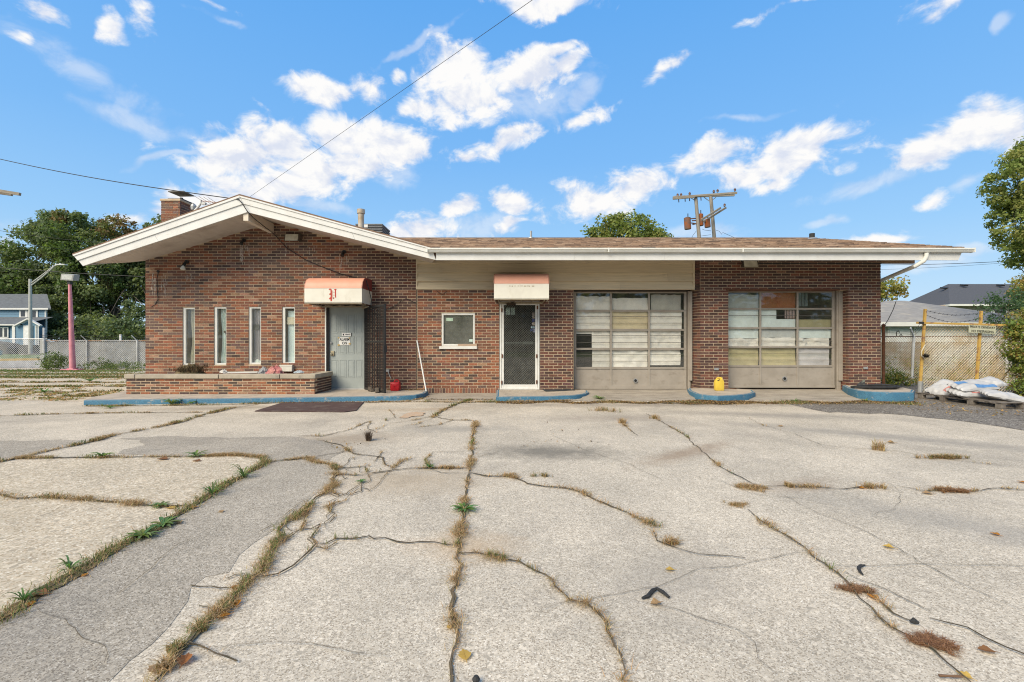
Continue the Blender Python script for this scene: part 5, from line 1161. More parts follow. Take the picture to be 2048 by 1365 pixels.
m_bag = M('white_sack', (.43, .425, .42), (.36, .355, .345), scale=4, rough=.45, bump=.3, bscale=12, dirt=(.40, .35, .30), dscale=7, dlo=.6, dhi=.75)
m_blue_p = M('blue_print', (.07, .17, .36), (.1, .22, .4), scale=20); m_red_p = M('red_print', (.36, .12, .1), (.45, .2, .17), scale=16)
def bag(label, c, L, W, T, yaw, tilt=0, roll=0, prn=None, seed=0):
    Rt = Matrix.Rotation(yaw, 3, 'Z') @ Matrix.Rotation(tilt, 3, 'Y') @ Matrix.Rotation(roll, 3, 'X'); c = Vector(c)
    mb = MB(); nu, nv = 44, 30
    def surf(top):
        def fn(u, v):
            a, b = u * 2 - 1, v * 2 - 1; e = max(0, (1 - abs(a) ** 3.0)) ** .55 * max(0, (1 - abs(b) ** 3.2)) ** .5
            wr = .95 + .35 * mnoise.noise(Vector((a * 1.6 + seed, b * 1.6, top))) + .10 * mnoise.noise(Vector((a * 5 + seed, b * 3, top)))
            x = a * L / 2 * (1 - .05 * b * b); y = b * W / 2 * (1 - .08 * (1 - abs(a)) - .03 * mnoise.noise(Vector((a * 4, seed, 0))))
            z = e * T / 2 * wr * (1.35 if top else -.95) + .016 * mnoise.noise(Vector((a * 5 + seed, b * 9, 3))) * (1 - e * .6) + .012 * math.sin(b * 14 + seed) * max(0, abs(a) - .75) * 4
            return c + Rt @ Vector((x, y, z))
        return fn
    mb.grid(surf(1), nu, nv); mb.grid(surf(0), nu, nv)
    o = mb.build('sack', m_bag, smooth=True); tag(o, label, 'sack', 'white sacks heaped on the pallet')
    if prn:
        f = surf(1); mb = MB()
        for (u0, u1, v0, v1, m_) in prn:
            g = MB(); k = Rt @ Vector((0, 0, .004)); g.grid(lambda u, v: f(u0 + (u1 - u0) * u, v0 + (v1 - v0) * v) + k, 10, 5); g.build('printed_band', m_, o, smooth=True)
bag('white sack leaning up at the left end of the pallet', pw_(.28, .36, .26), .62, .40, .17, -.15 + .35, -.42, .35, [(.2, .8, .1, .25, m_red_p)], seed=1)
bag('lowest white sack in the middle of the pallet', pw_(.95, .30, .22), .78, .42, .17, -.08, .03, .22, [(.3, .8, .05, .12, m_red_p)], seed=2)
bag('white sack with a blue band lying on top of the heap', pw_(.92, .36, .36), .80, .42, .15, .04, -.06, .28, [(.35, .97, .04, .22, m_blue_p), (.1, .35, .5, .8, m_blue_p)], seed=3)
bag('white sack with red print at the back of the heap', pw_(.62, .66, .34), .68, .42, .16, .25, -.15, .25, [(.1, .6, .1, .2, m_red_p)], seed=4)
bag('white sack standing behind the others with its corner up', pw_(.86, .78, .42), .5, .34, .13, .1, -.2, .5, None, seed=6)
bag('plain white sack sliding off the right end of the heap', pw_(1.45, .42, .21), .66, .42, .14, -.35, .20, .15, None, seed=5)
# ------------------------------------------------------------------ fences
def chainlink(mb, p, q, z0, z1, s, r):
    """straight diagonal wires clipped to the panel from p to q"""
    p, q = Vector(p), Vector(q); d = q - p; L = d.length; d.normalize(); n = Vector((-d.y, d.x, 0)); H_ = z1 - z0
    for sg_ in (1, -1):
        c = -H_ if sg_ > 0 else 0
        while c < (L if sg_ > 0 else L + H_):
            # points (u, w): w = sg*(u - c)
            ua, ub = (c, c + H_) if sg_ > 0 else (c - H_, c)
            a, b = max(ua, 0), min(ub, L)
            if b - a > .02:
                wa, wb = (a - c, b - c) if sg_ > 0 else (c - a, c - b)
                A = p + d * a + n * (sg_ * r * .7); B = p + d * b + n * (sg_ * r * .7); A.z = z0 + wa; B.z = z0 + wb
                dd_ = (B - A).normalized(); m_ = dd_.cross(n) * r
                mb.add([A + m_, B + m_, B - n * r, A - n * r, A - m_, B - m_], [(0, 1, 2, 3), (3, 2, 5, 4), (0, 4, 5, 1)])
            c += s
m_link = M('galvanised_wire', (.66, .66, .64), (.42, .41, .385), rough=.5, metal=.3, scale=3)
m_linkr = M('rusting_wire', (.62, .60, .54), (.44, .32, .19), rough=.6, metal=.2, scale=1.6, lo=.42, hi=.6)
m_slat = M('grey_privacy_sheet', (.38, .38, .36), (.31, .315, .30), scale=2, stretch=(1, 1, .3), rough=.7, dirt=(.25, .23, .18), dscale=3, dstretch=(2, 2, .5), dlo=.58, dhi=.8)
YL = 22.4
lf = thing('chain_link_fence', 'galvanised fence with grey privacy slats and barbed wire beyond the left lot', 'fence', (WX(185, YL), YL, 0))
zt = WZ(681.5, YL)
mb = MB(); chainlink(mb, (WX(94, YL), YL, 0), (WX(330, YL), YL, 0), .03, zt, .10, .0075); tag(mb.build('wire_mesh', m_link, lf), kind='stuff')
mb = MB(); x = WX(92, YL)
while x < WX(330, YL): mb.box(x, x + .078, YL + .03, YL + .036, .06, zt - .03 + R.uniform(-.02, .02)); x += .082
tag(mb.build('privacy_slats', m_slat, lf), kind='stuff')
mb = MB(); mb.tube([(WX(88, YL), YL, zt), (WX(330, YL), YL, zt)], .024, 8); mb.build('top_rail', m_rust if False else M('rail_streaked', (.42, .41, .38), (.30, .17, .09), scale=1.5, lo=.5, hi=.62), lf)
for px in (175, 275.5, 330):
    x = WX(px, YL); mb = MB(); mb.tube([(x, YL - .04, 0), (x, YL - .04, zt + .02)], .032, 8); mb.tube([(x, YL - .04, zt), (x - .14, YL - .2, zt + .26)], .016, 6); mb.build('post', m_link, lf)
for dz_, dy_ in ((.08, .06), (.15, .11), (.23, .17)):
    mb = MB(); pts = []
    for i in range(40): t = i / 39; pts.append((WX(88 + 242 * t, YL), YL - dy_, zt + dz_ + .02 * math.sin(t * 31)))
    mb.tube(pts, .006, 4)
    for i in range(90): t = i / 90; x = WX(88 + 242 * t, YL); mb.obox((x, YL - dy_, zt + dz_ + .02 * math.sin(t * 31)), (.012, 0, .02), (0, .002, 0), (.002, 0, 0))
    mb.build('barbed_wire', m_wire, lf)
mb = MB(); x = WX(90, YL)
while x < WX(330, YL): mb.obox((x, YL, zt + .04), (.006, 0, .035), (0, .002, 0), (.003, 0, 0)); x += .085
tag(mb.build('wire_tips', m_link, lf), kind='stuff')
lf2 = thing('chain_link_fence', 'open chain link fence before the street at the far left', 'fence', (WX(40, YL), YL + .1, 0))
zt2 = WZ(677.8, YL)
mb = MB(); chainlink(mb, (WX(-160, YL), YL + .15, 0), (WX(78, YL), YL + .15, 0), .0, zt2, .10, .007); tag(mb.build('wire_mesh', m_link, lf2), kind='stuff')
mb = MB(); mb.tube([(WX(-160, YL), YL + .15, zt2), (WX(88, YL), YL + .15, zt2)], .024, 8); mb.build('top_rail', m_link, lf2)
x = WX(90, YL); mb = MB(); mb.tube([(x, YL - .05, 0), (x, YL - .05, WZ(655.5, YL))], .045, 10); mb.build('post', m_link, lf2, label='tall thick corner post')
mb = MB(); mb.box(WX(78.5, YL), WX(87, YL), YL + .02, YL + .1, 0, WZ(679, YL)); mb.build('panel', m_slat, lf2)
for i, (px, py, w) in enumerate(((240, 669, 3.2), (148, 677, 7), (154, 679, 5), (258, 679, 4), (277, 678, 6), (285, 679, 4))):
    if i == 0: mb = MB(); c = P(px, py, 26); mb.box(c.x - .045, c.x + .045, 26, 26.08, 0, c.z); tag(mb.build('marker_post', m_white), 'short white post poking above the left fence', 'post')
# pink light mast
pb = G(145, 740.5); pk = M('pink_paint', (.60, .25, .28), (.50, .18, .21), scale=4, rough=.6, dirt=(.28, .09, .07), dscale=6, dlo=.58, dhi=.72)
pm = thing('lot_light', 'pink painted lamp mast with a square floodlight head', 'light pole', pb)
mb = MB(); mb.tube([pb, pb + Vector((0, 0, .25)), Vector((pb.x - .12, pb.y, WZ(568, pb.y)))], [.125, .115, .058], 12); mb.build('mast', pk, pm, smooth=True)
mb = MB(); mb.box(pb.x - .38, pb.x + .38, pb.y - .2, pb.y + .2, 0, .05); mb.box(pb.x - .14, pb.x + .14, pb.y - .14, pb.y + .14, .05, .09); mb.build('base_plate', pk, pm, bevel=.01)
hz_ = WZ(568, pb.y); hx_ = pb.x - .12
mb = MB(); mb.box(hx_ - .07, hx_ + .07, pb.y - .06, pb.y + .06, hz_ - .02, hz_ + .13); mb.build('bracket', m_black, pm)
mb = MB(); q = [(-.30, .16), (.27, .12), (.31, .40), (-.26, .44)]
mb.prism([(hx_ + a, pb.y - .14, hz_ + b) for a, b in q], (0, .3, .04)); hd = mb.build('lamp_head', M('head_grey', (.30, .30, .28)), pm, bevel=.015)
mb = MB(); q = [(-.235, .20), (.22, .17), (.24, .36), (-.22, .39)]; mb.prism([(hx_ + a, pb.y - .147, hz_ + b) for a, b in q], (0, .006, 0)); mb.build('lens', M('lamp_lens', (.5, .52, .48), (.38, .38, .35), scale=12, rough=.3), hd)
# street lamp
Ys = 41; sb_ = P(61, 712, Ys); sb_.z = .1
sl = thing('street_lamp', 'grey steel street lamp with a curved truss arm', 'street lamp', sb_)
m_sl = M('street_lamp_steel', (.44, .43, .40), (.38, .37, .34), rough=.5)
mb = MB(); top = P(60.5, 558, Ys); mb.tube([sb_, top], [.14, .11], 12); mb.build('post', m_sl, sl, smooth=True)
mb = MB(); mb.tube([P(61, 567, Ys), P(75, 557, Ys), P(95, 542, Ys), P(107, 532.5, Ys), P(116, 530, Ys)], .05, 8); mb.tube([P(61, 572, Ys), P(80, 558, Ys), P(100, 541, Ys), P(108, 533, Ys)], .05, 8); mb.tube([P(76, 556, Ys), P(76, 562, Ys)], .03, 6); mb.build('arm', m_sl, sl, smooth=True)
mb = MB(); c = P(123, 529.5, Ys); mb.obox(c, (.42, 0, .0), (0, .17, 0), (0, 0, .05)); mb.tube([c + Vector((-.1, 0, .04)), c + Vector((-.1, 0, .14))], .07, 8); mb.build('lamp_head', M('lamp_head_white', (.6, .6, .57)), sl, bevel=.03, smooth=True)
mb = MB(); mb.lathe([(.75, -.02), (.7, .06), (.3, .1)], (sb_.x, sb_.y, .1), 16); mb.build('base_mound', M('mound', (.2, .18, .14)), sl)
# ------------------------------------------------------------------ blue house
Yh = 47.0
m_blues = M('blue_siding', (.145, .25, .335), (.12, .215, .30), scale=1, stretch=(1, 1, 12), rough=.7, bump=.4, bscale=9)
m_hroof = M('grey_roof', (.14, .15, .155), (.09, .095, .10), scale=4, stretch=(1, 1, 3), rough=.95, bump=.3)
bh = thing('blue_house', 'blue sided house with a grey roof and small gabled porch', 'house', P(40, 708, Yh))
hx = lambda px, Y=Yh: WX(px, Y); hz = lambda py, Y=Yh: WZ(py, Y)
mb = MB(); mb.prism([(hx(-90), Yh, -.05), (hx(92), Yh, -.05), (hx(92) - 8.6, Yh + 8, -.05), (hx(-90) - 8.6, Yh + 8, -.05)], (0, 0, hz(618) + .05)); hw = mb.build('wall', m_blues, bh)
for z in np.arange(.3, hz(620), .16):
    pass
mb = MB()
z = .3
while z < hz(620): mb.prism([(hx(-90), Yh - .025, z), (hx(-90), Yh - .001, z + .15), (hx(-90), Yh - .001, z)], (hx(92) - hx(-90), 0, 0)); z += .16
tag(mb.build('clapboards', m_blues, hw), kind='stuff')
mb = MB(); ez = hz(620); mb.prism([(hx(-96) + .3, Yh - .25, ez + .04), (hx(-96) + .3, Yh - .25, ez + .16), (hx(-96) - 4.3, Yh + 4, hz(591) + .55), (hx(-96) - 9.1, Yh + 8.5, ez + .12), (hx(-96) - 9.1, Yh + 8.5, ez)], (hx(101) - hx(-96), 0, 0)); mb.build('roof', m_hroof, bh)
mb = MB(); mb.box(hx(-96), hx(102), Yh - .31, Yh - .25, ez + .02, ez + .18); mb.box(hx(90.5), hx(92.6), Yh - .06, Yh + .1, .2, ez - .02); mb.build('white_trim', m_white, bh)
def hwin(x0, x1, y0, y1, pane, Y, lab=None):
    mb = MB(); mb.box(hx(x0, Y), hx(x1, Y), Y - .08, Y - .03, hz(y1, Y), hz(y0, Y)); w = mb.build('window', m_white, bh)
    for a, b in pane: g = MB(); g.box(hx(a, Y), hx(b, Y), Y - .1, Y - .085, hz(y1 - 2, Y), hz(y0 + 2, Y)); g.build('pane', M('far_glass', (.05, .055, .065), rough=.2, spec=.6), w)
hwin(40, 57, 619, 635, [(43.5, 51.5)], Yh); hwin(56.5, 77, 619.5, 638, [(65, 73)], Yh)
Yq = 44.0
mb = MB(); mb.prism([(hx(31, Yq), Yq, 0), (hx(78, Yq), Yq, 0), (hx(78, Yq), Yq, hz(651, Yq)), (hx(57, Yq), Yq, hz(638.5, Yq)), (hx(31, Yq), Yq, hz(651, Yq))], (-3.2, Yh - Yq - .01, 0)); mb.build('porch_wall', m_blues, bh)
mb = MB(); mb.box(hx(-90, Yq), hx(26, Yq), Yq + .3, Yh - .01, .0, hz(650, Yq)); mb.build('porch_wall', m_blues, bh)
mb = MB(); mb.prism([(hx(-95, Yq), Yq, hz(650, Yq)), (hx(-95, Yq), Yq, hz(648, Yq)), (hx(-95, Yq), Yh, hz(634, Yh))], (hx(45, Yq) - hx(-95, Yq), 0, 0)); mb.build('porch_roof', m_hroof, bh)
mb = MB()
for a, b in (((29, 652), (57, 637.3)), ((57, 637.3), (82, 651.5))): mb.beam(P(a[0], a[1], Yq - .2), P(b[0], b[1], Yq - .2), .25, .11, up=(0, 0, 1))
mb.box(hx(25, Yq), hx(31, Yq), Yq - .05, Yq, .1, hz(651, Yq)); mb.box(hx(72, Yq), hx(74, Yq), Yq - .06, Yq - .01, .3, hz(651, Yq)); mb.box(hx(76.5, Yq), hx(78.5, Yq), Yq - .06, Yq - .01, .3, hz(651, Yq)); mb.box(hx(-95, Yq), hx(31, Yq), Yq - .12, Yq - .04, hz(651, Yq), hz(648.5, Yq))
mb.build('porch_trim', m_white, bh)
mb = MB(); mb.box(hx(48, Yq), hx(66.5, Yq), Yq - .07, Yq - .02, .3, hz(651, Yq)); dq = mb.build('front_door', m_white, bh)
mb = MB(); mb.box(hx(51, Yq), hx(59.5, Yq), Yq - .09, Yq - .072, .35, hz(654, Yq)); mb.build('door_panel', M('white_door', (.75, .75, .73)), dq)
mb = MB(); mb.box(hx(31, Yq), hx(47, Yq), Yq - .05, Yq - .01, -.02, hz(701, Yq)); mb.build('foundation', m_white, bh)
hwin(-22, 18.5, 654, 675.5, [(-20, -10), (-8, -1), (1, 6.5), (10.5, 16)], Yq + .28)
mb = MB(); mb.prism([(hx(-20, 43), 42.3, .0), (hx(30, 43), 42.3, .0), (hx(30, 43), 42.3, .7), (hx(22, 43), 42.3, 1.05), (hx(-20, 43), 42.3, 1.35)], (0, 1.4, 0)); mb.build('porch_steps', M('dark_rail', (.09, .085, .08), (.05, .05, .045), scale=8), bh)
mb = MB(); mb.box(hx(46, 43), hx(70, 43), 42.6, 43.8, .0, .95); mb.build('step_rail', M('dark_steps', (.10, .095, .09), (.05, .05, .045), scale=8), bh)
mb = MB(); c = G(0, 709, .1); mb.tube([Vector((hx(0, 40), 40, .1)), Vector((hx(0, 40), 40, .5))], .15, 10); tag(mb.build('utility_drum', M('teal_barrel', (.05, .22, .27))), 'small teal tub on the lawn at the left edge', 'tub')
# ------------------------------------------------------------------ right side: fence, gate, garage, house
YR = 14.3
rf = thing('chain_link_fence', 'weathered chain link fence behind the yellow gate', 'fence', (WX(1900, YR), YR, 0))
zt = WZ(673, YR)
mb = MB(); chainlink(mb, (9.25, YR, 0), (WX(2150, YR), YR, 0), .02, zt, .075, .0062); tag(mb.build('wire_mesh', m_linkr, rf), kind='stuff')
mb = MB(); mb.tube([(9.25, YR, zt), (WX(2150, YR), YR, zt)], .018, 8); mb.build('top_rail', M('dark_rail2', (.12, .10, .085), (.2, .14, .1)), rf)
mb = MB(); x = WX(1823, YR); mb.tube([(x - .04, YR - .05, 0), (x + .03, YR - .05, zt)], .036, 10); mb.beam((x + .03, YR - .05, zt - .02), (x - .2, YR - .2, WZ(656, YR)), .03, .05); mb.build('post', m_link, rf)
mb = MB(); mb.tube([(WX(2010, YR), YR - .05, 0), (WX(2010, YR), YR - .05, zt)], .036, 10); mb.build('post', m_link, rf)
mb = MB(); Yc = 12.6; x = WX(1767, Yc); mb.tube([(x, Yc, 0), (x, Yc, WZ(652, Yc))], .036, 10); mb.lathe([(.05, 0), (.05, .03), (.0, .07)], (x, Yc, WZ(652, Yc)), 10); tag(mb.build('corner_post', m_rust), 'rusty fence post standing at the building corner', 'post')
# barbed strands
mb = MB()
for k in range(3): mb.tube([(x, Yc, 1.55 + .08 * k), (WX(1824, YR), YR - .1, zt + .05 + .07 * k), (WX(1846, 11.4), 11.4, 1.65 + .08 * k)], .004, 4)
tag(mb.build('barbed_wire', m_wire), 'slack barbed strands between the building corner and the yellow gate', 'barbed wire')
# yellow gate
Yg = 11.4
yg = thing('driveway_gate', 'tall chipped yellow chain link gate with two leaning posts', 'gate', (WX(1950, Yg), Yg, 0))
for (x0_, y0_, x1_, y1_, yb0) in ((1839, 788, 1850.5, 618, 1), (1951.5, 788, 1962.5, 622, 1), (2062, 790, 2072, 626, 1)):
    b = P(x0_, y0_, Yg); b.z = 0; t = P(x1_, y1_, Yg); k = b.lerp(t, .15)
    mb = MB(); mb.beam(k, t, .05, .05, up=(0, 1, 0)); mb.build('post', m_yellow, yg, bevel=.004)
    mb = MB(); mb.tube([b, k + Vector((0, 0, .02))], .05, 10); mb.build('post_sleeve', m_steel, yg)
mb = MB(); mb.beam(P(1833.5, 645.5, Yg - .05), P(2090, 652.5, Yg - .05), .04, .045); mb.build('top_rail', m_yellow, yg)
mb = MB(); mb.beam(P(1837, 645.5, Yg - .06), P(1846, 646, Yg - .06), .06, .05); mb.build('clamp', m_black, yg)
mb = MB(); mb.beam(P(1945, 788, Yg), P(2150, 789.5, Yg), .04, .045); mb.build('bottom_rail', m_yellow, yg)
mb = MB(); chainlink(mb, (WX(1848, Yg), Yg + .04, 0), (WX(2120, Yg), Yg + .04, 0), .04, WZ(650, Yg), .072, .0048); tag(mb.build('wire_mesh', M('yellowed_wire', (.66, .61, .49), (.50, .35, .16), scale=1.4, lo=.42, hi=.6, rough=.6), yg), kind='stuff')
for k, sg_ in ((0, 8), (1, 14)):
    mb = MB(); pts = []
    for i in range(14): t = i / 13; pts.append(P(1852 + 112 * t, 621 + k * 9 + 4 * t + sg_ * math.sin(math.pi * t) * .9, Yg))
    mb.tube(pts, .005, 4)
    for i in range(13): q = Vector(pts[i]); mb.obox(q, (.015, 0, .02), (0, .003, 0), (.003, 0, 0))
    mb.build('barbed_wire', m_wire, yg)
mb = MB(); pts = [P(1965, 622 , Yg), P(2000, 632, Yg), P(2072, 628, Yg)]; mb.tube(pts, .005, 4); mb.build('barbed_wire', m_wire, yg)
Yt = Yg - .09
gs = thing('gate_sign', 'pale worn sign reading PRIVATE DRIVEWAY NO TRESPASSING on the yellow gate', 'sign', P(1964, 668, Yt))
mb = MB(); mb.prism([P(1938, 649.5, Yt), P(1992, 652.5, Yt), P(1991, 668, Yt), P(1937.5, 665, Yt)], (0, .008, 0)); mb.build('plate', M('pale_green_plate', (.36, .37, .26), (.44, .43, .31), scale=8, dirt=(.25, .2, .12), dscale=12, dlo=.6, dhi=.72), gs)
for s_, y_ in (('PRIVATE DRIVEWAY', 654.2), ('NO TRESPASSING', 662.6)):
    t = text('lettering', s_, .082, P(1965.2, y_ + .5, Yt - .004), m_ink, gs, width=.60 if s_[0] == 'P' else .53, bold=.0)
    t.rotation_euler = (0, math.radians(3.2), 0)
mb = MB(); pts = [P(1850, 690, Yt), P(1843, 703, Yt), P(1843, 712, Yt), P(1850, 716, Yt)]; mb.tube(pts, .012, 8); rp_ = mb.build('rope', M('pale_rope', (.5, .46, .36))); tag(rp_, 'pale rope with a frayed black tuft tied on the yellow gate post', 'rope')
blades('frayed_tuft', [tuple(P(1852, 715, Yt - .03)) + (1,)], 160, .12, .008, [(.02, .02, .02), (.04, .035, .03)], .02, rp_, lean=1.6)
# grey garage
Yr = 24.0
gg = thing('garage', 'white garage with a sagging grey hip roof behind the fence', 'garage', (WX(1890, Yr), Yr, 0))
rx = lambda px, Y=Yr: WX(px, Y); ez = WZ(646, Yr)
mb = MB(); mb.box(rx(1690), rx(2026), Yr, Yr + 7, 0, ez); gw = mb.build('wall', M('garage_wall_white', (.52, .515, .49), (.45, .44, .41), scale=2, stretch=(1, 1, 6), dirt=(.36, .32, .25), dscale=1.2), gg)
mb = MB(); 
a, b, c_, d_ = (rx(1680), Yr - .4, ez), (rx(2034), Yr - .4, ez + .05), P(1809, 601.3, Yr + 3.4), P(1775, 601.3, Yr + 3.4)
e_, f_ = (rx(1680), Yr + 7.4, ez), (rx(2034), Yr + 7.4, ez)
mb.add([a, b, tuple(c_), tuple(d_), e_, f_, tuple(P(2000, 627, Yr + 1.0))], [(0, 1, 6, 2, 3), (1, 5, 2, 6), (3, 2, 5, 4), (0, 3, 4), (0, 4, 5, 1)])
mb.build('roof', M('faded_shingles', (.26, .25, .235), (.20, .19, .18), scale=3, stretch=(1, 2, 6), rough=.95, bump=.5, dirt=(.33, .30, .25), dscale=2, dstretch=(.6, 1, 3)), gg)
mb = MB(); mb.box(rx(1680), rx(2035), Yr - .46, Yr - .4, ez - .18, ez + .03); mb.build('fascia', m_white, gg)
for x0_, x1_ in ((1774, 1818), (1826, 1932), (1942, 2015)):
    mb = MB(); mb.box(rx(x0_), rx(x1_), Yr - .05, Yr - .01, .02, WZ(654, Yr)); dg = mb.build('garage_door', m_white, gg)
    for k in range(4): mb = MB(); mb.box(rx(x0_) + .08, rx(x1_) - .08, Yr - .075, Yr - .055, .1 + k * .48, .5 + k * .48); mb.build('door_panel', M('garage_panel', (.60, .60, .58)), dg)
# graffiti squiggle on the fence board
mb = MB(); mb.tube([P(1793, 672, Yr - .08), P(1792.5, 664, Yr - .08), P(1797, 661.5, Yr - .08), P(1799, 665, Yr - .08)], .02, 5); mb.tube([P(1799, 672, Yr - .08), P(1802, 668, Yr - .08), P(1805, 673, Yr - .08)], .02, 5); mb.build('painted_mark', m_ink, gg)
mb = MB(); pts = [P(1792, 603, Yr - .6), P(1786, 620, Yr - .6), P(1776, 640, Yr - .6), P(1768, 652, Yr - .6)]
mb.tube(pts, .018, 5); tag(mb.build('loose_cable', m_wire), 'black cable hanging over the grey garage roof', 'cable')
# low wall seen through the mesh
mb = MB(); mb.box(WX(1700, 17), WX(2300, 17), 17, 17.15, 0, 1.28)
tag(mb.build('low_wall', M('stained_low_wall', (.26, .24, .20), (.17, .13, .085), scale=1.3, rough=.9, dirt=(.12, .12, .06), dscale=2.3, dlo=.5, dhi=.7)), 'stained pale low wall behind the right fence', 'wall')
# dark roofed house
Yd = 40.0
dh = thing('dark_roof_house', 'tan house with a large charcoal hip roof behind the garage', 'house', (WX(1990, Yd), Yd, 0))
m_dr = M('charcoal_shingles', (.085, .087, .095), (.06, .062, .07), scale=9, stretch=(1, 1, 3), rough=.95, bump=.3)
ez = WZ(609, Yd); rz_ = WZ(568, Yd + 6)
mb = MB(); mb.box(WX(1893, Yd), WX(2330, Yd), Yd + .5, Yd + 13, 0, ez); mb.build('wall', M('tan_siding', (.42, .34, .27), (.37, .30, .24), scale=1, stretch=(1, 1, 14)), dh)
mb = MB()
A, B_, C_, D_ = Vector((WX(1700, Yd + 3), Yd + 14, ez)), Vector((WX(1899, Yd), Yd, ez)), Vector((WX(2360, Yd), Yd, ez)), Vector((WX(2360, Yd), Yd + 14, ez))
r0, r1 = P(1896.5, 568, Yd + 6), P(2100, 568, Yd + 6)
A = Vector((P(1811, 597, Yd + 9).x, Yd + 12, ez))
mb.add([A, B_, C_, D_, r0, r1], [(1, 2, 5, 4), (0, 1, 4), (0, 4, 5, 3), (2, 3, 5), (0, 3, 2, 1)]); mb.build('roof', m_dr, dh)
mb = MB(); mb.beam(B_ + Vector((-.1, -.1, -.05)), C_ + Vector((0, -.1, -.05)), .12, .16); mb.beam(A, B_ + Vector((0, 0, -.05)), .12, .16); mb.build('gutter', m_cream, dh)
for px_, py_ in ((1888, 576), (1928, 570.5), (2001, 570.5)):
    mb = MB(); c = P(px_, py_, Yd + 4.9); mb.obox(c, (.22, 0, 0), (0, .2, .05), (0, -.03, .06)); mb.build('roof_vent', m_black, dh)
mb = MB(); mb.box(WX(1989, Yd), WX(2025, Yd), Yd + .42, Yd + .48, WZ(626, Yd), WZ(619, Yd)); w_ = mb.build('window', m_white, dh); mb = MB(); mb.box(WX(2000, Yd), WX(2022, Yd), Yd + .38, Yd + .41, WZ(625, Yd), WZ(620, Yd)); mb.build('pane', m_black, w_)
# ------------------------------------------------------------------ utility poles and wires
def insulator(mb, c, s=1): mb.lathe([(.02 * s, 0), (.06 * s, .03 * s), (.05 * s, .08 * s), (.07 * s, .10 * s), (.03 * s, .17 * s)], c, 8)
Yu = 33.0
up = thing('utility_pole', 'twin weathered utility poles joined by crossarms with rusty transformers', 'utility pole', (WX(1408, Yu), Yu, 0))
q = lambda zx, zy, Y=Yu: P(1300 + zx / 7.877, 350 + zy / 7.877, Y)
for (zx0, zx1, zy1, yy) in ((768, 720, 350, Yu), (1005, 955, 320, Yu + .7)):
    t = q(zx1, zy1, yy); b = q(zx0 + (zx0 - zx1) * 1.2, 1600, yy); d = (b - t); b = t + d * (t.z / -d.z)
    mb = MB(); mb.tube([b, t], [.15, .115], 10); mb.build('pole', m_pole, up, smooth=True)
for (a, b, w_) in (((360, 355), (1370, 282), 0), ((385, 345), (1330, 318), .9)):
    mb = MB(); mb.beam(q(*a, Yu - .2 + w_), q(*b, Yu - .2 + w_), .11, .14); mb.build('crossarm', m_wood, up, bevel=.01)
mb = MB(); mb.beam(q(360, 375, Yu - .2), q(700, 345, Yu - .2), .1, .12); mb.build('crossarm', m_wood, up)
for (a, b, w_) in (((810, 705), (1110, 520), -.3), ((850, 730), (1195, 515), .35)):
    mb = MB(); mb.beam(q(*a, Yu + w_ - .6), q(*b, Yu + w_ + .6), .11, .13); mb.build('crossarm', m_wood, up, bevel=.01)
mb = MB(); mb.beam(q(850, 350), q(940, 415), .02, .05); mb.beam(q(1040, 350), q(990, 390), .02, .05); mb.beam(q(650, 365), q(700, 395), .02, .05); mb.build('brace', m_steel, up)
for zx, zy in ((435, 322), (490, 318), (625, 300), (1065, 255), (1338, 240), (1005, 265), (1175, 480)):
    mb = MB(); insulator(mb, q(zx, zy + 20), 1.3); mb.build('insulator', M('insulator_brown', (.14, .07, .045), rough=.3), up)
for zx, zy in ((450, 400), (550, 390), (620, 380), (800, 372)): mb = MB(); mb.tube([q(zx, zy - 40), q(zx + 5, zy + 30)], .03, 6); mb.build('bolt', m_rust, up)
m_tr = M('rusty_transformer', (.30, .085, .02), (.14, .09, .07), scale=3, rough=.85, lo=.4, hi=.6)
for (zx, zt_, zb_, w, yy) in ((592, 675, 855, 50, Yu - .3), (795, 620, 800, 45, Yu + .2), (905, 700, 825, 45, Yu - .1)):
    t, b = q(zx - 6, zt_, yy), q(zx + 4, zb_, yy); r = w / 7.877 * Yu / FP
    mb = MB(); mb.tube([b, b.lerp(t, .06), t, t + (t - b) * .05], [r * .95, r, r, r * .6], 16); tr = mb.build('transformer', m_tr, up, smooth=True)
    mb = MB(); mb.tube([t + Vector((.05, 0, 0)), t + Vector((.05, 0, .3))], .03, 6); mb.build('bushing', m_black, tr)
mb = MB()
for a, b in (((640, 690), (740, 680)), ((660, 720), (740, 715)), ((650, 755), (740, 770)), ((670, 780), (740, 765))): mb.tube([q(*a), q(*b)], .04, 6)
mb.build('mounting_bracket', m_rust, up)
def wire(label, pts, r=.006, parent=None):
    mb = MB(); out = []
    pts = [Vector(p) for p in pts]
    mb.tube(pts, r, 5); o = mb.build('overhead_wire' if parent is None else 'loose_wire', m_wire, parent)
    if parent is None: tag(o, label, 'wire')
def sag(a, b, s, n=16): return [Vector(a).lerp(Vector(b), t / n) - Vector((0, 0, s * math.sin(math.pi * t / n))) for t in range(n + 1)]
wire('', [q(820, 850), q(860, 868), q(960, 880)], .012, up); wire('', [q(730, 880), q(680, 945), q(650, 1000)], .012, up); wire('', [q(1040, 870), q(1090, 885), q(1130, 935), q(1145, 905), q(1360, 1000)], .012, up); wire('', [q(810, 960), q(960, 940)], .012, up)
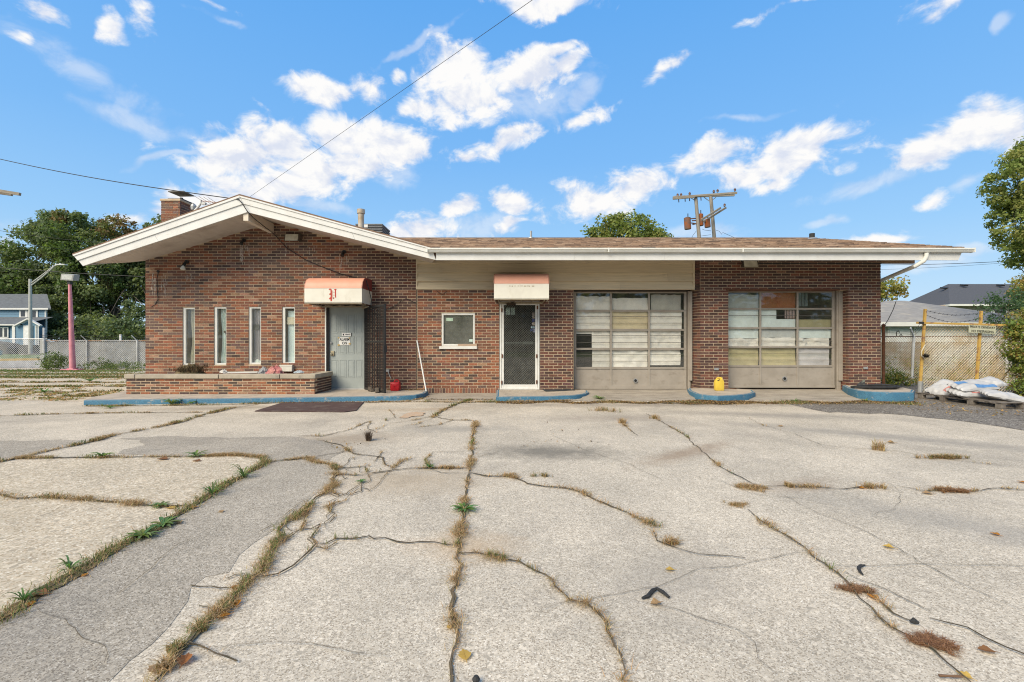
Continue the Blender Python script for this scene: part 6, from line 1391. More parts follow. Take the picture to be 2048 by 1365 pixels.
# crossarm of a pole standing outside the left edge
mb = MB(); Yx = 20; mb.beam(P(-60, 372, Yx), P(40, 388.5, Yx), .1, .12); lp = thing('utility_pole', 'wooden crossarm reaching in at the left edge of the sky', 'utility pole', (P(-58, 380, Yx).x, Yx, 0))
mb.build('crossarm', m_wood, lp)
mb = MB(); mb.beam(P(-60, 378, Yx + .3), P(24, 390, Yx + .3), .09, .08); mb.build('crossarm', m_wood, lp); mb = MB(); mb.tube([(P(-58, 380, Yx).x, Yx + .15, 0), (P(-58, 380, Yx).x, Yx + .15, P(0, 360, Yx).z)], [.17, .13], 10); mb.build('pole', m_pole, lp)
gpk = P(478, 399, YF - .06)
wire('dark service wire running from the left sky to the gable peak', sag(P(-40, 309, 15), gpk, .10), .011)
cab = [gpk, P(485, 408, YF - .07), P(495, 423, YF - .06), P(507, 436, YF + .1), P(530, 454, YF + .5), P(548, 468, D - .03), P(575, 497, D - .03), P(612, 520, D - .02), P(640, 532, D - .02), P(680, 547, D - .02), P(716, 556, D - .03), P(732, 560, D - .5), P(738, 580, YA + .3), P(743, 600, YA + .6), P(742, 612, D - .1)]
wire('black cable running from the gable peak down to the awning', cab, .010)
wire('long thin wire slanting down from the top of the sky toward the gable', sag(P(1076, -8, 6), P(492, 399, 12.6), .0), .0035)
mb = MB(); c = P(856, 155, 9.3); 
wire('upper wire crossing before the left trees', sag(P(-60, 452, 30), P(330, 492, 34), .25), .012)
wire('middle wire crossing before the left trees', sag(P(-60, 470, 28), P(280, 505, 34), .3), .012)
wire('lowest pale wire passing behind the pink lamp mast', sag(P(-60, 531, 25), P(600, 561, 27), .18), .016)
wire('double wire crossing the sky right of the roof end', sag(P(1740, 530, 26), P(2110, 516, 26), .1), .014)
wire('thin wire below the double wire at the right', sag(P(1740, 540, 30), P(2110, 517, 30), .1), .008)
wire('cable looping along the brick between the grey door and the siding', [P(768, 621, D - .02), P(790, 612, D - .02), P(800, 603, D - .02), P(812, 597, D - .02), P(832, 606, D - .02)], .007)
wire('short cable loop under the beige siding', [P(873, 581, D - .03), P(880, 587, D - .03), P(886, 589, D - .03), P(893, 583, D - .03)], .008)
# antenna, rooftop unit
an = thing('tv_antenna', 'bent white antenna mast beside the chimney', 'antenna', P(396, 419, 12.5))
mb = MB(); mb.tube([P(388, 424, 12.5), P(397, 413, 12.5), P(402, 406, 12.5), P(402, 400, 12.5)], .03, 8); mb.build('mast', m_white, an, smooth=True)
mb = MB(); mb.tube([P(401, 401.5, 12.5), P(437, 405.5, 12.5)], .012, 6)
for t in (.1, .35, .6, .85): c = P(401 + 36 * t, 401.5 + 4 * t, 12.5); mb.tube([c + Vector((-.05, -.25, .06)), c + Vector((.05, .25, -.06))], .005, 5)
mb.build('boom', M('antenna_pink', (.5, .34, .28)), an)
mb = MB(); mb.obox(P(408, 407.5, 12.5), (.05, 0, 0), (0, .03, 0), (0, 0, .03)); mb.build('balun', m_steel, an)
mb = MB(); c = P(387, 420, 12.6); mb.lathe([(.06, 0), (.07, .1), (.04, .16)], c, 10); mb.build('clamp', m_steel, an)
Ya = 14.6; ac = thing('rooftop_air_conditioner', 'grey louvred air conditioner on the roof beside the flue', 'air conditioner', (WX(740, Ya), Ya, 4.4))
ax0, ax1 = WX(712, Ya), WX(764, Ya); az0, az1 = 4.2, WZ(447.5, Ya)
mb = MB(); mb.box(ax0, ax1, Ya, Ya + .9, az0, az1 - .03); mb.build('body', M('ac_dark', (.05, .055, .06)), ac, bevel=.05)
z = az0
while z < az1 - .02:
    mb = MB(); mb.box(ax0 - .02, ax1 + .02, Ya - .02, Ya + .92, z, z + .022); mb.build('louvre', M('ac_grey', (.26, .27, .28)), ac, bevel=.01); z += .05
mb = MB(); mb.box(ax0 - .02, ax1 + .02, Ya - .02, Ya + .92, az1 - .03, az1); mb.build('lid', M('ac_lid', (.22, .23, .235)), ac, bevel=.012)
mb = MB(); mb.box(WX(728, Ya), WX(736, Ya), Ya - .03, Ya - .015, az1 - .12, az1 - .03); mb.build('label_plate', m_white, ac)
# ------------------------------------------------------------------ trees
DG = [(.125, .165, .08), (.15, .19, .085), (.175, .215, .09), (.10, .135, .065), (.20, .235, .095)]
MG = [(.11, .17, .045), (.13, .19, .05), (.09, .14, .04), (.16, .20, .06)]
YGc = [(.26, .27, .06), (.32, .28, .07), (.19, .22, .05), (.36, .25, .08)]
RG = [(.19, .24, .06), (.24, .28, .08), (.15, .19, .05), (.30, .30, .09), (.21, .25, .07)]
def E(px, py, rx_, ry_, Y, dd=None):
    c = P(px, py, Y); k = Y / FP; return (c, (rx_ * k, (dd or rx_ * .8) * k, ry_ * k))
grp = 'dark trees beyond the left fence'
YT = 58
tree('broad dark tree at the far left behind the blue house', P(60, 682, YT) * 1, 16, [E(75, 520, 70, 75, YT), E(60, 590, 70, 50, YT), E(120, 470, 45, 42, YT), E(30, 560, 38, 55, YT)], 36000, .36, DG + MG[:1], .3, grp, clumps=150, csig=.85, limbs=20, stems=2)
tree('tallest dark tree left of the gable roof', P(165, 682, YT) * 1, 17, [E(165, 480, 55, 52, YT - 2), E(190, 560, 62, 60, YT - 2), E(135, 620, 50, 60, YT - 2), E(120, 444, 14, 18, YT - 2)], 34000, .34, DG + MG[:2], .3, grp, clumps=140, csig=.8, limbs=22, stems=3)
tree('loose dark tree between the pink mast and the building', P(235, 682, YT) * 1, 16, [E(245, 500, 48, 40, YT - 1), E(270, 560, 40, 34, YT - 1), E(205, 660, 45, 28, YT - 4), E(275, 640, 26, 40, YT - 4), E(215, 600, 26, 40, YT)], 20000, .32, DG, .28, grp, clumps=100, csig=.7, limbs=34, stems=6)
tree('dark tree behind the chimney end of the gable', P(320, 682, YT) * 1, 15, [E(330, 500, 45, 72, YT), E(300, 560, 30, 50, YT)], 11000, .40, DG, .28, grp, clumps=70, csig=.75, limbs=14, stems=2)
tree('thin brown-tipped tree showing over the left eave', P(225, 682, YT) * 1, 15.5, [E(235, 455, 35, 20, YT - 3), E(122, 432, 12, 12, YT - 3)], 1900, .34, [(.20, .13, .06), (.15, .17, .06), (.17, .19, .07), (.24, .17, .08)], .16, grp, clumps=60, csig=.45, limbs=26, stems=3)
tree('yellow-green tree low behind the blue house', P(-25, 690, 66), 9, [E(-20, 620, 42, 55, 66)], 7000, .4, YGc + MG, .2, grp, clumps=60, csig=.9)
for i, (px_, yy_, h_, lab) in enumerate(((-190, 60, 14, 'tall dark tree out to the left past the blue house'), (-420, 66, 12, 'spreading tree farther out to the left of the street'), (-700, 70, 13, 'broad tree at the far left end of the street'), (-1050, 75, 12, 'distant tree beyond the left end of the street'))):
    tree(lab, P(px_, 690, yy_), h_, [E(px_, 560, 120, 80, yy_), E(px_ + 80, 610, 90, 60, yy_), E(px_ - 80, 620, 90, 55, yy_)], 6000, .7, DG, .3, grp, clumps=70, csig=1.2, limbs=8)
tree('dense dark underbrush behind the left fence', P(190, 705, 50), 4, [E(150, 662, 75, 26, 50), E(250, 668, 60, 26, 50), E(60, 665, 40, 26, 54)], 9000, .34, DG, .1, grp, clumps=80, csig=.7, limbs=30, stems=6, name='shrub', cat='shrub')
tree('leafy tree crown rising behind the main roof', P(1248, 682, 38), 11.5, [E(1250, 470, 62, 38, 38), E(1225, 460, 35, 26, 38), E(1290, 480, 45, 26, 38), E(1190, 470, 18, 10, 38)], 9000, .26, RG, .25, clumps=110, csig=.5, limbs=40)
tree('near tree with small green leaves at the right edge', P(2120, 790, 20), 9, [E(2085, 360, 95, 75, 20), E(2060, 440, 70, 75, 20), E(2100, 500, 66, 45, 20), E(2110, 300, 70, 45, 20)], 30000, .14, RG, .18, clumps=330, csig=.26, limbs=60)
tree('yellowing tree low at the right edge under the near tree', P(2090, 700, 30), 5.5, [E(2075, 585, 50, 38, 30)], 5000, .16, YGc, .12, clumps=60, csig=.4)
tree('yellow-green treetop peeping past the right corner of the building', P(1735, 682, 36), 6.5, [E(1770, 580, 28, 22, 36), E(1740, 600, 40, 36, 36), E(1795, 565, 8, 8, 36), E(1800, 592, 10, 5, 36)], 2600, .24, YGc, .12, clumps=60, csig=.36, limbs=30)
tree('yellow-green creeper smothering the right end of the gate', P(2050, 790, 11.3), 1.9, [E(2050, 755, 26, 34, 11.2, 18), E(2062, 705, 34, 84, 11.2, 20), E(2030, 680, 18, 40, 11.2, 12), E(2052, 640, 30, 26, 11.2, 18)], 7800, .065, YGc[:3] + [(.14, .21, .05), (.18, .24, .06), (.22, .27, .06), (.25, .14, .04)], .03, clumps=130, csig=.14, limbs=20, stems=3, name='creeper', cat='creeper')
tree('spindly green sapling before the dark roofed house', P(2005, 760, 15.5), 3, [E(2000, 620, 32, 42, 15.5, 14), E(2025, 600, 24, 28, 15.5, 14)], 1500, .085, [(.07, .13, .06), (.09, .15, .07)], .03, clumps=50, csig=.2, limbs=30, stems=3, name='sapling', cat='sapling')
tree('dark bush at the foot of the left fence', G(108, 738) , .8, [E(108, 722, 20, 16, 21.4)], 1800, .07, DG + MG, .02, clumps=40, csig=.16, limbs=14, stems=4, name='shrub', cat='shrub')
tree('weedy bush along the foot of the fence right of the pink mast', G(205, 738), .7, [E(190, 731, 30, 8, 21.6), E(250, 732, 40, 7, 21.6), E(208, 722, 8, 10, 21.6)], 2400, .06, MG + DG, .015, clumps=70, csig=.13, limbs=10, stems=3, name='shrub', cat='shrub')
tree('green weeds between the fence and the building corner', G(1800, 772), .6, [E(1790, 758, 22, 14, 13.6), E(1808, 764, 30, 9, 13.8), E(1778, 735, 6, 26, 14.1)], 1900, .055, MG + YGc, .012, clumps=60, csig=.11, limbs=8, stems=3, name='shrub', cat='shrub')
tree('row of brambles seen through the mesh behind the right fence', P(1950, 720, 16), 1.0, [E(1900, 735, 60, 28, 16, 12), E(1985, 735, 60, 34, 16, 12), E(1830, 745, 30, 22, 16, 12)], 2600, .07, YGc + MG + [(.2, .1, .05)], .015, clumps=90, csig=.2, limbs=16, stems=5, name='shrub', cat='shrub')
# trees and low buildings of the far side of the street, behind the camera (the windows mirror them)
for i, (x, y, r, h, lab) in enumerate(((-34, -42, 8, 9, 'broad tree across the street far to the left behind the lot'), (-17, -38, 7, 8, 'round tree across the street left of the lot'), (-4, -44, 8, 10, 'tall tree across the street facing the glass door'), (11, -38, 7.5, 8.5, 'full tree across the street facing the garage doors'), (26, -42, 8, 9.5, 'broad tree across the street right of the lot'), (41, -40, 7, 8, 'tree across the street far to the right'))):
    tree(lab, (x, y, 0), h, [(Vector((x, y, h * .55)), (r, r * .6, h * .5)), (Vector((x + 3, y + 1, h * .35)), (r, r * .5, h * .38))], 2600, 1.3, DG, .4, 'trees across the street behind the camera', clumps=60, csig=1.6, limbs=6)
mb = MB(); mb.box(-60, 60, -33, -32.8, 0, 1.7); tag(mb.build('street_fence', M('brown_board_fence', (.14, .11, .08))), 'brown board fence across the street behind the camera', 'fence')
# ------------------------------------------------------------------ cracks
def crackline(pts, w, seed=0, z=.009, jit=.018, wvar=.6):
    g = [G(x, y) for x, y in pts]; out = []
    for a, b in zip(g, g[1:]):
        k = max(1, min(40, int((b - a).length / .05)));
        for j in range(k): out.append(a.lerp(b, j / k))
    out.append(g[-1]); n = len(out); L = []; Rr = []; cen = []
    for i, p in enumerate(out):
        d = (out[min(i + 1, n - 1)] - out[max(i - 1, 0)]); d = d.normalized() if d.length > 1e-6 else Vector((1, 0, 0)); nr = Vector((-d.y, d.x, 0))
        o = mnoise.noise(p * 5 + Vector((seed, 0, 0))) * jit * 1.3 + mnoise.noise(p * 19 + Vector((0, seed, 0))) * jit
        ww = w * (1 + wvar * mnoise.noise(p * 6 + Vector((0, 0, seed))) + wvar * .8 * mnoise.noise(p * 25 + Vector((0, 0, seed))))
        w_ = w; ww = max(w * .12, ww) * (.42 if w < .1 else .5) * (min(1, (i + .3) / 3) if n > 6 else 1) * (min(1, (n - 1 - i + .3) / 3) if n > 6 else 1)
        c = p + nr * o; cen.append(c); L.append((c + nr * ww / 2)); Rr.append((c - nr * ww / 2))
    return cen, L, Rr
CR = [
 ('c1', C1p, .15, .9, 'g'), ('c2', [(-120,925),(0,923),(41,917),(154,916),(205,916),(300,914.5),(386,914.5),(461,911),(502,913),(523,916),(533,926)], .07, .9, 'm'),
 ('c3', [(533,926),(560,922),(581,921),(612,916),(632,926),(663,931),(676,945),(665,959),(669.6,972),(654.5,984),(631,998),(624.5,1008),(611.6,1023),(577,1045),(560,1058),(560,1079),(543,1100),(533,1127),(519,1147),(492,1161),(478,1182),(454.5,1209),(427,1236),(393,1264),(376,1291),(352,1322),(321,1352),(300,1380)], .055, 1.05, 'm'),
 ('c4', [(624,1008),(601,1062),(564,1082),(545,1098)], .02, .2, 'd'), ('c4b', [(601,1060),(622,1062),(640,1052),(622,1079),(629,1091),(618,1105),(603,1120),(588,1135),(554,1151),(513,1158),(492,1161)], .03, .5, 'm'),
 ('c6', [(629,1091),(652,1091),(672,1080),(710,1079),(738,1075),(747,1080),(768,1079),(794,1086),(818,1088),(869,1086),(891,1093),(914,1093)], .026, .5, 'm'),
 ('c7', [(953,842),(949,856),(944.6,873),(946.7,884),(943.5,897),(944.6,909.5),(941,927),(939,942),(934,959),(934,980),(930.6,995),(928.5,1013),(927.4,1030),(925,1051),(923,1066),(917,1081),(917.7,1099),(916,1120),(921,1132),(909,1160),(912,1170),(902,1183.5),(909,1197),(900.4,1218),(905.6,1238),(912,1272),(909,1303),(904,1330),(902,1365),(901,1385)], .045, .8, 'd'),
 ('c8', [(916,1109),(922.6,1112),(953,1110),(977,1113.5),(1008,1120),(1035,1127),(1052.5,1139),(1090,1153),(1107,1163),(1124,1187),(1141,1204),(1168.7,1212.6),(1192.6,1228),(1213,1248.5),(1223,1279),(1240.5,1313),(1247,1347.6),(1244,1368)], .026, .75, 'd'),
 ('c9', [(665,950),(687,950),(710,952.5),(736,949),(762,946),(785.6,941.7),(818,938.5),(861,937.4),(904,937.4),(938,937.4)], .035, .6, 'm'), ('c9b', [(856.5,939.6),(880,947),(925,948),(940,947)], .015, .2, 'd'),
 ('c10', [(940,947),(977,954.5),(1021.8,952.8),(1042,961),(1056,968),(1090,975),(1134.5,976.8),(1165,987),(1192.6,1002),(1227,1014),(1261,1031.5),(1295,1047),(1309,1054)], .035, .65, 'd'), ('c10b', [(1309,1067),(1312,1084),(1343,1095),(1380,1106),(1418,1112),(1462,1117),(1490,1122)], .02, .45, 'd'),
 ('c11', [(958,843),(925,841),(904,841),(882,837.5),(869,832)], .04, .6, 'd'), ('c11b', [(869,832),(885,821),(912,809),(940,801)], .10, .9, 'm'), ('c11c', [(871,831.5),(851,836.6),(816.7,843.5),(776,848.6)], .02, .3, 'd'),
 ('c12', [(745,842),(727,847),(706,858),(689,863),(646,873),(594,873)], .025, .4, 'd'), ('c13', [(640,882),(684.6,892),(697.5,903),(710,909.5),(732,911.6),(766,916),(770.5,931),(788,937)], .03, .4, 'd'), ('c13b', [(698,903),(667,908),(640,913),(612,916)], .03, .5, 'm'),
 ('c14', [(512.6,810),(472,815.4),(410,829),(369,843),(307.6,856.5),(232,870),(171,887),(102.5,901),(34,918),(-60,935)], .065, .75, 'm'), ('c15', [(-60,834),(0,832.5),(102.5,829),(219,826.7),(330,826),(403,825.7)], .05, .6, 'm'),
 ('c16', [(-120,985),(0,990),(34,997),(102.5,995),(171,1000.5),(232,1005.6),(273,1011),(307.6,1013),(348.6,1014),(376,1013)], .06, .9, 'd'),
 ('c17', [(1240,845),(1261,862),(1275,872.5)], .014, .3, 'd'), ('c17b', [(1292,828),(1312,838),(1346,857),(1367,869),(1381,883),(1415,913),(1438.6,934),(1476,954),(1503,968),(1530,974),(1571.5,973),(1640,976),(1691,980),(1725,975),(1760,974)], .022, .4, 'd'), ('c17c', [(1795,974),(1854,985),(1902,978),(1943,984),(1991,978),(2060,981.5)], .02, .4, 'd'),
 ('c18', [(1496.5,1022),(1520,1043),(1541,1057),(1582,1077.5),(1609,1098),(1636,1122),(1674,1149),(1701,1176),(1718,1200),(1745,1220.6),(1752,1237.7),(1779.5,1258),(1807,1272),(1841,1285),(1871.5,1306),(1895,1330),(1922.6,1350),(1950,1372)], .022, .4, 'd'),
 ('c19', [(1684,1146),(1718,1161),(1759,1176),(1803,1197),(1841,1214),(1861,1227.5)], .012, .12, 'd'), ('c20', [(1704.5,1169.5),(1735,1186.6),(1759,1207),(1786,1231),(1810,1241),(1830,1246)], .028, .5, 'd'), ('c21', [(1860,1240),(1895,1248),(1936,1258),(1974,1278.6),(2014.6,1299),(2060,1315)], .018, .45, 'd'),
 ('c22', [(1500,838),(1527,852),(1588.6,869),(1643,891),(1700,897),(1749,900),(1793,903),(1854,913),(1936,925),(2060,936)], .010, .05, 'd'),
 ('c23', [(785,938),(740,985),(722,978),(700,993),(690,1003),(655,1014),(668,1030),(650,1047),(655,1060)], .012, .15, 'd'), ('c24', [(663,985),(680,995),(657,1006)], .012, .2, 'd'), ('c25', [(665,931),(690,938),(730,934),(735,945)], .02, .3, 'd'),
 ('c26', [(590,1023),(560,1047),(520,1066)], .012, 0, 'd'), ('c27', [(770,842),(790,836),(784,826),(778,820)], .015, .2, 'd'), ('c28', [(941,920),(970,912),(1000,905)], .008, 0, 'd'),
 ('c29', [(1560,990),(1640,1030),(1720,1060),(1800,1100),(1900,1160),(2060,1230)], .006, 0, 'd'), ('c30', [(1100,870),(1180,905),(1260,930),(1330,965)], .006, 0, 'd'),
 ('c31', [(235,1190),(300,1140),(360,1090),(400,1075)], .006, 0, 'd'), ('c32', [(380,1175),(440,1180),(478,1182)], .015, .2, 'd'),
]
EX = [[(722,964),(724,985),(700,992),(668,990)], [(682,950),(689,959),(693,957),(680,965),(667,972)], [(656.7,989),(674,995),(693,989),(710,978),(722,970)], [(672,1002),(665,1012.6),(665,1025.5),(654.5,1034),(651,1041)],
 [(689,937),(719,935),(738,933)], [(719,937),(720,946)], [(749,924.5),(764,905)], [(710,922),(702,916),(693,929),(684.6,939.6)], [(598.7,1030),(573,1047)], [(620,998),(600,1006),(588,1018),(560,1040)], [(560,1088),(596.5,1066)], [(624,1073),(611.6,1081),(626.6,1091)],
 [(631,1096),(652,1100),(672,1088)], [(611,1023),(640,1018),(655,1014)], [(577,1045),(572,1056),(585,1064),(601,1062)], [(672,934),(700,944),(712,940)], [(640,1052),(660,1048),(668,1036)], [(543,1100),(560,1108),(588,1100)], [(736,949),(740,965),(728,972)], [(785,942),(800,925),(820,918)],
 [(871,831),(860,840),(830,850),(800,852)], [(776,848),(760,858),(720,862)], [(742,842),(735,858),(752,866)], [(905,841),(880,850),(830,856)], [(454,1209),(420,1222),(395,1218)], [(376,1291),(420,1300),(470,1330)], [(500,1150),(470,1150),(455,1160)], [(860,937),(850,920),(868,905),(930,905)]]
for i, e_ in enumerate(EX): CR.append((f'e{i}', e_, R.uniform(.010, .022), .28, 'd'))
rr_ = random.Random(5)
for i in range(9):
    x, y = rr_.uniform(60, 2000), rr_.uniform(850, 1330); a_ = rr_.uniform(-.9, .9); pts_ = [(x, y)]
    for k in range(rr_.randint(3, 8)):
        s_ = (y - 682) * .09; x += math.cos(a_) * s_ * 1.8; y += math.sin(a_) * s_ * .6; a_ += rr_.uniform(-.6, .6)
        if 845 < y < 1360: pts_.append((x, y))
    if len(pts_) > 2: CR.append((f'h{i}', pts_, .004, 0, 'd'))
for e_, w_e, de, kk in (([(852,804),(920,805),(994,804.5)], .15, .8, 'm'), ([(996,803.5),(1090,802.5),(1178,800)], .12, .5, 'd'), ([(1180,804),(1280,806.5),(1395,807)], .22, .8, 'm'), ([(1385,805),(1440,809),(1508,806)], .24, 1.0, 'd'), ([(1505,806),(1640,807),(1780,807),(1830,809)], .2, .85, 'm'), ([(168,813),(300,812),(450,810),(566,806)], .07, .75, 'm'), ([(728,806),(820,802),(858,795)], .08, .6, 'm')):
    CR.append(('k', e_, w_e, de, kk))
for i, y in enumerate((749, 755, 765.5, 773.5, 783, 793)):
    CR.append((f'f{i}', [(-80, y + R.uniform(-1, 1))] + [(x, y + R.uniform(-1.2, 1.2)) for x in range(0, 260, 40)] + [((286, 256, 252, 251, 215, 130)[i], y)], (.30, .55, .16, .16, .12, .09)[i], (.9, 1.2, .8, .8, .6, .5)[i], 'm' if i not in (1,) else 'g'))
dead = [(.46, .32, .17), (.38, .24, .11), (.52, .39, .23), (.28, .18, .09), (.46, .27, .13), (.30, .25, .10)]
green = [(.10, .15, .04), (.14, .18, .05), (.08, .12, .03), (.18, .20, .07)]
mbc = MB(); mbk = MB(); spD = []; spG = []; nearD = []; 
for ci, (nm, pts, w, dens, kind) in enumerate(CR):
    cen, L, Rr = crackline(pts, w, ci * 3.7, jit=.016 if w < .1 else .02, wvar=.95)
    zc_ = .009 + (ci % 5) * .0006
    vs = []
    for l, r in zip(L, Rr): vs += [(l.x, l.y, zc_), (r.x, r.y, zc_)]
    mbc.add(vs, [(2 * k, 2 * k + 2, 2 * k + 3, 2 * k + 1) for k in range(len(cen) - 1)])
    vs = []; hw_ = min(w * .13, .0042)
    for k, c in enumerate(cen):
        j_ = mnoise.noise(c * 31) * hw_ * .9; q_ = (L[k] - c).normalized() if (L[k] - c).length > 1e-6 else Vector((1, 0, 0)); o_ = q_ * (w * .15 * mnoise.noise(c * 9))
        for s_ in (1, -1): e_ = c + o_ + q_ * s_ * max(.0008, hw_ + j_); vs.append((e_.x, e_.y, zc_ + .003))
    if w < .2: mbk.add(vs, [(2 * k, 2 * k + 2, 2 * k + 3, 2 * k + 1) for k in range(len(cen) - 1)])
    for c in cen:
        a = mnoise.noise(c * 2.3 + Vector((ci * 5, 0, 0))) + .7 * mnoise.noise(c * 6.1 + Vector((0, ci * 3, 0)))
        m_ = max(0, a * 1.15 + .78 * dens - .30)
        if m_ <= 0 or dens == 0: continue
        gsel = mnoise.noise(c * 1.7 + Vector((0, 0, ci * 2.2)))
        wt = m_ * (.5 + w * 7)
        if kind == 'g' or (kind == 'm' and gsel > -.05) or (kind == 'd' and gsel > .33): spG.append((c.x, c.y, .008, wt * .9, w)); spD.append((c.x, c.y, .008, wt * .6, w))
        else: spD.append((c.x, c.y, .008, wt, w))
        if m_ > .55 and w < .1 and dens > .2: spD.append((c.x, c.y, .008, (m_ - .55) * 3.2 * (.5 + w * 7), .11))
tag(mbk.build('pavement_crack', m_crk), 'dark open line running down the pavement cracks', kind='structure'); cs_ = mbc.build('crack_soil', m_soil); tag(cs_, 'dark soil filling the pavement cracks', kind='structure')
def split(sp, lo, hi): return [s for s in sp if lo <= s[1] < hi]
def put(sp, cols, nper, h, wd, lean, name, label):
    obs = []
    for lo, hi, hf, wf, nf in ((0, 3.2, 1, 1, 1.0), (3.2, 5.5, 1.1, 1.5, .8), (5.5, 11, 1.2, 2.4, .5), (11, 40, 1.6, 5, .3)):
        q_ = split(sp, lo, hi)
        if not q_: continue
        tot = sum(s[3] for s in q_); n = int(tot * nper * nf)
        # spread follows the crack's own width
        for wl_, wh, sprd in ((0, .03, .009), (.03, .06, .016), (.06, .12, .028), (.12, .2, .040), (.2, 2, .12)):
            qq = [s for s in q_ if wl_ <= s[4] < wh]
            if not qq: continue
            nn = int(sum(s[3] for s in qq) * nper * nf)
            if nn < 5: continue
            obs.append(blades(name, [s[:4] for s in qq], nn, h * hf, wd * wf, cols, sprd * (1.3 if lo >= 11 else 1), lean=lean))
    V0 = obs[0]
    bpy.context.view_layer.update()
    # join into one stuff object
    vs = []; cc = []
    for o in obs:
        me = o.data; a = np.empty(len(me.vertices) * 3, np.float32); me.vertices.foreach_get('co', a); vs.append(a.reshape(-1, 3) + np.array(o.location))
        c_ = np.empty(len(me.loops) * 4, np.float32); me.color_attributes['tone'].data.foreach_get('color', c_); cc.append(c_.reshape(-1, 4)[::4, :3])
        bpy.data.objects.remove(o); bpy.data.meshes.remove(me)
    return tag(npmesh(name, np.concatenate(vs), 4, np.concatenate(cc), m_blade), label, kind='stuff')
put(spD, dead, 84, .030, .0028, 2.4, 'dry_grass', 'dry brown grass in the pavement cracks')
put(spG, green + dead[:1], 44, .048, .0034, 1.1, 'green_grass', 'green grass in the pavement cracks')
# moss crumbs on the soil
# individual tufts
def tuft(label, px, py, n, h, spread, cols, lean=1.0, w=.003, cat='grass tuft', group=None, sx=1):
    g = G(px, py, .004); root = (g.x, g.y, .004)
    pts = []
    while len(pts) < 60:
        u, v = R.gauss(0, .6), R.gauss(0, .8)
        if u * u + v * v > 2.2: continue
        k = mnoise.noise(Vector((u * 1.6 + px, v * 1.6, py))) + .6 * mnoise.noise(Vector((u * 4 + px, v * 4, py)))
        if k > -.12 + .3 * (u * u + v * v) or len(pts) < 4: pts.append((g.x + u * spread * sx, g.y + v * spread - u * spread * .3, .004, max(.2, .6 + k)))
    o = blades('grass_tuft', pts, int(n * .62), h, w, cols, spread * .16, lean=lean)
    return tag(o, label, cat, group)
GT = 'isolated grass tufts on the lot'
tuft('dark dead tumbleweed clump between the mat and the long crack', 737, 881, 420, .16, .03, [(.10, .065, .045), (.16, .11, .08), (.07, .05, .04)], .8, .004, group=GT)
tuft('wispy tan tuft standing alone on the right half of the lot', 1757, 900, 320, .15, .05, dead, .8, .004, group=GT)
tuft('tan tuft in front of the left garage apron, nearer the camera', 1244, 846, 260, .10, .06, dead, 1.2, .005, group=GT)
tuft('tan tuft before the left garage door, farther right', 1311, 837, 260, .09, .07, dead, 1.2, .005, group=GT)
tuft('ragged dry tuft just before the left garage apron', 1213, 822, 500, .10, .12, dead + green[:1], 1.4, .005, group=GT, sx=2)
tuft('long low streak of dry grass at the right', 1892, 917, 1600, .06, .035, dead + green[:1], 1.6, .004, group=GT, sx=7)
tuft('flat rust brown grass patch right of the lot centre crack', 1908, 982, 1900, .03, .05, [(.30, .15, .07), (.24, .12, .05), (.34, .2, .1)], 2.4, .004, group=GT, sx=3)
tuft('flat brown grass patch at the lower right corner crack', 1866, 1287, 2200, .022, .045, [(.30, .15, .08), (.24, .12, .06), (.36, .2, .1)], 2.6, .003, group=GT, sx=1.8)
tuft('flat rust coloured grass mat in the long right crack', 1712, 1180, 1500, .02, .035, [(.30, .16, .08), (.26, .14, .07)], 2.6, .003, group=GT, sx=2)
tuft('brown grass clump where two right cracks meet', 1505, 976, 1300, .035, .08, dead, 2, .004, group=GT, sx=1.5)
tuft('olive grass tuft right of the centre cracks', 1084, 952, 300, .045, .03, green + dead, 1.4, .004, group=GT, sx=3)
tuft('brown flat tuft left of the rusty stain', 1478, 1010, 700, .025, .05, dead, 2.2, .003, group=GT, sx=2)
tuft('tan tuft in the right crack below the stain', 1343, 1088, 500, .05, .03, dead, 1.6, .003, group=GT, sx=1.5)
tuft('orange-brown tuft along the right hand crack', 1745, 975, 500, .05, .035, dead, 1.7, .004, group=GT, sx=3)
tuft('small tuft beside the branching right crack', 1578, 973, 260, .05, .03, dead, 1.4, .004, group=GT)
def rosette(label, px, py, n, L, w, cols, z=.006, rise=.35):
    g = G(px, py, z); mb = MB(); root = thing('weed', label, 'weed', g, 'broad leaved weeds in the cracks')
    for i in range(n):
        a = i * 2.399 + R.uniform(-.3, .3); l = L * R.uniform(.6, 1.15); d = Vector((math.cos(a), math.sin(a), 0)); s = Vector((-d.y, d.x, 0)); rs = rise * R.uniform(.4, 1.5)
        pts = []
        for k in range(6):
            t = k / 5; ww = w * math.sin(math.pi * min(1, t * .92 + .08)) * (1 + .35 * math.sin(t * 30))
            c = g + d * l * t + Vector((0, 0, l * rs * (t - .75 * t * t) * 1.6 + .004)); pts.append((c - s * ww / 2 + Vector((0, 0, ww * .15)), c, c + s * ww / 2 + Vector((0, 0, ww * .15))))
        m = MB(); m.cc = tuple(q_ * R.uniform(.75, 1.2) for q_ in R.choice(cols))
        vs = [v for tri in pts for v in tri]; m.add(vs, [(3 * k + j, 3 * k + j + 1, 3 * k + j + 4, 3 * k + j + 3) for k in range(5) for j in (0, 1)])
        if n <= 14: m.build('leaf', m_leaf, root, smooth=True)
        else: mb.cc = m.cc; b0 = len(mb.v); mb.v += m.v; mb.f += [tuple(q_ + b0 for q_ in f) for f in m.f]; mb.c += m.c
    if n > 14: mb.build('leaves', m_leaf, root, smooth=True)
WGc = [(.12, .21, .07), (.16, .25, .08), (.10, .17, .06), (.20, .25, .08)]
rosette('leafy green weed in the middle of the long centre crack', 928, 1020, 26, .115, .03, WGc)
rosette('green dandelion in the wide left joint, upper of the pair', 326, 1050, 22, .12, .035, WGc, rise=.25)
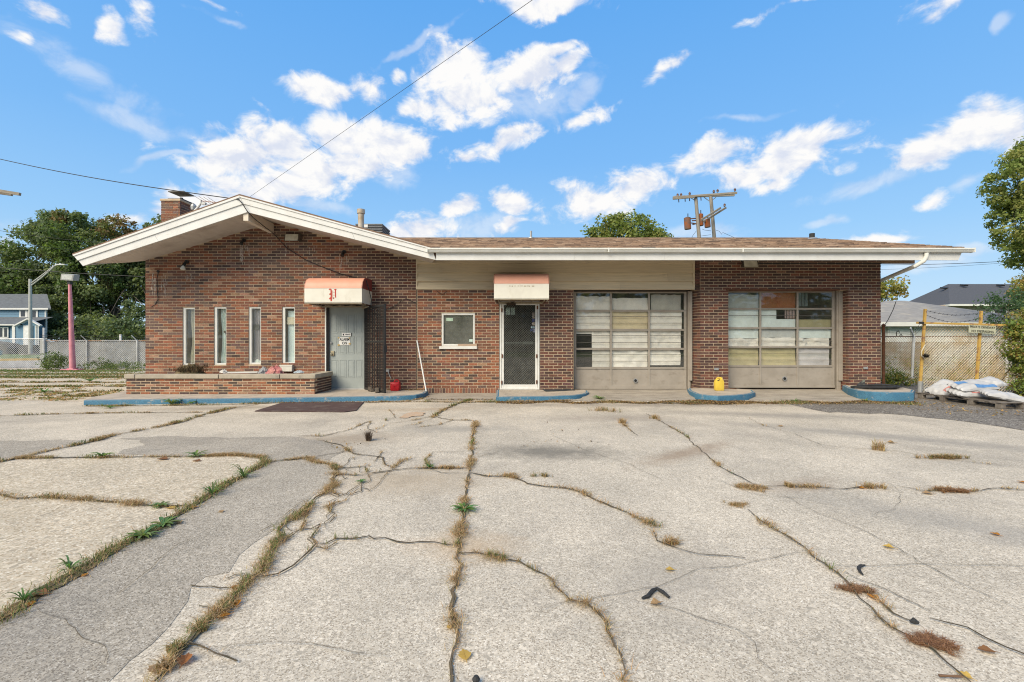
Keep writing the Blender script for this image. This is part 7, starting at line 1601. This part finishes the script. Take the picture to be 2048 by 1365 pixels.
rosette('green dandelion in the wide left joint, lower of the pair', 284, 1074, 22, .12, .03, WGc, rise=.4)
rosette('spiky green weed where the wide left joint narrows', 487, 955, 24, .15, .012, WGc, rise=1.2)
rosette('upright weed in the wide left joint below the narrow end', 425, 990, 22, .13, .012, WGc, rise=1.1)
rosette('grassy green weed lowest in the wide left joint', 48, 1205, 18, .09, .01, WGc, rise=1)
rosette('bright weed in the wide left joint left of the dandelions', 140, 1140, 20, .09, .012, WGc, rise=.8)
rosette('green weed at the blue kerb below the planter', 343, 809, 26, .22, .045, WGc, rise=.8)
rosette('small weed at the blue kerb right of the planter weed', 382, 808, 16, .14, .035, WGc, rise=.6)
rosette('weed sprouting at the kerb end near the left garage', 1198, 799, 20, .18, .04, WGc, rise=.6)
rosette('green weed at the blue kerb of the rounded pad', 1444, 799, 18, .14, .04, WGc, rise=.7)
rosette('green weed at the right end of the rounded pad', 1492, 797, 22, .17, .04, WGc, rise=.6)
rosette('small green weed before the right garage apron', 1590, 803, 18, .13, .03, WGc, rise=.5)
rosette('green sprig before the tall kerb at the right', 1732, 803, 18, .14, .03, WGc, rise=.5)
rosette('small round weed left of the centre crack', 723, 964, 16, .06, .018, WGc)
rosette('small green weed in the upper centre crack', 858, 936, 16, .08, .02, WGc, rise=.7)
rosette('low weed in the crack by the dark patch', 206, 914, 16, .14, .03, WGc, rise=.6)
rosette('dark green weed in the crack right of the dark patch weed', 392, 912, 16, .13, .03, WGc, rise=.5)
rosette('small weed on the pale slab at the far left', 88, 785, 16, .28, .05, WGc, rise=.5)
rosette('small green weed beside the bottom centre crack', 322, 1012, 16, .09, .025, WGc, rise=.3)
rosette('tuft of green at the left foot of the kerb pad', 220, 816, 18, .2, .03, WGc, rise=.4)
rosette('weed at the street end of the crossing joints', 180, 763, 18, .3, .06, WGc, rise=.5)
# debris strip along the kerbs: crumbs of dead leaf and soil
def litter(name, label, spots, n, size, cols, sx, sy, z=.012):
    S = np.array(spots); idx = NR.integers(0, len(S), n); C = S[idx] + np.stack([NR.normal(0, sx, n), NR.normal(0, sy, n), NR.uniform(0, .012, n)], 1); C[:, 2] += z
    return tag(leaves(name, C, size, cols, nb=np.tile(np.array([[0, 0, 1.6]]), (n, 1)), aspect=.6, droop=0), label, kind='stuff')
lc = [(.34, .20, .08), (.22, .13, .06), (.12, .08, .05), (.42, .28, .12), (.08, .06, .04), (.16, .11, .07)]
sp = [tuple(G(x, y)) for x, y in [(x, 805.5 + 1.5 * math.sin(x * .05)) for x in range(995, 1830, 3)]]
litter('leaf_litter', 'crumbled brown leaves along the foot of the garage kerbs', sp, 9000, .034, lc, .06, .07)
sp = [tuple(G(x, 806 + (x - 600) * -.008)) for x in range(560, 860, 4)] + [tuple(G(x, 800)) for x in range(852, 995, 4)]
litter('leaf_litter', 'crumbled leaves along the long blue kerb', sp, 1400, .028, lc, .05, .04)
sp = [tuple(G(x, y)) for x, y in [(1400, 803), (1415, 806), (1440, 808), (1460, 806), (1380, 808), (1425, 804), (1480, 806)]]
litter('leaf_litter', 'thick brown leaf drift before the rounded pad', sp, 2600, .035, lc, .14, .07, .02)
sp = [tuple(G(x, y)) for x, y in [(1880, 812), (1850, 803), (1940, 822), (1990, 826), (2010, 795), (2040, 800), (1860, 790), (1960, 798), (2030, 792), (1840, 785)]]
litter('leaf_litter', 'fallen yellow leaves round the pallet and gate', sp, 420, .045, [(.5, .32, .1), (.42, .26, .1), (.3, .2, .12)], .5, .22)
sp = [tuple(P(x, 0, D - .15))[:2] + (ZP1,) for x in range(775, 850, 5)]
litter('leaf_litter', 'leaf crumbs on the pad beneath the dark brick wall', sp, 380, .03, lc, .04, .06, .004)
sp = [tuple(G(x, y)) for x, y in [(i * 40 - 60, 744 + (i % 4) * 12) for i in range(9)]]
litter('ground_weeds', 'low green ground cover along the left fence', [tuple(G(x, y)) for x in range(-60, 290, 10) for y in (741, 743, 748, 754)], 9000, .07, MG + [(.16, .20, .06), (.2, .17, .08), (.28, .2, .11)], .3, .35, .01)
rk = [tuple(G(x, y)) for x, y in [(1120 + R.gauss(0, 60), 885 + R.gauss(0, 14)) for _ in range(20)] + [(R.uniform(680, 790), R.uniform(860, 935)) for _ in range(14)]]
litter('leaf_litter', 'scattered tan leaf scraps over the middle of the lot', rk, 46, .035, lc, .12, .1)
# single fallen leaves
def leaf1(label, px, py, s, c, yaw, curl=.5):
    g = G(px, py, .006); mb = MB()
    prof = [(0, -.5), (.16, -.36), (.34, -.2), (.42, .0), (.3, .14), (.24, .3), (.1, .42), (0, .56), (-.1, .4), (-.28, .3), (-.26, .12), (-.42, .02), (-.3, -.2), (-.18, -.36)]
    ca, sa_ = math.cos(yaw), math.sin(yaw)
    def w_(x, y): return g + Vector(((x * ca - y * sa_) * s, (x * sa_ + y * ca) * s, s * (curl * x * x * 1.8 + .25 * curl * y * y + .05)))
    vs = [w_(0, 0)] + [w_(*p) for p in prof]; n = len(prof); mb.cc = c
    mb.add(vs, [(0, i + 1, (i + 1) % n + 1) for i in range(n)]); a = w_(0, -.5); mb.tube([w_(0, .5), w_(0, 0), a, a + Vector((sa_ * .25 * s, -ca * .25 * s, .0))], .02 * s, 4)
    return tag(mb.build('fallen_leaf', m_leaf), label, 'leaf', 'single fallen leaves on the lot')
OB, TB, YB2, BB = (.50, .22, .04), (.40, .26, .14), (.55, .37, .10), (.26, .13, .06)
for a in [('curled tan leaf just below the bent black rubber strip', 1312, 1208, .06, TB, 1.9, .9), ('small yellow leaf above the bent black rubber strip', 1340, 1140, .05, YB2, 1.5, .6), ('orange leaf near the right edge of the picture', 1991, 1069, .055, OB, .4, .5),
          ('golden leaf above the small black curl at the right', 1777, 1095, .06, YB2, .9, .8), ('orange leaf lying in the long right crack', 1746, 1195, .06, OB, .2, .5), ('brown leaf at the lower right', 1973, 1302, .06, BB, 1.2, .5),
          ('yellow leaf in the crack at the bottom right', 1929, 1352, .05, YB2, .5, .6), ('round pale leaf right of the bottom centre crack', 929, 1311, .07, YB2, .3, .2), ('yellow leaf on the centre crack above the round one', 898, 1254, .03, YB2, .3, .3),
          ('orange leaf beside the left crack, upper one', 472, 1208, .06, OB, .6, .8), ('large beige leaf in the left crack by the orange leaf', 447, 1222, .075, TB, 1.4, .6), ('orange leaf tucked under the beige leaf in the left crack', 448, 1233, .055, OB, 2.2, .7),
          ('large curled brown leaf at the bottom of the left crack', 313, 1338, .075, (.36, .24, .16), 1.3, .25), ('rust brown leaf at the bottom of the left crack, right of the big one', 370, 1322, .075, (.36, .15, .06), .3, .9), ('pale standing leaf above the rust brown leaf', 347, 1302, .07, TB, .1, 1.1),
          ('rust leaf in the wide left joint near the picture edge', 78, 1191, .08, BB, 1.7, .7), ('small orange leaf beside the lowest weed of the left joint', 62, 1208, .05, OB, .5, .6), ('yellow leaf in the wide left joint above the dandelions', 387, 1016, .06, OB, 2.4, .7),
          ('tan leaf right of the upper dandelion', 357, 1045, .06, TB, 1, .4), ('pale leaf left of the narrow end of the wide joint', 343, 1016, .07, YB2, 1.6, .3), ('tiny orange leaf beside the brown bud in the left joint', 170, 1150, .04, OB, 0, .4),
          ('tan leaf on the dark strip below the wide joint', 442, 1023, .05, TB, .9, .3), ('brown leaf on the pale slab below the dark patch', 325, 919, .12, BB, 1.5, .5), ('brown leaf on the pale slab right of its neighbour', 393, 922, .09, BB, 1.4, .4),
          ('tan leaf on the left crack above the beige one', 500, 1160, .06, TB, 1.0, .4), ('small orange leaf on the left crack', 470, 1176, .05, OB, .4, .7), ('yellow leaf where the left crack meets the pale loop', 617, 1013, .045, YB2, .8, .4),
          ('brown leaf by the kerb before the tall pad', 1560, 852, .09, TB, .3, .4), ('tan leaf by the wispy tuft at the right', 1782, 886, .09, TB, 1.2, 1.0), ('brown leaf left of the rust patch at the right', 1855, 987, .08, TB, 1.3, .5),
          ('orange leaf at the far right edge', 2046, 965, .08, OB, .2, .4), ('orange leaf on the crack right of the rusty stain', 1722, 976, .06, OB, .7, .5)]: leaf1(*a)
# bent rubber scraps
m_rub = M('black_rubber_scrap', (.02, .02, .02), (.04, .04, .04), scale=30, rough=.8)
mb = MB(); mb.tube([G(1284, 1196, .012), G(1296, 1192, .012), G(1305, 1181, .014), G(1314, 1177, .016), G(1326, 1184, .014), G(1338, 1194, .012)], [.005, .010, .010, .008, .010, .007], 6); tag(mb.build('rubber_strip', m_rub), 'bent black rubber strip like an open V near the bottom', 'rubber scrap')
mb = MB(); mb.tube([G(1730, 1130, .012), G(1722, 1131, .014), G(1717, 1135, .012), G(1720, 1143, .012), G(1726, 1149, .01)], [.004, .008, .009, .008, .004], 6); tag(mb.build('rubber_strip', m_rub), 'small hooked black rubber scrap at the lower right', 'rubber scrap')
mb = MB(); mb.tube([G(1820, 1243, .014), G(1828, 1241, .02), G(1838, 1246, .014)], [.005, .014, .006], 7); tag(mb.build('rubber_strip', m_rub), 'short black rubber lump in the right crack', 'rubber scrap')
mb = MB(); mb.tube([G(1878, 1351, .012), G(1925, 1353, .014)], [.005, .004], 6); tag(mb.build('stick', M('stick_bark', (.16, .09, .05))), 'short brown stick lying at the bottom right', 'stick')
mb = MB(); c = G(952, 1357, .02); mb.lathe([(.006, -.015), (.014, -.008), (.015, .0), (.008, .01)], c, 8); tag(mb.build('seed_pod', m_rub), 'small black seed pod at the bottom by the centre crack', 'seed pod')
# orange-brown rust stain rings on the asphalt, thin sheets
m_stain = M('rust_stain', (.44, .28, .16), (.42, .34, .26), scale=20, rough=.95)
def stain(pts, z, m_, label): sheet('pavement_stain', ragged(gp(pts), z, step=.03, amp=.03, seed=R.uniform(0, 40)), m_, label=label)
stain([(797, 836), (806, 830), (826, 825), (851, 826), (846, 832), (822, 834), (812, 837)], .0095, m_stain, 'orange rust stain')

for (px_, py_, n_, g_, lab) in ((352, 1300, 420, 1, 'green and tan grass clump above the rust brown leaf'), (330, 1338, 380, 0, 'dry grass clump lowest in the left crack'), (400, 1258, 420, 1, 'grass clump in the left crack below the orange leaves'), (437, 1228, 260, 0, 'thin dry tuft under the beige leaf')):
    tuft(lab, px_, py_, n_, .05, .035, dead + (green if g_ else []), 1.3, .0032, group=GT)
pt = []
for k in range(40):
    x, y = R.uniform(-60, 250), R.uniform(757, 800); pt += [tuple(G(x + R.gauss(0, 8), y + R.gauss(0, .5))) for _ in range(8)]
litter('ground_weeds', 'patches of brown and green weeds on the far left slabs', pt, 5200, .055, MG + dead + dead, .10, .12, .008)
